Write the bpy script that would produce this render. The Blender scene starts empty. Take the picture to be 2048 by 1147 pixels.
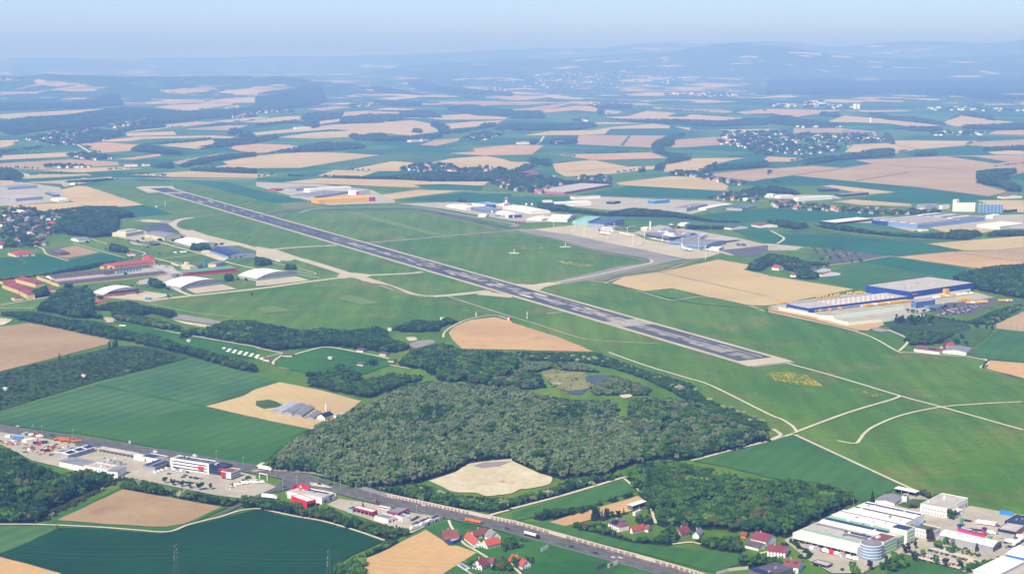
import bpy, bmesh, math, random
import numpy as np
from mathutils import Vector, Matrix
random.seed(7); RNG = np.random.default_rng(7)
R = math.radians
S = bpy.context.scene
COL = S.collection
# ---------------------------------------------------------------- camera
CAM_H, F, Y0 = 400.0, 3100.0, 108.0            # height, focal length in photo pixels, row of the level horizon
CX, CY = 1024.0, 573.5
TH = math.atan((CY - Y0) / F)
cd = bpy.data.cameras.new("camera"); cam = bpy.data.objects.new("camera", cd); COL.objects.link(cam)
cd.sensor_width = 36.0; cd.lens = F / 2048 * 36.0
cd.clip_start = 5.0; cd.clip_end = 300000.0
cam.location = (0, 0, CAM_H); cam.rotation_euler = (math.pi / 2 - TH, 0, 0)
S.camera = cam
# ---------------------------------------------------------------- world, sun, exposure
SKY_TINT = (0.93, 0.955, 1.24)
SUN_AZ, SUN_EL = R(180 + 30), R(47)
w = bpy.data.worlds.new("World"); S.world = w; w.use_nodes = True
wn = w.node_tree; bg = wn.nodes["Background"]
sky = wn.nodes.new("ShaderNodeTexSky"); sky.sky_type = 'NISHITA'; sky.sun_disc = False
sky.sun_elevation = SUN_EL; sky.sun_rotation = SUN_AZ
sky.altitude = 3000; sky.air_density = 1.0; sky.dust_density = 0.0; sky.ozone_density = 4
st = wn.nodes.new("ShaderNodeVectorMath"); st.operation = 'MULTIPLY'; st.inputs[1].default_value = SKY_TINT   # white balance of the sky
wn.links.new(sky.outputs[0], st.inputs[0]); wn.links.new(st.outputs[0], bg.inputs[0]); bg.inputs[1].default_value = 0.10
sl = bpy.data.lights.new("sun", 'SUN'); sl.energy = 5.0; sl.angle = R(0.53); sl.color = (1.0, 0.97, 0.92)
so = bpy.data.objects.new("sun", sl); COL.objects.link(so)
sv = Vector((math.sin(SUN_AZ) * math.cos(SUN_EL), math.cos(SUN_AZ) * math.cos(SUN_EL), math.sin(SUN_EL)))
so.rotation_euler = sv.to_track_quat('Z', 'Y').to_euler(); so.location = sv * 2000
S.view_settings.view_transform = 'Standard'; S.view_settings.look = 'None'
S.view_settings.gamma = 1.0; S.view_settings.exposure = 0.42
S.render.engine = 'CYCLES'
cy = S.cycles
cy.max_bounces = 4; cy.diffuse_bounces = 2; cy.glossy_bounces = 2; cy.transmission_bounces = 2
cy.transparent_max_bounces = 6; cy.volume_bounces = 1; cy.use_denoising = True
cy.sample_clamp_indirect = 3.0
S.render.use_persistent_data = False
WB = 0.76
K = 0.68                                         # display colour of a sunlit flat surface -> its base colour
def lin(c):
    c = c / 255.0
    return c / 12.92 if c <= 0.04045 else ((c + 0.055) / 1.055) ** 2.4
def C3(rgb, k=None, wb=None):
    k = K if k is None else k
    return (min(.86, lin(rgb[0]) * k * 1.10), min(.86, lin(rgb[1]) * k), min(.86, lin(rgb[2]) * k * (wb or WB)), 1.0)
# ---------------------------------------------------------------- photo row/column -> point on the ground plane
ROW = {'A': 60, 'B': 340, 'C': 560, 'D': 840}
ZF = 1913 / 512.0
def uz(tile, x, y):
    """zoom-tile coordinates to photo pixels"""
    if tile == 'P': return x, y
    if tile in CROP:
        ox, oy, s = CROP[tile]; return ox + x / s, oy + y / s
    return int(tile[1]) * 512 + x / ZF, ROW[tile[0]] + y / ZF
CROP = {'a': (300, 860, 7.354), 'b': (860, 1020, 7.877), 'c': (1580, 950, 5.8214), 'd': (1780, 950, 5.8209),
        'e': (0, 840, 8.533), 'f': (560, 950, 6.0235), 'g': (1120, 980, 7.314), 'h': (240, 1050, 4.452),
        'i': (1200, 440, 6.8267), 'j': (880, 370, 7.877), 'k': (1130, 420, 7.585), 'l': (1560, 540, 6.4),
        'm': (200, 420, 7.314), 'n': (0, 500, 6.206), 'o': (1240, 650, 5.689), 'q': (1760, 380, 7.111)}
def G(px, py, z=0.0):
    v = py - CY; u = px - CX
    fwd = F * math.cos(TH) - v * math.sin(TH)
    dn = F * math.sin(TH) + v * math.cos(TH)
    t = (CAM_H - z) / dn
    return Vector((u * t, fwd * t, z))
def pts(s):
    """'D0 10,20 30,40 C1 5,6' -> list of ground points"""
    out = []; tile = 'P'
    for tok in s.split():
        if ',' in tok:
            x, y = tok.split(','); p = uz(tile, float(x), float(y)); out.append(G(*p))
        else: tile = tok
    return out
def gp(tile, x, y): return G(*uz(tile, x, y))
# ---------------------------------------------------------------- object helpers
def tag(o, label=None, cat=None, group=None, kind=None):
    if label: o['label'] = label
    if cat: o['category'] = cat
    if group: o['group'] = group
    if kind: o['kind'] = kind
    return o
def empty(name, loc=(0, 0, 0), rz=0.0, label=None, cat=None, group=None):
    o = bpy.data.objects.new(name, None); COL.objects.link(o)
    o.location = loc; o.rotation_euler = (0, 0, rz); o.empty_display_size = 2
    return tag(o, label, cat, group)
def mesh_obj(name, me, parent=None, loc=(0, 0, 0), rz=0.0):
    o = bpy.data.objects.new(name, me); COL.objects.link(o); o.location = loc; o.rotation_euler = (0, 0, rz)
    if parent is not None: o.parent = parent
    return o
class MB:
    """collects faces in local coordinates, then links them as one mesh object"""
    def __init__(s): s.v = []; s.f = []; s.m = []
    def face(s, vs, mi=0):
        n = len(s.v); s.v += [tuple(v) for v in vs]; s.f.append(tuple(range(n, n + len(vs)))); s.m.append(mi); return s
    def box(s, x0, x1, y0, y1, z0, z1, mi=0, top=None, bottom=False):
        p = [(x0, y0, z0), (x1, y0, z0), (x1, y1, z0), (x0, y1, z0), (x0, y0, z1), (x1, y0, z1), (x1, y1, z1), (x0, y1, z1)]
        q = [(0, 1, 5, 4), (1, 2, 6, 5), (2, 3, 7, 6), (3, 0, 4, 7)]
        for a in q: s.face([p[i] for i in a], mi)
        s.face([p[4], p[5], p[6], p[7]], mi if top is None else top)
        if bottom: s.face([p[3], p[2], p[1], p[0]], mi)
        return s
    def cyl(s, x, y, z0, z1, r0, r1=None, n=8, mi=0, cap=True):
        r1 = r0 if r1 is None else r1
        a = [(x + r0 * math.cos(2 * math.pi * i / n), y + r0 * math.sin(2 * math.pi * i / n), z0) for i in range(n)]
        b = [(x + r1 * math.cos(2 * math.pi * i / n), y + r1 * math.sin(2 * math.pi * i / n), z1) for i in range(n)]
        for i in range(n):
            j = (i + 1) % n; s.face([a[i], a[j], b[j], b[i]], mi)
        if cap: s.face(b, mi)
        return s
    def rod(s, p, q, r, n=5, mi=0, r1=None):
        p = Vector(p); q = Vector(q); d = (q - p)
        if d.length < 1e-6: return s
        m = d.to_track_quat('Z', 'Y').to_matrix(); r1 = r if r1 is None else r1
        a = [p + m @ Vector((r * math.cos(2 * math.pi * i / n), r * math.sin(2 * math.pi * i / n), 0)) for i in range(n)]
        b = [q + m @ Vector((r1 * math.cos(2 * math.pi * i / n), r1 * math.sin(2 * math.pi * i / n), 0)) for i in range(n)]
        for i in range(n):
            j = (i + 1) % n; s.face([a[i], a[j], b[j], b[i]], mi)
        s.face(b, mi); s.face(a[::-1], mi); return s
    def mesh(s, name, mats):
        me = bpy.data.meshes.new(name); me.from_pydata(s.v, [], s.f)
        for m in (mats if isinstance(mats, (list, tuple)) else [mats]): me.materials.append(m)
        if any(s.m): me.polygons.foreach_set("material_index", s.m)
        me.update(); return me
    def build(s, name, mats, parent=None, loc=(0, 0, 0), rz=0.0):
        return mesh_obj(name, s.mesh(name, mats), parent, loc, rz)
def copy_tree(o, parent=None):
    c = o.copy(); COL.objects.link(c)
    if parent is not None: c.parent = parent
    for ch in o.children: copy_tree(ch, c)
    return c
# ---------------------------------------------------------------- materials
MATS = {}
def newmat(name):
    m = bpy.data.materials.new(name); m.use_nodes = True; n = m.node_tree
    return m, n, n.nodes["Principled BSDF"]
def plain(name, rgb, rough=0.7, metal=0.0, k=None, var=0.10, scale=0.35, spec=0.3):
    """painted or built surface with a little uneven wear"""
    if name in MATS: return MATS[name]
    m, n, b = newmat(name); c = C3(rgb, (k or K) * 1.12, .93)
    tc = n.nodes.new("ShaderNodeTexCoord"); no = n.nodes.new("ShaderNodeTexNoise")
    no.inputs['Scale'].default_value = scale; no.inputs['Detail'].default_value = 4
    n.links.new(tc.outputs['Object'], no.inputs['Vector'])
    mp = n.nodes.new("ShaderNodeMapRange"); mp.inputs[1].default_value = .3; mp.inputs[2].default_value = .7
    mp.inputs[3].default_value = 1 - var; mp.inputs[4].default_value = 1 + var
    n.links.new(no.outputs['Fac'], mp.inputs[0])
    mx = n.nodes.new("ShaderNodeVectorMath"); mx.operation = 'SCALE'; mx.inputs[0].default_value = c[:3]
    n.links.new(mp.outputs[0], mx.inputs['Scale']); n.links.new(mx.outputs[0], b.inputs['Base Color'])
    b.inputs['Roughness'].default_value = rough; b.inputs['Metallic'].default_value = metal
    b.inputs['Specular IOR Level'].default_value = spec
    MATS[name] = m; return m
def land(name, c1, c2, s1=0.004, s2=0.05, c3=None, t3=0.6, s3=0.02, row=None, rowamp=0.06, rough=0.95, fine=0.05, sheen=0.0, sq=(1, 1)):
    """ground cover: two tones mixed by broad patches, a finer grain, optional third tone in spots, optional drill rows
       row = (direction in degrees, spacing in metres)"""
    if name in MATS: return MATS[name]
    m, n, b = newmat(name)
    N = n.nodes.new; L = n.links.new
    geo = N("ShaderNodeNewGeometry")
    mpv = N("ShaderNodeMapping"); mpv.inputs['Scale'].default_value = (sq[0], sq[1], 1)
    L(geo.outputs['Position'], mpv.inputs[0])
    def noise(sc, det=5, rough_=0.6):
        q = N("ShaderNodeTexNoise"); q.inputs['Scale'].default_value = sc; q.inputs['Detail'].default_value = det
        q.inputs['Roughness'].default_value = rough_; L(mpv.outputs[0], q.inputs['Vector']); return q.outputs['Fac']
    def ramp(f, a, bb, lo=0.0, hi=1.0):
        q = N("ShaderNodeMapRange"); q.inputs[1].default_value = a; q.inputs[2].default_value = bb
        q.inputs[3].default_value = lo; q.inputs[4].default_value = hi; q.interpolation_type = 'SMOOTHSTEP'; L(f, q.inputs[0]); return q.outputs[0]
    def mix(f, a, bb):
        q = N("ShaderNodeMix"); q.data_type = 'RGBA'; L(f, q.inputs[0])
        for k_, v in ((6, a), (7, bb)):
            if isinstance(v, tuple): q.inputs[k_].default_value = v
            else: L(v, q.inputs[k_])
        return q.outputs[2]
    col = mix(ramp(noise(s1), .36, .64), C3(c1), C3(c2))
    if c3: col = mix(ramp(noise(s3, 7, .65), t3, t3 + .08), col, C3(c3))
    fac = ramp(noise(s2, 6, .7), .3, .7, 1 - fine * 2, 1 + fine * 2)
    if row:
        wv = N("ShaderNodeTexWave"); wv.wave_type = 'BANDS'; wv.bands_direction = 'X'
        wv.inputs['Scale'].default_value = 1.0; wv.inputs['Distortion'].default_value = 0.6; wv.inputs['Detail'].default_value = 2
        wv.inputs['Detail Scale'].default_value = 0.05
        mv = N("ShaderNodeMapping"); mv.inputs['Rotation'].default_value = (0, 0, R(row[0])); s_ = 0.314 / row[1]
        mv.inputs['Scale'].default_value = (s_, s_, s_); mv.vector_type = 'POINT'
        L(geo.outputs['Position'], mv.inputs[0]); L(mv.outputs[0], wv.inputs['Vector'])
        rr = ramp(wv.outputs['Fac'], 0, 1, 1 - rowamp, 1 + rowamp)
        mu = N("ShaderNodeMath"); mu.operation = 'MULTIPLY'; L(fac, mu.inputs[0]); L(rr, mu.inputs[1]); fac = mu.outputs[0]
    sc = N("ShaderNodeVectorMath"); sc.operation = 'SCALE'; L(col, sc.inputs[0]); L(fac, sc.inputs['Scale'])
    L(sc.outputs[0], b.inputs['Base Color']); b.inputs['Roughness'].default_value = rough
    b.inputs['Specular IOR Level'].default_value = 0.15
    MATS[name] = m; return m
# ================================================================ the setting: one sheet of ground out to the horizon, hills at its far end
def interp(tab, u):
    xs = [a for a, _ in tab]; ys = [b for _, b in tab]; return np.interp(u, xs, ys)
def fbm(x, y, seed=0, octv=4):
    out = np.zeros_like(x); a = 1.0; f = 1.0; r = np.random.default_rng(seed)
    for o in range(octv):
        for k in range(5):
            ang, ph = r.uniform(0, 2 * math.pi), r.uniform(0, 2 * math.pi)
            out += a / 3.0 * np.sin((x * math.cos(ang) + y * math.sin(ang)) * f * r.uniform(.7, 1.4) + ph)
        a *= .5; f *= 2.1
    return out
CREST = [
 (16500, 1500, 2600, [(-900,158),(-200,158),(60,154),(95,150),(150,152),(300,158),(500,158),(560,153),(600,157),(640,166),(760,178),(860,183),(3500,183)]),
 (27000, 4200, 5000, [(-900,154),(700,150),(800,138),(870,131),(960,127),(1024,122),(1100,120),(1200,113),(1330,107),(1400,101),(1470,97),(1540,100),(1600,104),(1700,112),(1800,118),(1900,119),(2048,117),(3000,112)]),
 (38000, 5200, 9000, [(-900,121),(300,120),(650,117),(760,112),(850,108),(900,110),(1024,101),(1180,96),(1330,91),(1400,94),(1540,84),(1600,90),(1680,100),(1740,98),(1800,94),(1870,88),(1960,84),(2048,77),(2200,72),(2600,80),(3000,90)])]
def height(x, d):
    x = np.asarray(x, float); d = np.asarray(d, float); ds = np.maximum(d, 1.0)
    u = x / ds * F + 1024
    h = np.zeros_like(ds)
    for dc, w0, w1, tab in CREST:
        hc = np.maximum(0, (Y0 + F * CAM_H / dc - interp(tab, u)) * dc / F)
        prof = np.where(ds < dc, np.exp(-((ds - dc) / w0) ** 2), np.exp(-((ds - dc) / w1) ** 2))
        h = np.maximum(h, hc * prof)
    g = np.clip((ds - 12500) / 9000, 0, 1)
    h = h * (1 + .10 * fbm(x / 900, ds / 900, 3)) + g * 26 * (1 + fbm(x / 1500, ds / 1500, 5))
    return np.maximum(h, 0)
def ground_sheet():
    dr = [-600, 0, 400, 700] + list(np.geomspace(900, 12500, 24)) + list(np.linspace(12900, 46000, 150)) + list(np.geomspace(47000, 110000, 14))
    NC = 221; V = []; Fc = []
    for d in dr:
        hw = 0.95 * max(d, 0) + 2500
        xs = np.linspace(-hw, hw, NC); hs = height(xs, np.full(NC, d)) if d > 12500 else np.zeros(NC)
        V += [(x, d, h) for x, h in zip(xs, hs)]
    for r in range(len(dr) - 1):
        for c in range(NC - 1):
            a = r * NC + c; Fc.append((a, a + 1, a + NC + 1, a + NC))
    me = bpy.data.meshes.new("ground"); me.from_pydata(V, [], Fc); me.update()
    me.polygons.foreach_set("use_smooth", [True] * len(Fc))
    o = mesh_obj("ground", me); tag(o, kind='structure'); return o
ground = ground_sheet()
def ground_mat():
    m, n, b = newmat("grassland_and_far_fields"); N = n.nodes.new; L = n.links.new
    geo = N("ShaderNodeNewGeometry"); P = geo.outputs['Position']
    def noise(sc, det=5, ro=.6, vec=None):
        q = N("ShaderNodeTexNoise"); q.inputs['Scale'].default_value = sc; q.inputs['Detail'].default_value = det; q.inputs['Roughness'].default_value = ro
        L(vec or P, q.inputs['Vector']); return q.outputs['Fac']
    def ramp(f, a, c, lo=0., hi=1.):
        q = N("ShaderNodeMapRange"); q.interpolation_type = 'SMOOTHSTEP'
        for i, v in enumerate((a, c, lo, hi)): q.inputs[i + 1].default_value = v
        L(f, q.inputs[0]); return q.outputs[0]
    def mix(f, a, c):
        q = N("ShaderNodeMix"); q.data_type = 'RGBA'; L(f, q.inputs[0])
        for k_, v in ((6, a), (7, c)):
            if isinstance(v, tuple): q.inputs[k_].default_value = v
            else: L(v, q.inputs[k_])
        return q.outputs[2]
    # near: airfield meadow
    a = mix(ramp(noise(.0035), .38, .62), C3((80, 128, 26)), C3((102, 140, 36)))
    a = mix(ramp(noise(.009, 6, .7), .50, .70), a, C3((124, 132, 60)))
    a = mix(ramp(noise(.02, 8, .75), .62, .72), a, C3((136, 146, 44)))
    a = mix(ramp(noise(.05, 8, .75), .30, .40, .6, 0), a, C3((66, 116, 30)))
    sm = N("ShaderNodeMapping"); sm.inputs['Rotation'].default_value = (0, 0, R(-28)); sm.inputs['Scale'].default_value = (.05, .004, 1); L(P, sm.inputs[0])
    sa = ramp(noise(1.0, 5, .6, sm.outputs[0]), .3, .7, .84, 1.16); sb = ramp(noise(.09, 6, .75), .3, .7, .86, 1.14)
    mu = N("ShaderNodeMath"); mu.operation = 'MULTIPLY'; L(sa, mu.inputs[0]); L(sb, mu.inputs[1])
    vs_ = N("ShaderNodeVectorMath"); vs_.operation = 'SCALE'; L(a, vs_.inputs[0]); L(mu.outputs[0], vs_.inputs['Scale']); a = vs_.outputs[0]
    # far: patchwork of plots with woods between them
    mp = N("ShaderNodeMapping"); mp.inputs['Rotation'].default_value = (0, 0, .5); mp.inputs['Scale'].default_value = (1, .62, 0); L(P, mp.inputs[0])
    vo = N("ShaderNodeTexVoronoi"); vo.inputs['Scale'].default_value = .0031; vo.inputs['Randomness'].default_value = .85
    vo.distance = 'CHEBYCHEV'; L(mp.outputs[0], vo.inputs['Vector'])
    sp = N("ShaderNodeSeparateColor"); L(vo.outputs['Color'], sp.inputs[0])
    cr = N("ShaderNodeValToRGB"); cr.color_ramp.interpolation = 'CONSTANT'; L(sp.outputs[0], cr.inputs[0])
    stops = [(0, (34, 100, 66)), (.24, (76, 130, 72)), (.40, (222, 200, 156)), (.56, (204, 180, 140)), (.68, (50, 110, 66)), (.80, (214, 184, 140)), (.93, (90, 130, 84))]
    e = cr.color_ramp.elements
    while len(e) < len(stops): e.new(.5)
    for i, (p, c) in enumerate(stops): e[i].position = p; e[i].color = C3(c)
    fld = cr.outputs[0]
    sxy = N("ShaderNodeSeparateXYZ"); L(P, sxy.inputs[0])
    wood = ramp(noise(.0008, 5, .62), .50, .53)
    hi = ramp(sxy.outputs['Z'], 45, 110, 0, 1)
    wood2 = ramp(noise(.0012, 5, .65), .44, .48)
    mm = N("ShaderNodeMath"); mm.operation = 'MULTIPLY'; L(hi, mm.inputs[0]); L(wood2, mm.inputs[1])
    mx = N("ShaderNodeMath"); mx.operation = 'MAXIMUM'; L(mm.outputs[0], mx.inputs[0]); L(wood, mx.inputs[1])
    fw = mix(mx.outputs[0], fld, mix(ramp(noise(.02, 4), .35, .65), C3((52, 92, 60)), C3((78, 116, 70))))  # wood tones lightened, part of the hill haze put into their colour
    # far towns: pale speckle
    tn = ramp(noise(.0005, 3), .60, .68); vs = N("ShaderNodeTexVoronoi"); vs.inputs['Scale'].default_value = .02; L(P, vs.inputs['Vector'])
    st = ramp(vs.outputs['Distance'], .18, .34, 1, 0)
    m2 = N("ShaderNodeMath"); m2.operation = 'MULTIPLY'; L(tn, m2.inputs[0]); L(st, m2.inputs[1])
    fw = mix(m2.outputs[0], fw, C3((235, 225, 215)))
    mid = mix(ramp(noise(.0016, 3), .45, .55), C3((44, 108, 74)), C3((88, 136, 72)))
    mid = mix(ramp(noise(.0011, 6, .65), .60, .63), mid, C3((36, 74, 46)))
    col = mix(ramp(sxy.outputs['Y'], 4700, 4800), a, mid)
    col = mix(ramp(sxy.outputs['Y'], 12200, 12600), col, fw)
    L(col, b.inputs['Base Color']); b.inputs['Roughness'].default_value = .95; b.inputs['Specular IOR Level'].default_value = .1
    return m
ground.data.materials.append(ground_mat())
# ---------------------------------------------------------------- ground cover sheets (each lies a little above the one below)
teal = land("young_dark_crop", (10, 70, 42), (24, 84, 48), .005, .03, c3=(44, 92, 46), t3=.66, s3=.008, row=(28, 18), rowamp=.06, fine=.03)
tealf = land("young_crop_hazed", (34, 104, 74), (46, 116, 80), .004, .03, row=(28, 24), rowamp=.04, fine=.03)  # lighter copy of the dark crop for far fields, haze put into its colour
crop = land("green_corn_crop", (66, 116, 68), (86, 130, 80), .005, .04, row=(28, 19), rowamp=.10, fine=.03)
crop2 = land("bright_green_crop", (60, 114, 46), (76, 126, 56), .006, .05, row=(28, 18), rowamp=.06, fine=.03)
lush = land("lush_meadow", (68, 126, 42), (48, 106, 38), .012, .08, c3=(104, 144, 60), t3=.66, s3=.05, fine=.06)
verge = land("rough_verge_grass", (86, 122, 58), (66, 104, 48), .02, .1, c3=(126, 124, 88), t3=.6, s3=.06, fine=.08)
brown = land("brown_tilled_soil", (178, 152, 122), (190, 166, 134), .008, .08, c3=(170, 136, 116), t3=.62, s3=.01, row=(-60, 7), rowamp=.025, fine=.035)
tan = land("sandy_tilled_soil", (222, 186, 140), (206, 172, 134), .007, .08, c3=(190, 156, 132), t3=.62, s3=.01, row=(30, 7), rowamp=.02, fine=.03)
pale = land("pale_tilled_soil", (220, 198, 154), (208, 184, 142), .004, .05, c3=(226, 202, 168), t3=.6, s3=.006, row=(-28, 14), rowamp=.02, fine=.02)
cocoa = land("mauve_tilled_soil", (200, 176, 146), (188, 162, 136), .005, .06, row=(20, 10), rowamp=.03, fine=.03)
scrub = land("scrubland", (44, 82, 42), (72, 98, 56), .02, .12, c3=(150, 132, 104), t3=.60, s3=.03, fine=.12)
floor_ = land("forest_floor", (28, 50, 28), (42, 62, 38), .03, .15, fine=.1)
gravel = land("pale_gravel", (232, 228, 216), (222, 216, 204), .03, .2, fine=.04)
yard = land("grey_yard_paving", (204, 200, 196), (190, 186, 182), .03, .15, c3=(172, 170, 168), t3=.60, s3=.05, fine=.04)
sand = land("bleached_sand", (232, 226, 210), (216, 206, 184), .02, .12, c3=(164, 158, 128), t3=.60, s3=.035, fine=.06)
asphalt = land("road_asphalt", (100, 102, 116), (112, 112, 124), .02, .2, fine=.04)
oldasph = land("old_grey_asphalt", (166, 164, 166), (150, 149, 156), .01, .1, fine=.05)
rwy = land("runway_asphalt", (84, 90, 112), (104, 108, 124), .012, .12, row=(-28, 8), rowamp=.07, fine=.06)
rwlight = land("worn_runway_concrete", (190, 188, 186), (160, 161, 166), .03, .12, row=(-28, 5), rowamp=.06, fine=.07)
conc = land("taxiway_concrete", (218, 210, 194), (204, 196, 182), .01, .1, fine=.03)
dryg = land("dry_grass_verge", (140, 144, 104), (116, 132, 88), .02, .1, c3=(176, 164, 132), t3=.6, s3=.03, fine=.06)
mown = land("mown_pale_grass", (112, 144, 66), (126, 150, 80), .02, .1)
marsh_ = land("olive_marsh", (160, 158, 112), (130, 138, 84), .03, .12, c3=(196, 186, 150), t3=.56, s3=.02, fine=.08)
sport = land("red_clay_court", (206, 110, 84), (196, 102, 80), .03, .2)
def water_mat():
    m, n, b = newmat("still_water"); b.inputs['Base Color'].default_value = (.05, .06, .045, 1); b.inputs['Roughness'].default_value = .35
    return m
water = water_mat()
ZN = [0.06]
def zbump(P):
    d = min(p.y for p in P)
    ZN[0] += 0.0018
    return ZN[0] + max(0.0, d - 4600) / 4000.0 * (0.5 + (ZN[0] - .06) * 2.4)
def sheet(name, mat, s, P=None, z=None, kind='structure'):
    P = P or pts(s); z = zbump(P) if z is None else z
    if name in ("field", "bare_ground", "pond") and len(P) > 4 or mat is sand:      # edges wander a little, as ploughs and sods do
        er_ = random.Random(len(P) * 31 + int(P[0].x)); Q = []; amp = 4.0 if mat in (sand, marsh_) else .9; st_ = 14.0
        if mat in (sand, marsh_): P = smooth(P + [P[0]], 3)[:-1]
        for a_, b_ in zip(P, P[1:] + P[:1]):
            n_ = max(1, int((b_ - a_).length / st_)) if min(a_.y, b_.y) < 3600 else 1
            for k_ in range(n_):
                q = a_.lerp(b_, k_ / n_); Q.append(q if k_ == 0 or n_ == 1 else q + Vector((er_.uniform(-amp, amp), er_.uniform(-amp, amp), 0)))
        P = Q
    if len(P) > 2:
        me = bpy.data.meshes.new(name); bm = bmesh.new()
        vs = [bm.verts.new((p.x, p.y, z)) for p in P]
        f = bm.faces.new(vs); bm.normal_update()
        if f.normal.z < 0: f.normal_flip()
        bmesh.ops.triangulate(bm, faces=[f]); bm.to_mesh(me); bm.free(); me.materials.append(mat)
        o = mesh_obj(name, me); tag(o, kind=kind); return o
def smooth(P, n=4):
    if len(P) < 3: return P
    out = []
    for i in range(len(P) - 1):
        a = P[max(0, i - 1)]; b = P[i]; c = P[i + 1]; d = P[min(len(P) - 1, i + 2)]
        for k in range(n):
            t = k / n
            out.append(0.5 * ((2 * b) + (c - a) * t + (2 * a - 5 * b + 4 * c - d) * t * t + (3 * b - a - 3 * c + d) * t ** 3))
    out.append(P[-1]); return out
def offset(P, dist):
    out = []
    for i, p in enumerate(P):
        a = P[max(0, i - 1)]; b = P[min(len(P) - 1, i + 1)]; t = (b - a); t.z = 0; t.normalize()
        out.append(Vector((p.x - t.y * dist, p.y + t.x * dist, 0)))
    return out
def strip(name, mat, s, width, sm=True, P=None, z=None, off=0.0, kind='structure', w1=None):
    P = P or pts(s); P = smooth(P) if sm else P
    if off: P = offset(P, off)
    z = zbump(P) if z is None else z
    n = len(P); A = []; B = []
    for i in range(n):
        wd = width if w1 is None else width + (w1 - width) * i / (n - 1)
        A.append(offset(P, wd / 2)[i]); B.append(offset(P, -wd / 2)[i])
    V = [(p.x, p.y, z) for p in A] + [(p.x, p.y, z) for p in B]
    me = bpy.data.meshes.new(name); me.from_pydata(V, [], [(i, n + i, n + i + 1, i + 1) for i in range(n - 1)]); me.materials.append(mat); me.update()
    o = mesh_obj(name, me); tag(o, kind=kind); return o
def F_(mat, s): return sheet("field", mat, s)
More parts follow.
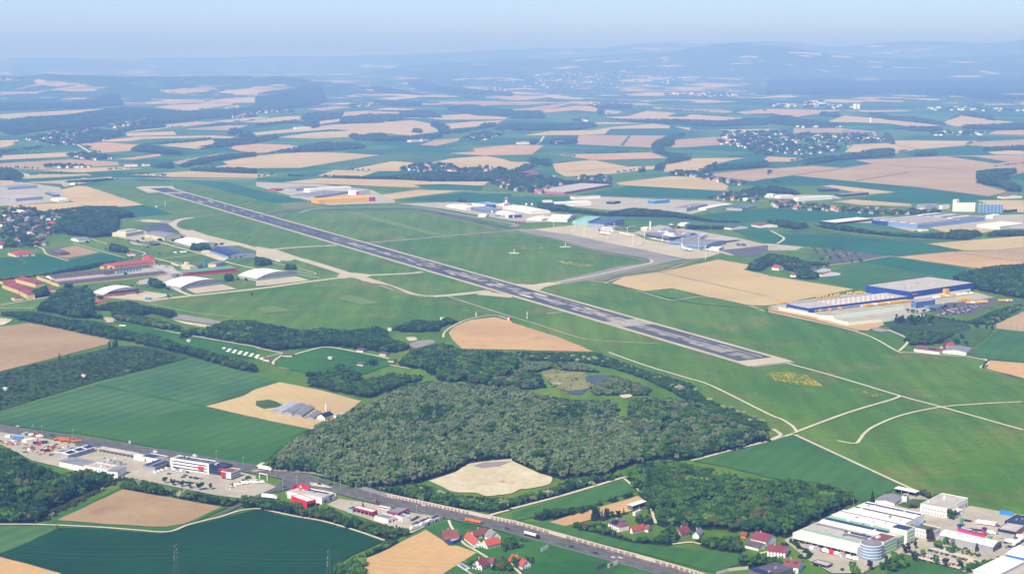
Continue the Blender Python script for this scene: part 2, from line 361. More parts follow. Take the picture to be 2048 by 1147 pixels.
# ---- distant fields, row by row from the hills towards the airfield
yel = land("rape_in_flower", (232, 214, 84), (222, 204, 90), .01, .05)
for s in ("A0 930,487 1060,478 1255,450 1260,460 1130,490", "A1 440,450 555,448 640,470 560,480 450,465"): F_(yel, s)
PALE = """A0 0,632 400,608 760,588 815,596 640,615 470,632 200,650 160,675 70,680 62,662 0,660|A0 0,715 320,712 330,720 0,728|A0 0,738 70,740 125,768 60,762 0,772
A0 0,825 130,822 165,838 60,870 0,880|A0 1235,708 1480,684 1640,692 1380,722 1230,735 940,768 1000,752 1230,728|A0 940,770 1300,757 1320,785 950,795
A0 1390,740 1710,712 1860,712 1730,752 1400,745|A0 590,845 780,838 1060,860 990,880 980,902 740,920 620,860|A0 720,830 1010,798 1600,788 1790,800 1800,810 1500,808 840,835
A0 1190,860 1590,820 1620,845 1480,890 1370,880|A0 0,938 480,915 690,905 640,920 500,945 0,972|A0 0,997 520,965 880,985 890,1010 300,1045 0,1032
A0 870,965 1190,925 1210,940 1000,968|A0 300,1050 690,1028 900,1022 1070,1035 600,1065|A0 160,1085 640,1075 700,1085 170,1112|A0 970,1082 1420,1055 1913,1075 2060,1085 1913,1105 1290,1098
A0 1290,985 1690,915 1500,965 1330,1005|A0 1280,500 1400,470 1530,470 1530,498 1480,508|A0 940,548 1120,525 1300,545 1160,556
A0 1150,578 1290,560 1750,548 1730,560 1560,585 1420,610|A0 1520,540 1800,505 1913,495 2020,490 1913,512 1700,525|A0 125,510 190,488 300,490 370,505 200,518|A0 130,465 300,443 330,455 180,475
A0 1140,672 1345,645 1340,668 1180,685|A0 1560,685 1913,652 2030,650 1913,668 1740,692|A0 1670,580 1780,562 1790,580 1690,590|A1 -90,494 330,465 460,470 490,478 30,505 0,505
A1 500,495 720,460 850,490 640,520 560,525|A1 -110,690 0,672 220,645 340,642 320,675 60,695|A1 470,680 620,662 640,680 480,705|A1 -300,775 0,765 560,710 1180,675 1300,700 1370,760 1150,790 1000,775 690,800 470,810 150,805 250,790 480,760 690,755 600,742 0,787 -250,785
A1 360,590 600,570 720,580 500,605|A1 640,615 820,603 1070,615 1070,632 640,648|A1 850,598 1000,582 1190,590 1160,600|A1 1100,655 1400,655 1380,640 1580,628 1880,655 1860,668 1400,672
A1 1390,705 1600,685 1850,675 1780,710 1450,740|A1 1310,515 1700,520 1940,550 1700,568 1400,555|A1 -240,872 -60,852 0,850 250,858 345,875 100,915 0,918 -120,905|A1 -250,985 0,940 320,912 640,918 930,935 700,970 330,1030 0,1032 -380,1034 -210,1005
A1 690,1045 1020,980 1230,995 1060,1055 880,1055|A1 460,1088 590,1045 910,1058 780,1097|A1 1220,860 1340,820 1530,808 1510,830 1350,866|A1 1440,922 1640,908 1620,885 1913,858 2150,862 2060,930 1700,938
A1 1300,995 1450,960 1720,940 1913,975 2030,985 2070,1005 1913,1042 1500,1030 1400,1010|B1 200,92 480,62 1740,85 1700,115 1150,130 550,105|A2 80,790 290,755 600,750 750,725 1060,700 1180,715 1180,735 880,738 740,740 690,780 500,785
A2 500,785 1170,790 1180,800 1060,850 1050,880 480,855|A2 340,932 1040,915 1160,958 640,972 560,965|A2 300,1000 600,970 870,1022 1070,1015 1060,1040 730,1075 400,1095 330,1060
A2 0,980 110,985 160,1005 0,1045|A2 1120,1015 1360,958 1740,955 1560,990 1400,1055 1140,1060|A2 1190,880 1220,820 1560,798 1720,830 1640,850 1350,875|A2 230,600 450,570 600,570 680,600 640,615 470,600 240,620
A2 680,652 860,645 1010,605 1230,622 1160,645 1290,650 1340,632 1720,658 1700,672 1500,682 800,665|A2 680,630 700,600 830,610 780,628|A2 560,690 800,690 1010,700 600,705|A2 1000,575 1310,590 1560,598 1660,610 1600,622 1050,590
A2 1670,615 1913,590 2100,600 1913,625 1740,630|A2 1540,745 1913,740 2000,742 1913,755 1720,768|A2 1200,720 1380,735 1330,750|B2 780,95 1200,45 1500,60 1620,120 1590,155 800,110|A2 1420,1080 1913,1032 2050,1040 2000,1090 1800,1130 1560,1100
A2 -60,490 0,475 300,472 310,485 30,500|A2 190,500 410,520 240,530|A2 550,480 850,495 780,505 560,495|A2 980,510 1120,505 1150,515|A2 1300,545 1800,515 1820,530 1440,550|A3 -30,600 0,590 390,600 560,600 280,640 200,655 0,618
A3 430,690 570,640 1000,680 1320,715 1080,725 900,700 640,690|A3 540,600 1100,602 1000,610 740,615|A3 1310,690 1440,640 1580,660 1840,690 1700,712 1400,722 1330,705|A3 190,735 540,735 800,760 820,780 600,775 420,768 190,775
A3 -30,965 0,945 300,960 160,985 0,985|A3 640,855 910,845 1120,890 970,920 570,912|A3 940,825 1570,830 1460,865 1130,893 960,860|A3 1600,915 1800,900 1913,905 1913,930 1700,930
A3 640,972 1320,942 1913,930 1913,1147 B3 1913,20 1740,50 1600,110 1790,160 1650,195 1140,130 690,90 180,40 0,65 A3 0,1100 30,1035 340,1015 550,1030 780,1000|A3 1640,780 1700,755 1913,748 1913,785
A3 810,505 1310,515 1300,530 1100,525|A3 1240,545 1490,540 1400,552|A3 1700,550 1913,545 1913,560|A2 -40,603 400,548 440,552 230,605"""
for i, s in enumerate(PALE.replace("\n", "|").split("|")): F_((pale, pale, cocoa, pale, tan)[i * 7 % 5], s)
GREEN = """A0 1310,752 1700,755 1790,790 1320,788|A0 870,845 1080,815 1500,805 1580,815 1200,840 1060,858|A1 430,1020 790,962 1010,978 690,1045|A1 830,960 1000,915 1200,910 1580,935 1400,960 1270,990 1100,985
A2 -160,936 320,930 560,968 310,990 0,985|A2 640,975 1160,960 1130,1015 870,1020|A2 730,1100 1150,1065 1130,1090 760,1120"""
for s in GREEN.replace("\n", "|").split("|"): F_(crop, s)
TEAL = """A1 0,788 560,742 700,750 380,770|A2 690,778 740,740 1180,737 1290,765 1170,785|A2 1560,1000 1700,972 1913,980 2150,990 2110,1020 1913,1018 1600,1030|A2 1165,648 1230,625 1340,630 1290,650
A3 980,918 1470,862 1600,870 1620,905 1690,930 1240,940 1060,935|A3 1340,945 1530,945 1800,985 1700,998|A3 360,1012 640,970 780,1000 560,1030|A3 -20,1000 0,985 260,990 210,1020 30,1035 0,1030"""
for s in TEAL.replace("\n", "|").split("|"): F_(tealf, s)
F_(cocoa, "A3 1500,840 1913,818 1913,860 1760,880 1500,862")
F_(cocoa, "A3 1140,1050 1560,1010 1913,1040 1900,1060 1600,1075 1500,1110")
track = lambda s, w=4: strip("farm_track", verge, s, w)
track("A3 780,1000 1200,1030 1600,1055", 9); track("A3 190,1085 560,1035", 9); track("A3 660,1125 960,1078 1060,1060", 9); track("A3 960,860 1130,893", 9); track("A2 400,1060 860,1025", 7); track("A2 820,865 880,790", 14)
strip("country_road", gravel, "A0 570,850 660,905 760,950", 12); strip("country_road", gravel, "A0 180,1147 500,1100 740,1120 1000,1108 1913,1115", 12); strip("country_road", gravel, "A2 185,858 215,830 240,792", 9)
# ---- fields behind and beside the airport
F_(tealf, "B3 0,65 180,40 690,90 1140,130 1640,197 1760,215 1400,245 1060,250 640,215 830,185 960,168 700,140 480,112 330,115 0,82")
F_(pale, "B3 400,118 480,112 955,165 740,182"); F_(pale, "B3 490,235 640,220 1060,252 1080,270 700,262"); F_(pale, "B3 1560,225 1913,225 1913,320 1760,300")
F_(tealf, "B3 0,282 230,300 830,325 860,355 300,385 0,350"); F_(crop, "B3 400,385 800,395 1080,460 1040,470 640,445 460,410")
F_(verge, "B3 70,462 330,435 640,480 820,500 1340,530 1190,550 560,490"); F_(tealf, "B3 60,470 560,490 1190,552 1460,600 930,645 840,635 300,570 60,555")
F_(pale, "B3 1190,550 1913,492 1913,575 1700,598 1460,600"); F_(cocoa, "B3 1350,610 1700,600 1913,578 1913,688"); F_(tan, "B3 960,650 1350,612 1913,690 1913,705 1610,738")
F_(pale, "B3 1200,430 1400,410 1640,425 1700,450 1600,470 1330,465")
F_(tealf, "B3 700,685 900,650 1500,735 1370,800 1360,815"); F_(crop2, "B3 300,815 690,684 1360,812 1100,805 760,860 760,910 690,885")
F_(pale, "B2 740,845 830,800 1105,764 1913,944 B3 110,1000 0,1010 B2 1800,1010 1460,945 1200,882 985,905")
F_(pale, "B2 1115,761 1545,668 1780,710 1730,745 1913,785 B3 0,788 640,890 130,992 0,962 B2 1913,940")
F_(pale, "B0 425,175 460,145 580,118 650,122 1070,260 890,275 640,265 480,215"); F_(pale, "B0 60,265 560,240 640,270 620,285 250,310 140,290")
F_(tealf, "B0 890,275 1080,262 1290,330 900,360"); F_(tealf, "B0 0,655 300,625 420,660 510,675 740,620 1000,660 850,700 280,770 0,800")
strip("field", verge, "B0 0,755 120,720 190,690 130,655", 8); F_(brown, "B0 450,590 560,563 745,615 500,658 430,650")
F_(pale, "B0 0,78 90,80 150,110 0,118"); F_(tealf, "B0 150,75 640,40 680,55 170,95"); F_(pale, "B0 160,55 300,30 620,35 160,65"); F_(pale, "B0 180,95 680,62 830,50 860,70 500,105")
F_(tealf, "B0 1380,78 1700,88 1913,150 B1 360,225 190,250 0,220 B0 1913,215"); F_(dryg, "B1 150,250 400,240 510,280 240,290")
F_(pale, "B1 870,195 1200,148 1540,155 1000,222"); F_(tealf, "B1 1180,110 1400,105 1700,118 1690,150 1280,145")
F_(tealf, "B1 1060,225 1560,165 1700,180 1913,175 B2 0,200 450,200 400,270 0,250 B1 1500,240")
F_(pale, "B0 1000,38 1400,10 1913,30 2080,38 1913,50"); F_(tealf, "B1 0,60 400,55 180,92 0,75")
F_(tealf, "B2 460,190 880,120 1590,158 1480,215 900,200"); F_(crop, "B2 640,340 900,345 1913,350 B3 0,455 B2 1620,450 1300,420 1000,395 860,380")
F_(tealf, "B2 1380,340 1913,280 B3 200,300 300,380 0,370 B2 1700,400"); F_(tealf, "B2 1640,452 1913,450 B3 20,452 100,498 118,520 60,548 0,548 B2 1860,528"); 
# ---- paved industrial plots
Y_ = lambda s, m=None, n="yard": sheet(n, m or yard, s)
Y_("B1 0,90 460,105 870,150 1040,230 1040,245 540,262 340,215 0,120"); Y_("B1 1060,250 1500,240 1913,260 B2 0,250 200,300 480,350 400,380 100,395 0,380 B1 1800,360 1400,290")
Y_("B2 340,240 700,200 1100,220 1500,230 1640,250 1340,330 1200,310 740,300 400,270"); Y_("B3 0,180 500,190 560,215 0,215")
Y_("B3 400,380 840,350 1600,340 1913,330 1913,440 1200,425 1080,460 830,400"); Y_("B0 0,100 160,90 450,130 500,230 350,245 0,270")
Y_("B0 430,85 600,70 860,60 560,110 480,125"); Y_("B2 900,470 1100,410 1300,440 1700,510 1913,560 1850,590 1640,640 1560,620 1230,560", yard)
Y_("B2 1700,575 1913,548 B3 0,548 270,575 200,600 0,600 B2 1800,610"); Y_("B3 280,590 640,610 900,645 460,700 430,630", asphalt, "car_park"); Y_("B2 1560,600 1913,560 B3 0,560 0,600 B2 1820,640 1700,650", asphalt, "car_park")
Y_("C3 0,200 160,165 700,88 1050,100 1560,92 1690,130 1450,170 1300,190 1180,240 600,338 80,215"); sheet("field", tan, "C3 0,208 80,212 600,335 850,300 870,330 790,372 660,380 0,232")
Y_("C3 1190,235 1330,170 1480,160 1640,140 1913,160 1700,185 1560,240 1500,262 1290,255", asphalt, "car_park")
# ---- airfield
F_(dryg, "B2 560,822 900,742 1250,682 1560,625 1470,652 1105,760 830,798 730,840"); F_(mown, "B1 640,315 760,315 1430,490 1330,490")
A_, B_ = G(1542, 727.2), G(309, 374.0); axis = (B_ - A_).normalized(); perp = Vector((-axis.y, axis.x, 0)); RL = (B_ - A_).length
def rw(name, mat, a0, a1, l0, l1):
    P = [A_ + axis * a0 + perp * l0, A_ + axis * a1 + perp * l0, A_ + axis * a1 + perp * l1, A_ + axis * a0 + perp * l1]
    return sheet(name, mat, "", P=P)
print("runway length", RL)
sheet("taxiway", conc, "B0 1010,130 1060,122 1290,120 1330,160 1110,172"); 
for s, w_, m in (("B0 1440,355 1340,372 1290,400 1300,430 1400,460 1560,500 1750,545 1913,590 B1 150,625 350,672 600,748 720,790 830,818 1000,872 1130,920 1250,943 1380,940 1550,925 1740,903", 21, conc),
                 ("B1 130,592 350,575 600,562", 15, conc), ("B1 720,790 860,785 1150,772 1240,760", 15, conc), ("B0 1090,985 1240,960 1913,888 B1 350,840 660,800 720,790", 15, conc),
                 ("B1 780,548 1130,520 1400,495 1913,452 B2 60,448", 14, oldasph), ("B1 30,335 250,308 500,300 1050,290 1250,302 1500,352 1913,437 B2 150,462 300,480", 24, rwy),
                 ("B1 330,318 500,284 1050,277 1250,285 1500,330 1913,400 B2 0,425", 16, oldasph), ("B0 1440,352 1650,328 1720,318", 10, oldasph)):
    strip("taxiway", m, s, w_)
sheet("taxiway", conc, "B1 0,570 160,597 330,655 250,680 100,672 0,660"); sheet("taxiway", conc, "B1 600,790 660,765 760,770 880,785 830,800 900,835 800,830 740,800 640,812")
sheet("apron", oldasph, "B2 0,442 170,440 430,478 1300,662 1100,702 720,792 520,832 385,852 280,838 800,722 1020,697 1042,680 1000,660 600,592 340,515 130,475")
sheet("apron", conc, "B2 165,443 330,425 530,405 640,430 900,470 1000,520 1230,560 1420,600 1560,620 1450,655 1310,665 1000,600 700,540 430,480 360,475")
sheet("taxiway", conc, "B2 0,848 150,857 280,838 385,845 240,875 203,900 330,945 0,885")
sheet("taxiway", conc, "B1 1640,930 1720,905 1913,935 1913,955"); 
strip("taxiway", gravel, "B2 340,838 600,790 850,735 1020,697 1045,680 1030,668", 5)
for s in ("B2 0,462 340,522 600,600 900,655 1010,678", "B1 1100,300 1400,345 1700,420 1800,450", "B1 430,870 900,850 1130,930 1330,950"): strip("verge", dryg, s, 12)
rw("runway_shoulder", conc, 0, RL, -36, 36)
rw("blast_pad", oldasph, -9, 0, -34, 34)
for a0, a1, l0, l1 in ((34, RL - 40, -27.5, 27.5),): rw("runway", rwy, a0, a1, l0, l1)
rd = random.Random(5)
for i in range(64):                                   # worn light strips of concrete between the tarred lanes, near half
    a = 40 + i * 24 + rd.uniform(-6, 6); thin = max(0.0, 1 - a / 1500)
    for l in ((-8, -1.5), (0, 7), (-13, -9), (8, 13), (-19, -15)):
        ctr = -8.5 <= l[0] <= 0.5
        if rd.random() > (.97 if a < 330 else .42 + .55 * thin) * (1 if ctr else .42): continue
        rw("worn_pavement_patch", rwlight, a, a + rd.uniform(16, 34), l[0] + rd.uniform(-1, 1), l[1] + rd.uniform(-1, 1))
for a, ln in ((300, 5), (560, 4), (700, 4), (1250, 4)): rw("pavement_joint", rwy, a, a + 2, -25, 25)
white = land("white_marking_paint", (232, 232, 234), (222, 222, 226), .2, .6); yellow = land("yellow_marking_paint", (214, 190, 110), (204, 184, 110), .2, .6)
MK = MB()
def mark(a0, a1, l0, l1, mb=MK, z=None):
    mb.face([A_ + axis * a0 + perp * l0, A_ + axis * a1 + perp * l0, A_ + axis * a1 + perp * l1, A_ + axis * a0 + perp * l1][::1])
def thresh(s0, sg):
    for k in range(8):
        for sd in (-1, 1): mark(*sorted((s0, s0 + sg * 45)), *sorted((sd * (2.5 + k * 3.2), sd * (2.5 + k * 3.2 + 1.9))))
    for d, wd in ((150, 3), (300, 6), (450, 3), (600, 3), (750, 3)):
        for sd in (-1, 1): mark(*sorted((s0 + sg * d, s0 + sg * (d + (45 if wd == 6 else 22)))), *sorted((sd * 10, sd * (10 + wd * 1.3))))
T0, T1 = 330.0, RL - 210
mark(T0 - 6, T0 - 2.5, -27, 27); thresh(T0, 1); thresh(T1, -1); mark(T1 + 3, T1 + 6, -27, 27)
k = T0 + 90
while k < T1 - 90: mark(k, k + 32, -.7, .7); k += 60
for sd in (-1, 1): mark(70, RL - 45, sd * 28 - .5, sd * 28 + .5)
def stroke(mb, a0, l0, segs, wd=1.6, flip=1):
    for (x0, y0), (x1, y1) in segs:
        p = A_ + axis * (a0 + flip * y0) + perp * (l0 - flip * x0); q = A_ + axis * (a0 + flip * y1) + perp * (l0 - flip * x1)
        t = (q - p).normalized(); n_ = Vector((-t.y, t.x, 0)) * wd / 2; mb.face([p - n_, q - n_, q + n_, p + n_])
D8 = [((0, 0), (4, 0)), ((4, 0), (4, 10)), ((4, 10), (0, 10)), ((0, 10), (0, 0)), ((0, 5), (4, 5))]
D6 = [((4, 10), (0, 10)), ((0, 10), (0, 0)), ((0, 0), (4, 0)), ((4, 0), (4, 5)), ((4, 5), (0, 5))]
D2 = [((0, 10), (4, 10)), ((4, 10), (4, 5)), ((4, 5), (0, 5)), ((0, 5), (0, 0)), ((0, 0), (4, 0))]
stroke(MK, T0 + 58, 5.5, D2); stroke(MK, T0 + 58, -1.5, D6); stroke(MK, T1 - 58, 5.5 - 7, D8, flip=-1)
mko = MK.build("runway_markings", white); mko.location.z = zbump([A_]) + .05; tag(mko, kind='structure')
for p in mko.data.polygons:
    if p.normal.z < 0: p.flip()
# perimeter roads and tracks
for s, w_ in (("C2 560,5 690,20 950,85 1170,148 1230,150 1460,125 1780,190", 5), ("C2 1780,195 1913,240 C3 0,238 660,385 960,530 1010,540 1100,545 1350,565 1500,575 1640,605 1645,625 1600,662 1913,738", 6),
              ("C3 660,380 780,372", 5), ("C3 890,370 1030,430 1040,470 980,530", 7), ("C3 140,622 500,720 1000,870 1300,950 1870,1110 1913,1116", 7), ("C3 985,868 920,895 600,990 210,1135 D3 195,100 0,157 D2 1600,235 1340,305", 7),
              ("C3 1900,910 1600,925 1290,950 1000,1010 800,1090 720,1147 D3 690,140 650,175 520,155", 6), ("C2 0,275 200,335 430,410 620,450 1090,475", 3), ("C2 720,540 1000,640 1300,730 1490,790 1913,1000 C3 100,1040 180,1090 215,1132", 6),
              ("D3 200,110 480,240 1030,495 1130,540", 6), ("D3 40,68 80,95 90,115 0,155", 7), ("C2 260,252 380,240", 5), ("B1 1440,948 1700,1030 1913,1100", 4), ("C1 1400,430 1410,390 1480,340 1600,290 1780,262 1900,300", 5),
              ("C0 0,210 140,208 250,212", 6), ("C0 0,188 360,128", 8), ("C0 700,265 780,285 850,305 1100,355 1340,400 1480,425 1913,500 C1 0,505 200,548", 6), ("C1 200,555 290,555 400,525 540,502 800,548 980,585 1050,612", 7),
              ("C1 395,530 600,565 830,605 1150,662", 6), ("C1 195,562 140,600 130,625 200,655 400,690 580,668 740,635 830,610", 6), ("C1 0,590 100,570 200,548", 5), ("C1 920,612 990,603 1050,600", 5),
              ("B0 680,515 800,555", 5), ("B0 540,545 940,660", 5), ("B0 1070,500 1300,570 1480,620 1700,690 1913,740", 9), ("B0 960,590 1080,620 1060,640", 6), ("B0 1130,655 1280,690 1500,740", 9), ("B0 1200,665 1500,630", 5),
              ("B0 1200,500 1350,560 1560,600", 6), ("B1 310,735 440,770 420,780 310,760", 5), ("B1 120,690 300,735", 5), ("B1 310,780 480,808", 5), ("B0 1190,830 1400,930 1500,930", 12), ("C0 1130,180 1430,240 1740,275", 3),
              ("C3 1560,560 1640,600", 5), ("B2 1290,700 1105,760 830,800 720,835 690,848", 5), ("B2 1110,762 1913,945 B3 110,1000", 3), ("B0 270,570 320,590 350,630 440,660 510,680", 6), ("B3 20,455 90,490 120,515 70,550", 9),
              ("B3 400,720 640,690 880,650 960,650 1250,690 1610,740", 6), ("B0 300,100 860,62 1300,72 1600,80 1913,88", 9), ("B1 1450,155 1913,175 B2 200,180 460,190 1000,212 1913,235 B3 500,240 1000,275 1380,300 1913,318", 8)):
    strip("path", gravel, s, w_ * .58)
strip("ditch", floor_, "B2 1290,690 1105,750 830,790 700,832", 2.5); strip("ditch", floor_, "C2 720,25 1000,95 1400,180 C3 0,225 650,372 780,365", 2.5)
strip("ditch", floor_, "C3 1650,598 1605,652 1640,672 1913,740", 2.5)
# hangar aprons, courts, old pavements of the camp
for s, m in (("B0 770,950 800,935 1080,905 1290,935 1160,965 1080,980 830,960", conc), ("B0 1370,880 1650,850 1770,890 1460,925", conc), ("B1 0,830 300,795 400,825 120,860 0,870", conc),
             ("B0 1330,455 1440,450 1660,528 1830,565 1560,575 1380,510", conc), ("B0 1040,430 1250,398 1290,430 1330,458 1110,468", rwy), ("B0 1000,383 1060,370 1310,378 1250,402", oldasph), ("B0 1050,378 1110,370 1205,378 1190,392 1070,390", conc),
             ("B0 850,490 1080,455 1200,520 1080,540 900,510", yard), ("B0 670,975 760,955 830,965 700,1000", sport), ("C0 770,278 840,282 880,312 800,320", conc), ("C0 1300,255 1380,262 1690,315 1600,335 1290,290", oldasph),
             ("C0 1270,290 1400,315 1600,345 1560,358 1390,330", sand), ("B0 400,800 700,760 800,790 1100,745 1270,752 1260,770 760,820 470,860 390,830", yard), ("B0 1120,745 1150,700 1290,720 1350,780 1280,790", yard),
             ("B0 1500,610 1560,600 1700,650 1640,680", sand), ("B0 930,520 1000,540 1130,570 1000,560", yard), ("C0 0,285 90,292 60,320 0,340", sand), ("C1 1130,485 1200,455 1320,448 1345,468 1300,485 1195,512", oldasph),
             ("C1 1120,430 1190,428 1200,450 1140,455", sand), ("C0 1640,510 1740,500 1913,530 1913,570 1800,575 1650,530", dryg), ("B0 1000,835 1260,780 1300,810 1220,840 1040,860", yard)):
    sheet("apron" if m is conc else "yard" if m in (yard, rwy, oldasph) else "court" if m is sport else "bare_ground", m, s)
# ---- nearer fields
F_(mown, "C1 610,138 700,110 940,172 790,188"); F_(mown, "C1 0,210 150,195 265,232 70,250")
F_(brown, "C0 -60,345 0,350 220,322 500,378 820,450 800,482 300,610 0,685 -60,690")
F_(scrub, "C0 -60,700 0,690 820,505 1000,490 1180,520 1410,580 1110,665 700,765 350,870 0,975 -80,985")
F_(crop, "C0 -90,1020 0,988 350,885 720,780 1120,670 1410,590 1480,590 1913,712 C1 180,765 0,820 C0 1530,945 1100,1060 1000,1100 500,1147 D0 200,60 0,25 -90,10")
F_(crop2, "C0 1530,948 1913,1035 C1 150,1060 400,1118 D1 400,72 280,130 60,325 10,345 D0 1900,355 1400,250 700,122 470,80")
strip("tramline_path", lush, "C0 720,785 1530,948", 9)
F_(pale, "C1 0,818 180,765 500,830 790,905 740,945 650,1010 600,1040 510,1070 415,1118 0,1030 C0 1535,946 1800,875")
F_(verge, "C1 0,905 100,895 240,945 60,965 0,940")
F_(tan, "C1 1440,400 1480,350 1600,300 1780,280 1913,310 C2 0,320 350,430 610,537 350,532 0,522 C1 1540,515 1470,450")
F_(crop2, "D2 1345,305 1500,275 1913,170 D3 120,125 190,118 420,225 640,322 1010,498 700,615 600,520 0,430 D2 1600,350 1400,315")

F_(crop2, "C3 1500,552 1560,500 1730,372 1913,385 2050,400 2050,640 1913,615 1640,595"); F_(crop, "C3 1630,322 1913,190 2050,130 2050,170 1913,232 1700,332"); F_(cocoa, "C3 1700,332 1913,235 2050,170 2050,400 1913,386 1710,366")
F_(tan, "C3 1660,602 1913,622 2050,630 2050,780 1913,735 1632,665"); F_(scrub, "C3 860,325 950,300 1180,255 1500,330 1520,370 1280,450 1150,470 1050,430 920,370")
F_(verge, "C3 1300,450 1530,360 1690,375 1540,500 1400,480")
sheet("reservoir", oldasph, "C3 785,352 900,372 905,385 840,392 790,380")
F_(sand, "D1 1290,455 1400,420 1500,385 1560,340 1640,320 1800,303 1913,292 D2 0,305 100,352 200,398 290,425 300,445 270,485 120,515 60,520 0,548 D1 1840,560 1720,570 1640,545 1480,540 1390,500")
sheet("bare_ground", oldasph, "D1 1620,345 1700,318 1913,310 D2 0,310 D1 1820,350 1700,362")
F_(marsh_, "C2 215,690 330,640 380,680 530,690 560,720 590,780 560,815 420,830 330,800 270,750"); F_(sand, "C2 800,855 870,850 900,870 830,885")
for s in ("C2 545,725 640,710 750,720 740,770 680,780 560,765", "C2 410,835 470,822 560,825 520,855 440,855", "C1 1560,760 1650,750 1740,780 1720,800 1600,790"): sheet("pond", water, s)
F_(crop2, "D1 1913,760 D2 0,690 400,580 800,458 850,460 930,530 650,622 180,722 0,765")
F_(crop2, "D1 1850,735 D2 0,760 300,765 500,818 900,920 1700,1002 1690,1085 1500,1137 760,950 0,770")
F_(tan, "D2 280,765 560,680 850,600 940,568 985,600 1000,650 860,690 700,720 470,778 400,795")
F_(tan, "D1 1270,822 1440,940 1530,942 1650,992 1560,1050 1400,1150 1200,1250 500,1300 760,1065 1000,960")
F_(brown, "D0 920,520 1660,650 1380,775 1240,800 1100,797 800,780 420,750 600,660")
F_(crop2, "D0 420,752 800,782 1100,800 1240,803 1385,778 1662,650 1700,655 1500,745 1300,822 1200,832 700,795 330,775 900,505 920,518")
F_(crop, "D0 -80,790 0,790 425,800 430,830 200,920 0,1002 -80,1030")
F_(teal, "D0 430,808 700,812 1200,850 1310,835 1420,792 1660,735 1913,672 D1 200,716 500,765 740,835 960,905 720,1010 600,1090 570,1150 500,1300 D0 1913,1300 600,1260 450,1147 200,1070 0,1020 -80,1040 -80,1035 0,1008 210,920")
F_(tan, "D0 -80,990 0,1025 200,1075 450,1147 600,1250 -80,1300")
F_(lush, "D1 1265,815 1440,745 1913,860 D2 300,920 1000,1130 1300,1230 -900,1400 D1 1400,1150 1650,992 1500,940 1440,935")
F_(lush, "C0 840,300 1350,405 1340,440 1480,430 1913,510 1913,590 1500,560 1000,420 880,340"); F_(lush, "C1 130,640 200,560 300,565 400,530 540,505 800,550 980,590 1040,620 830,700 600,760 380,700")
# yards near the main road
Y_("D0 -80,80 0,92 60,95 650,185 720,205 1270,268 1913,420 1913,590 1830,592 1600,562 1200,480 900,432 440,352 240,305 130,245 0,182 -80,140")
Y_("D1 -10,480 0,440 150,500 60,560 0,575", yard); Y_("D1 215,545 330,490 600,545 600,590 420,640 270,610", yard); Y_("D1 530,635 620,590 800,615 1000,660 1150,690 1400,730 1300,780 1160,850 980,790 720,705", yard)
Y_("D3 120,900 160,880 700,640 1050,560 1130,560 1300,640 1490,640 1913,715 2050,740 2050,1300 1500,1300 1540,1180 1400,1100 1000,1000 880,1060 700,1147 480,1147 300,1050", yard)
F_(crop2, "D3 900,1120 1000,1050 1100,1045 1300,1090 1500,1147 1550,1200 1400,1260 860,1200"); Y_("D3 1330,780 1560,690 1700,690 1640,740 1500,760 1740,800 1650,960 1600,1020", yard); F_(verge, "D3 960,640 1080,590 1200,600 1150,650 1060,665")
for s in ("D3 1110,1010 1160,1000 1420,1070 1480,1110 1440,1120 1120,1035", "D3 1180,965 1270,950 1500,1020 1600,1060 1500,1060 1290,1000"): Y_(s, gravel, "car_park")
# ---- the main road
ROADC = "P -90,843 0,857 150,879 300,903 430,925 560,948 660,973 772,1002 900,1029 987,1047 1120,1083 1313,1136 1420,1167 1600,1222"
RC = smooth(pts(ROADC), 6)
strip("road_shoulder", verge, "", 25.5, sm=False, P=RC); strip("main_road", asphalt, "", 22.5, sm=False, P=RC)
sheet("junction", asphalt, "f -30,110 60,70 165,25 480,80 700,150 640,200 300,150 60,180 -60,215"); strip("side_road", asphalt, "D1 230,480 120,530 20,570 D0 1860,600 1760,650 1640,712 1600,735", 8, w1=4)
strip("slip_road", oldasph, "D1 -30,385 60,372 200,378 340,388 500,410 640,455 800,510 970,562 1050,590", 8); strip("side_road", gravel, "D1 15,350 30,335 60,320", 4)
def lane(off, wd, dash=None, mat_=None, a=0, b=None, gap=None):
    P = offset(RC, off); mb = MB(); L_ = 0.0
    for p, q in zip(P[:-1], P[1:]):
        seg = (q - p).length; t = (q - p).normalized(); n_ = Vector((-t.y, t.x, 0)) * wd / 2
        if dash is None: mb.face([p - n_, q - n_, q + n_, p + n_])
        else:
            s0 = 0.0
            while s0 < seg:
                ph = (L_ + s0) % gap
                if ph < dash:
                    e_ = min(seg, s0 + dash - ph); u_, v_ = p + t * s0, p + t * e_; mb.face([u_ - n_, v_ - n_, v_ + n_, u_ + n_]); s0 = e_ + .01
                else: s0 += gap - ph + .01
        L_ += seg
    return mb
zm = zbump([Vector((0, 1000, 0))]) + .03
for off, wd, dash, gap, m in ((-10.6, .3, None, 0, white), (10.6, .3, None, 0, white), (-6, .35, 8, 18, white), (6, .35, 8, 18, white), (-1.3, .22, None, 0, yellow), (1.3, .22, None, 0, yellow)):
    o = lane(off, wd, dash, gap=gap or None).build("lane_marking", m); o.location.z = zm; tag(o, kind='structure')
sheet("traffic_island", gravel, "f 355,95 480,100 640,160 520,150 380,130"); sheet("traffic_island", verge, "f 470,60 560,50 800,120 1000,180 900,175 640,120")
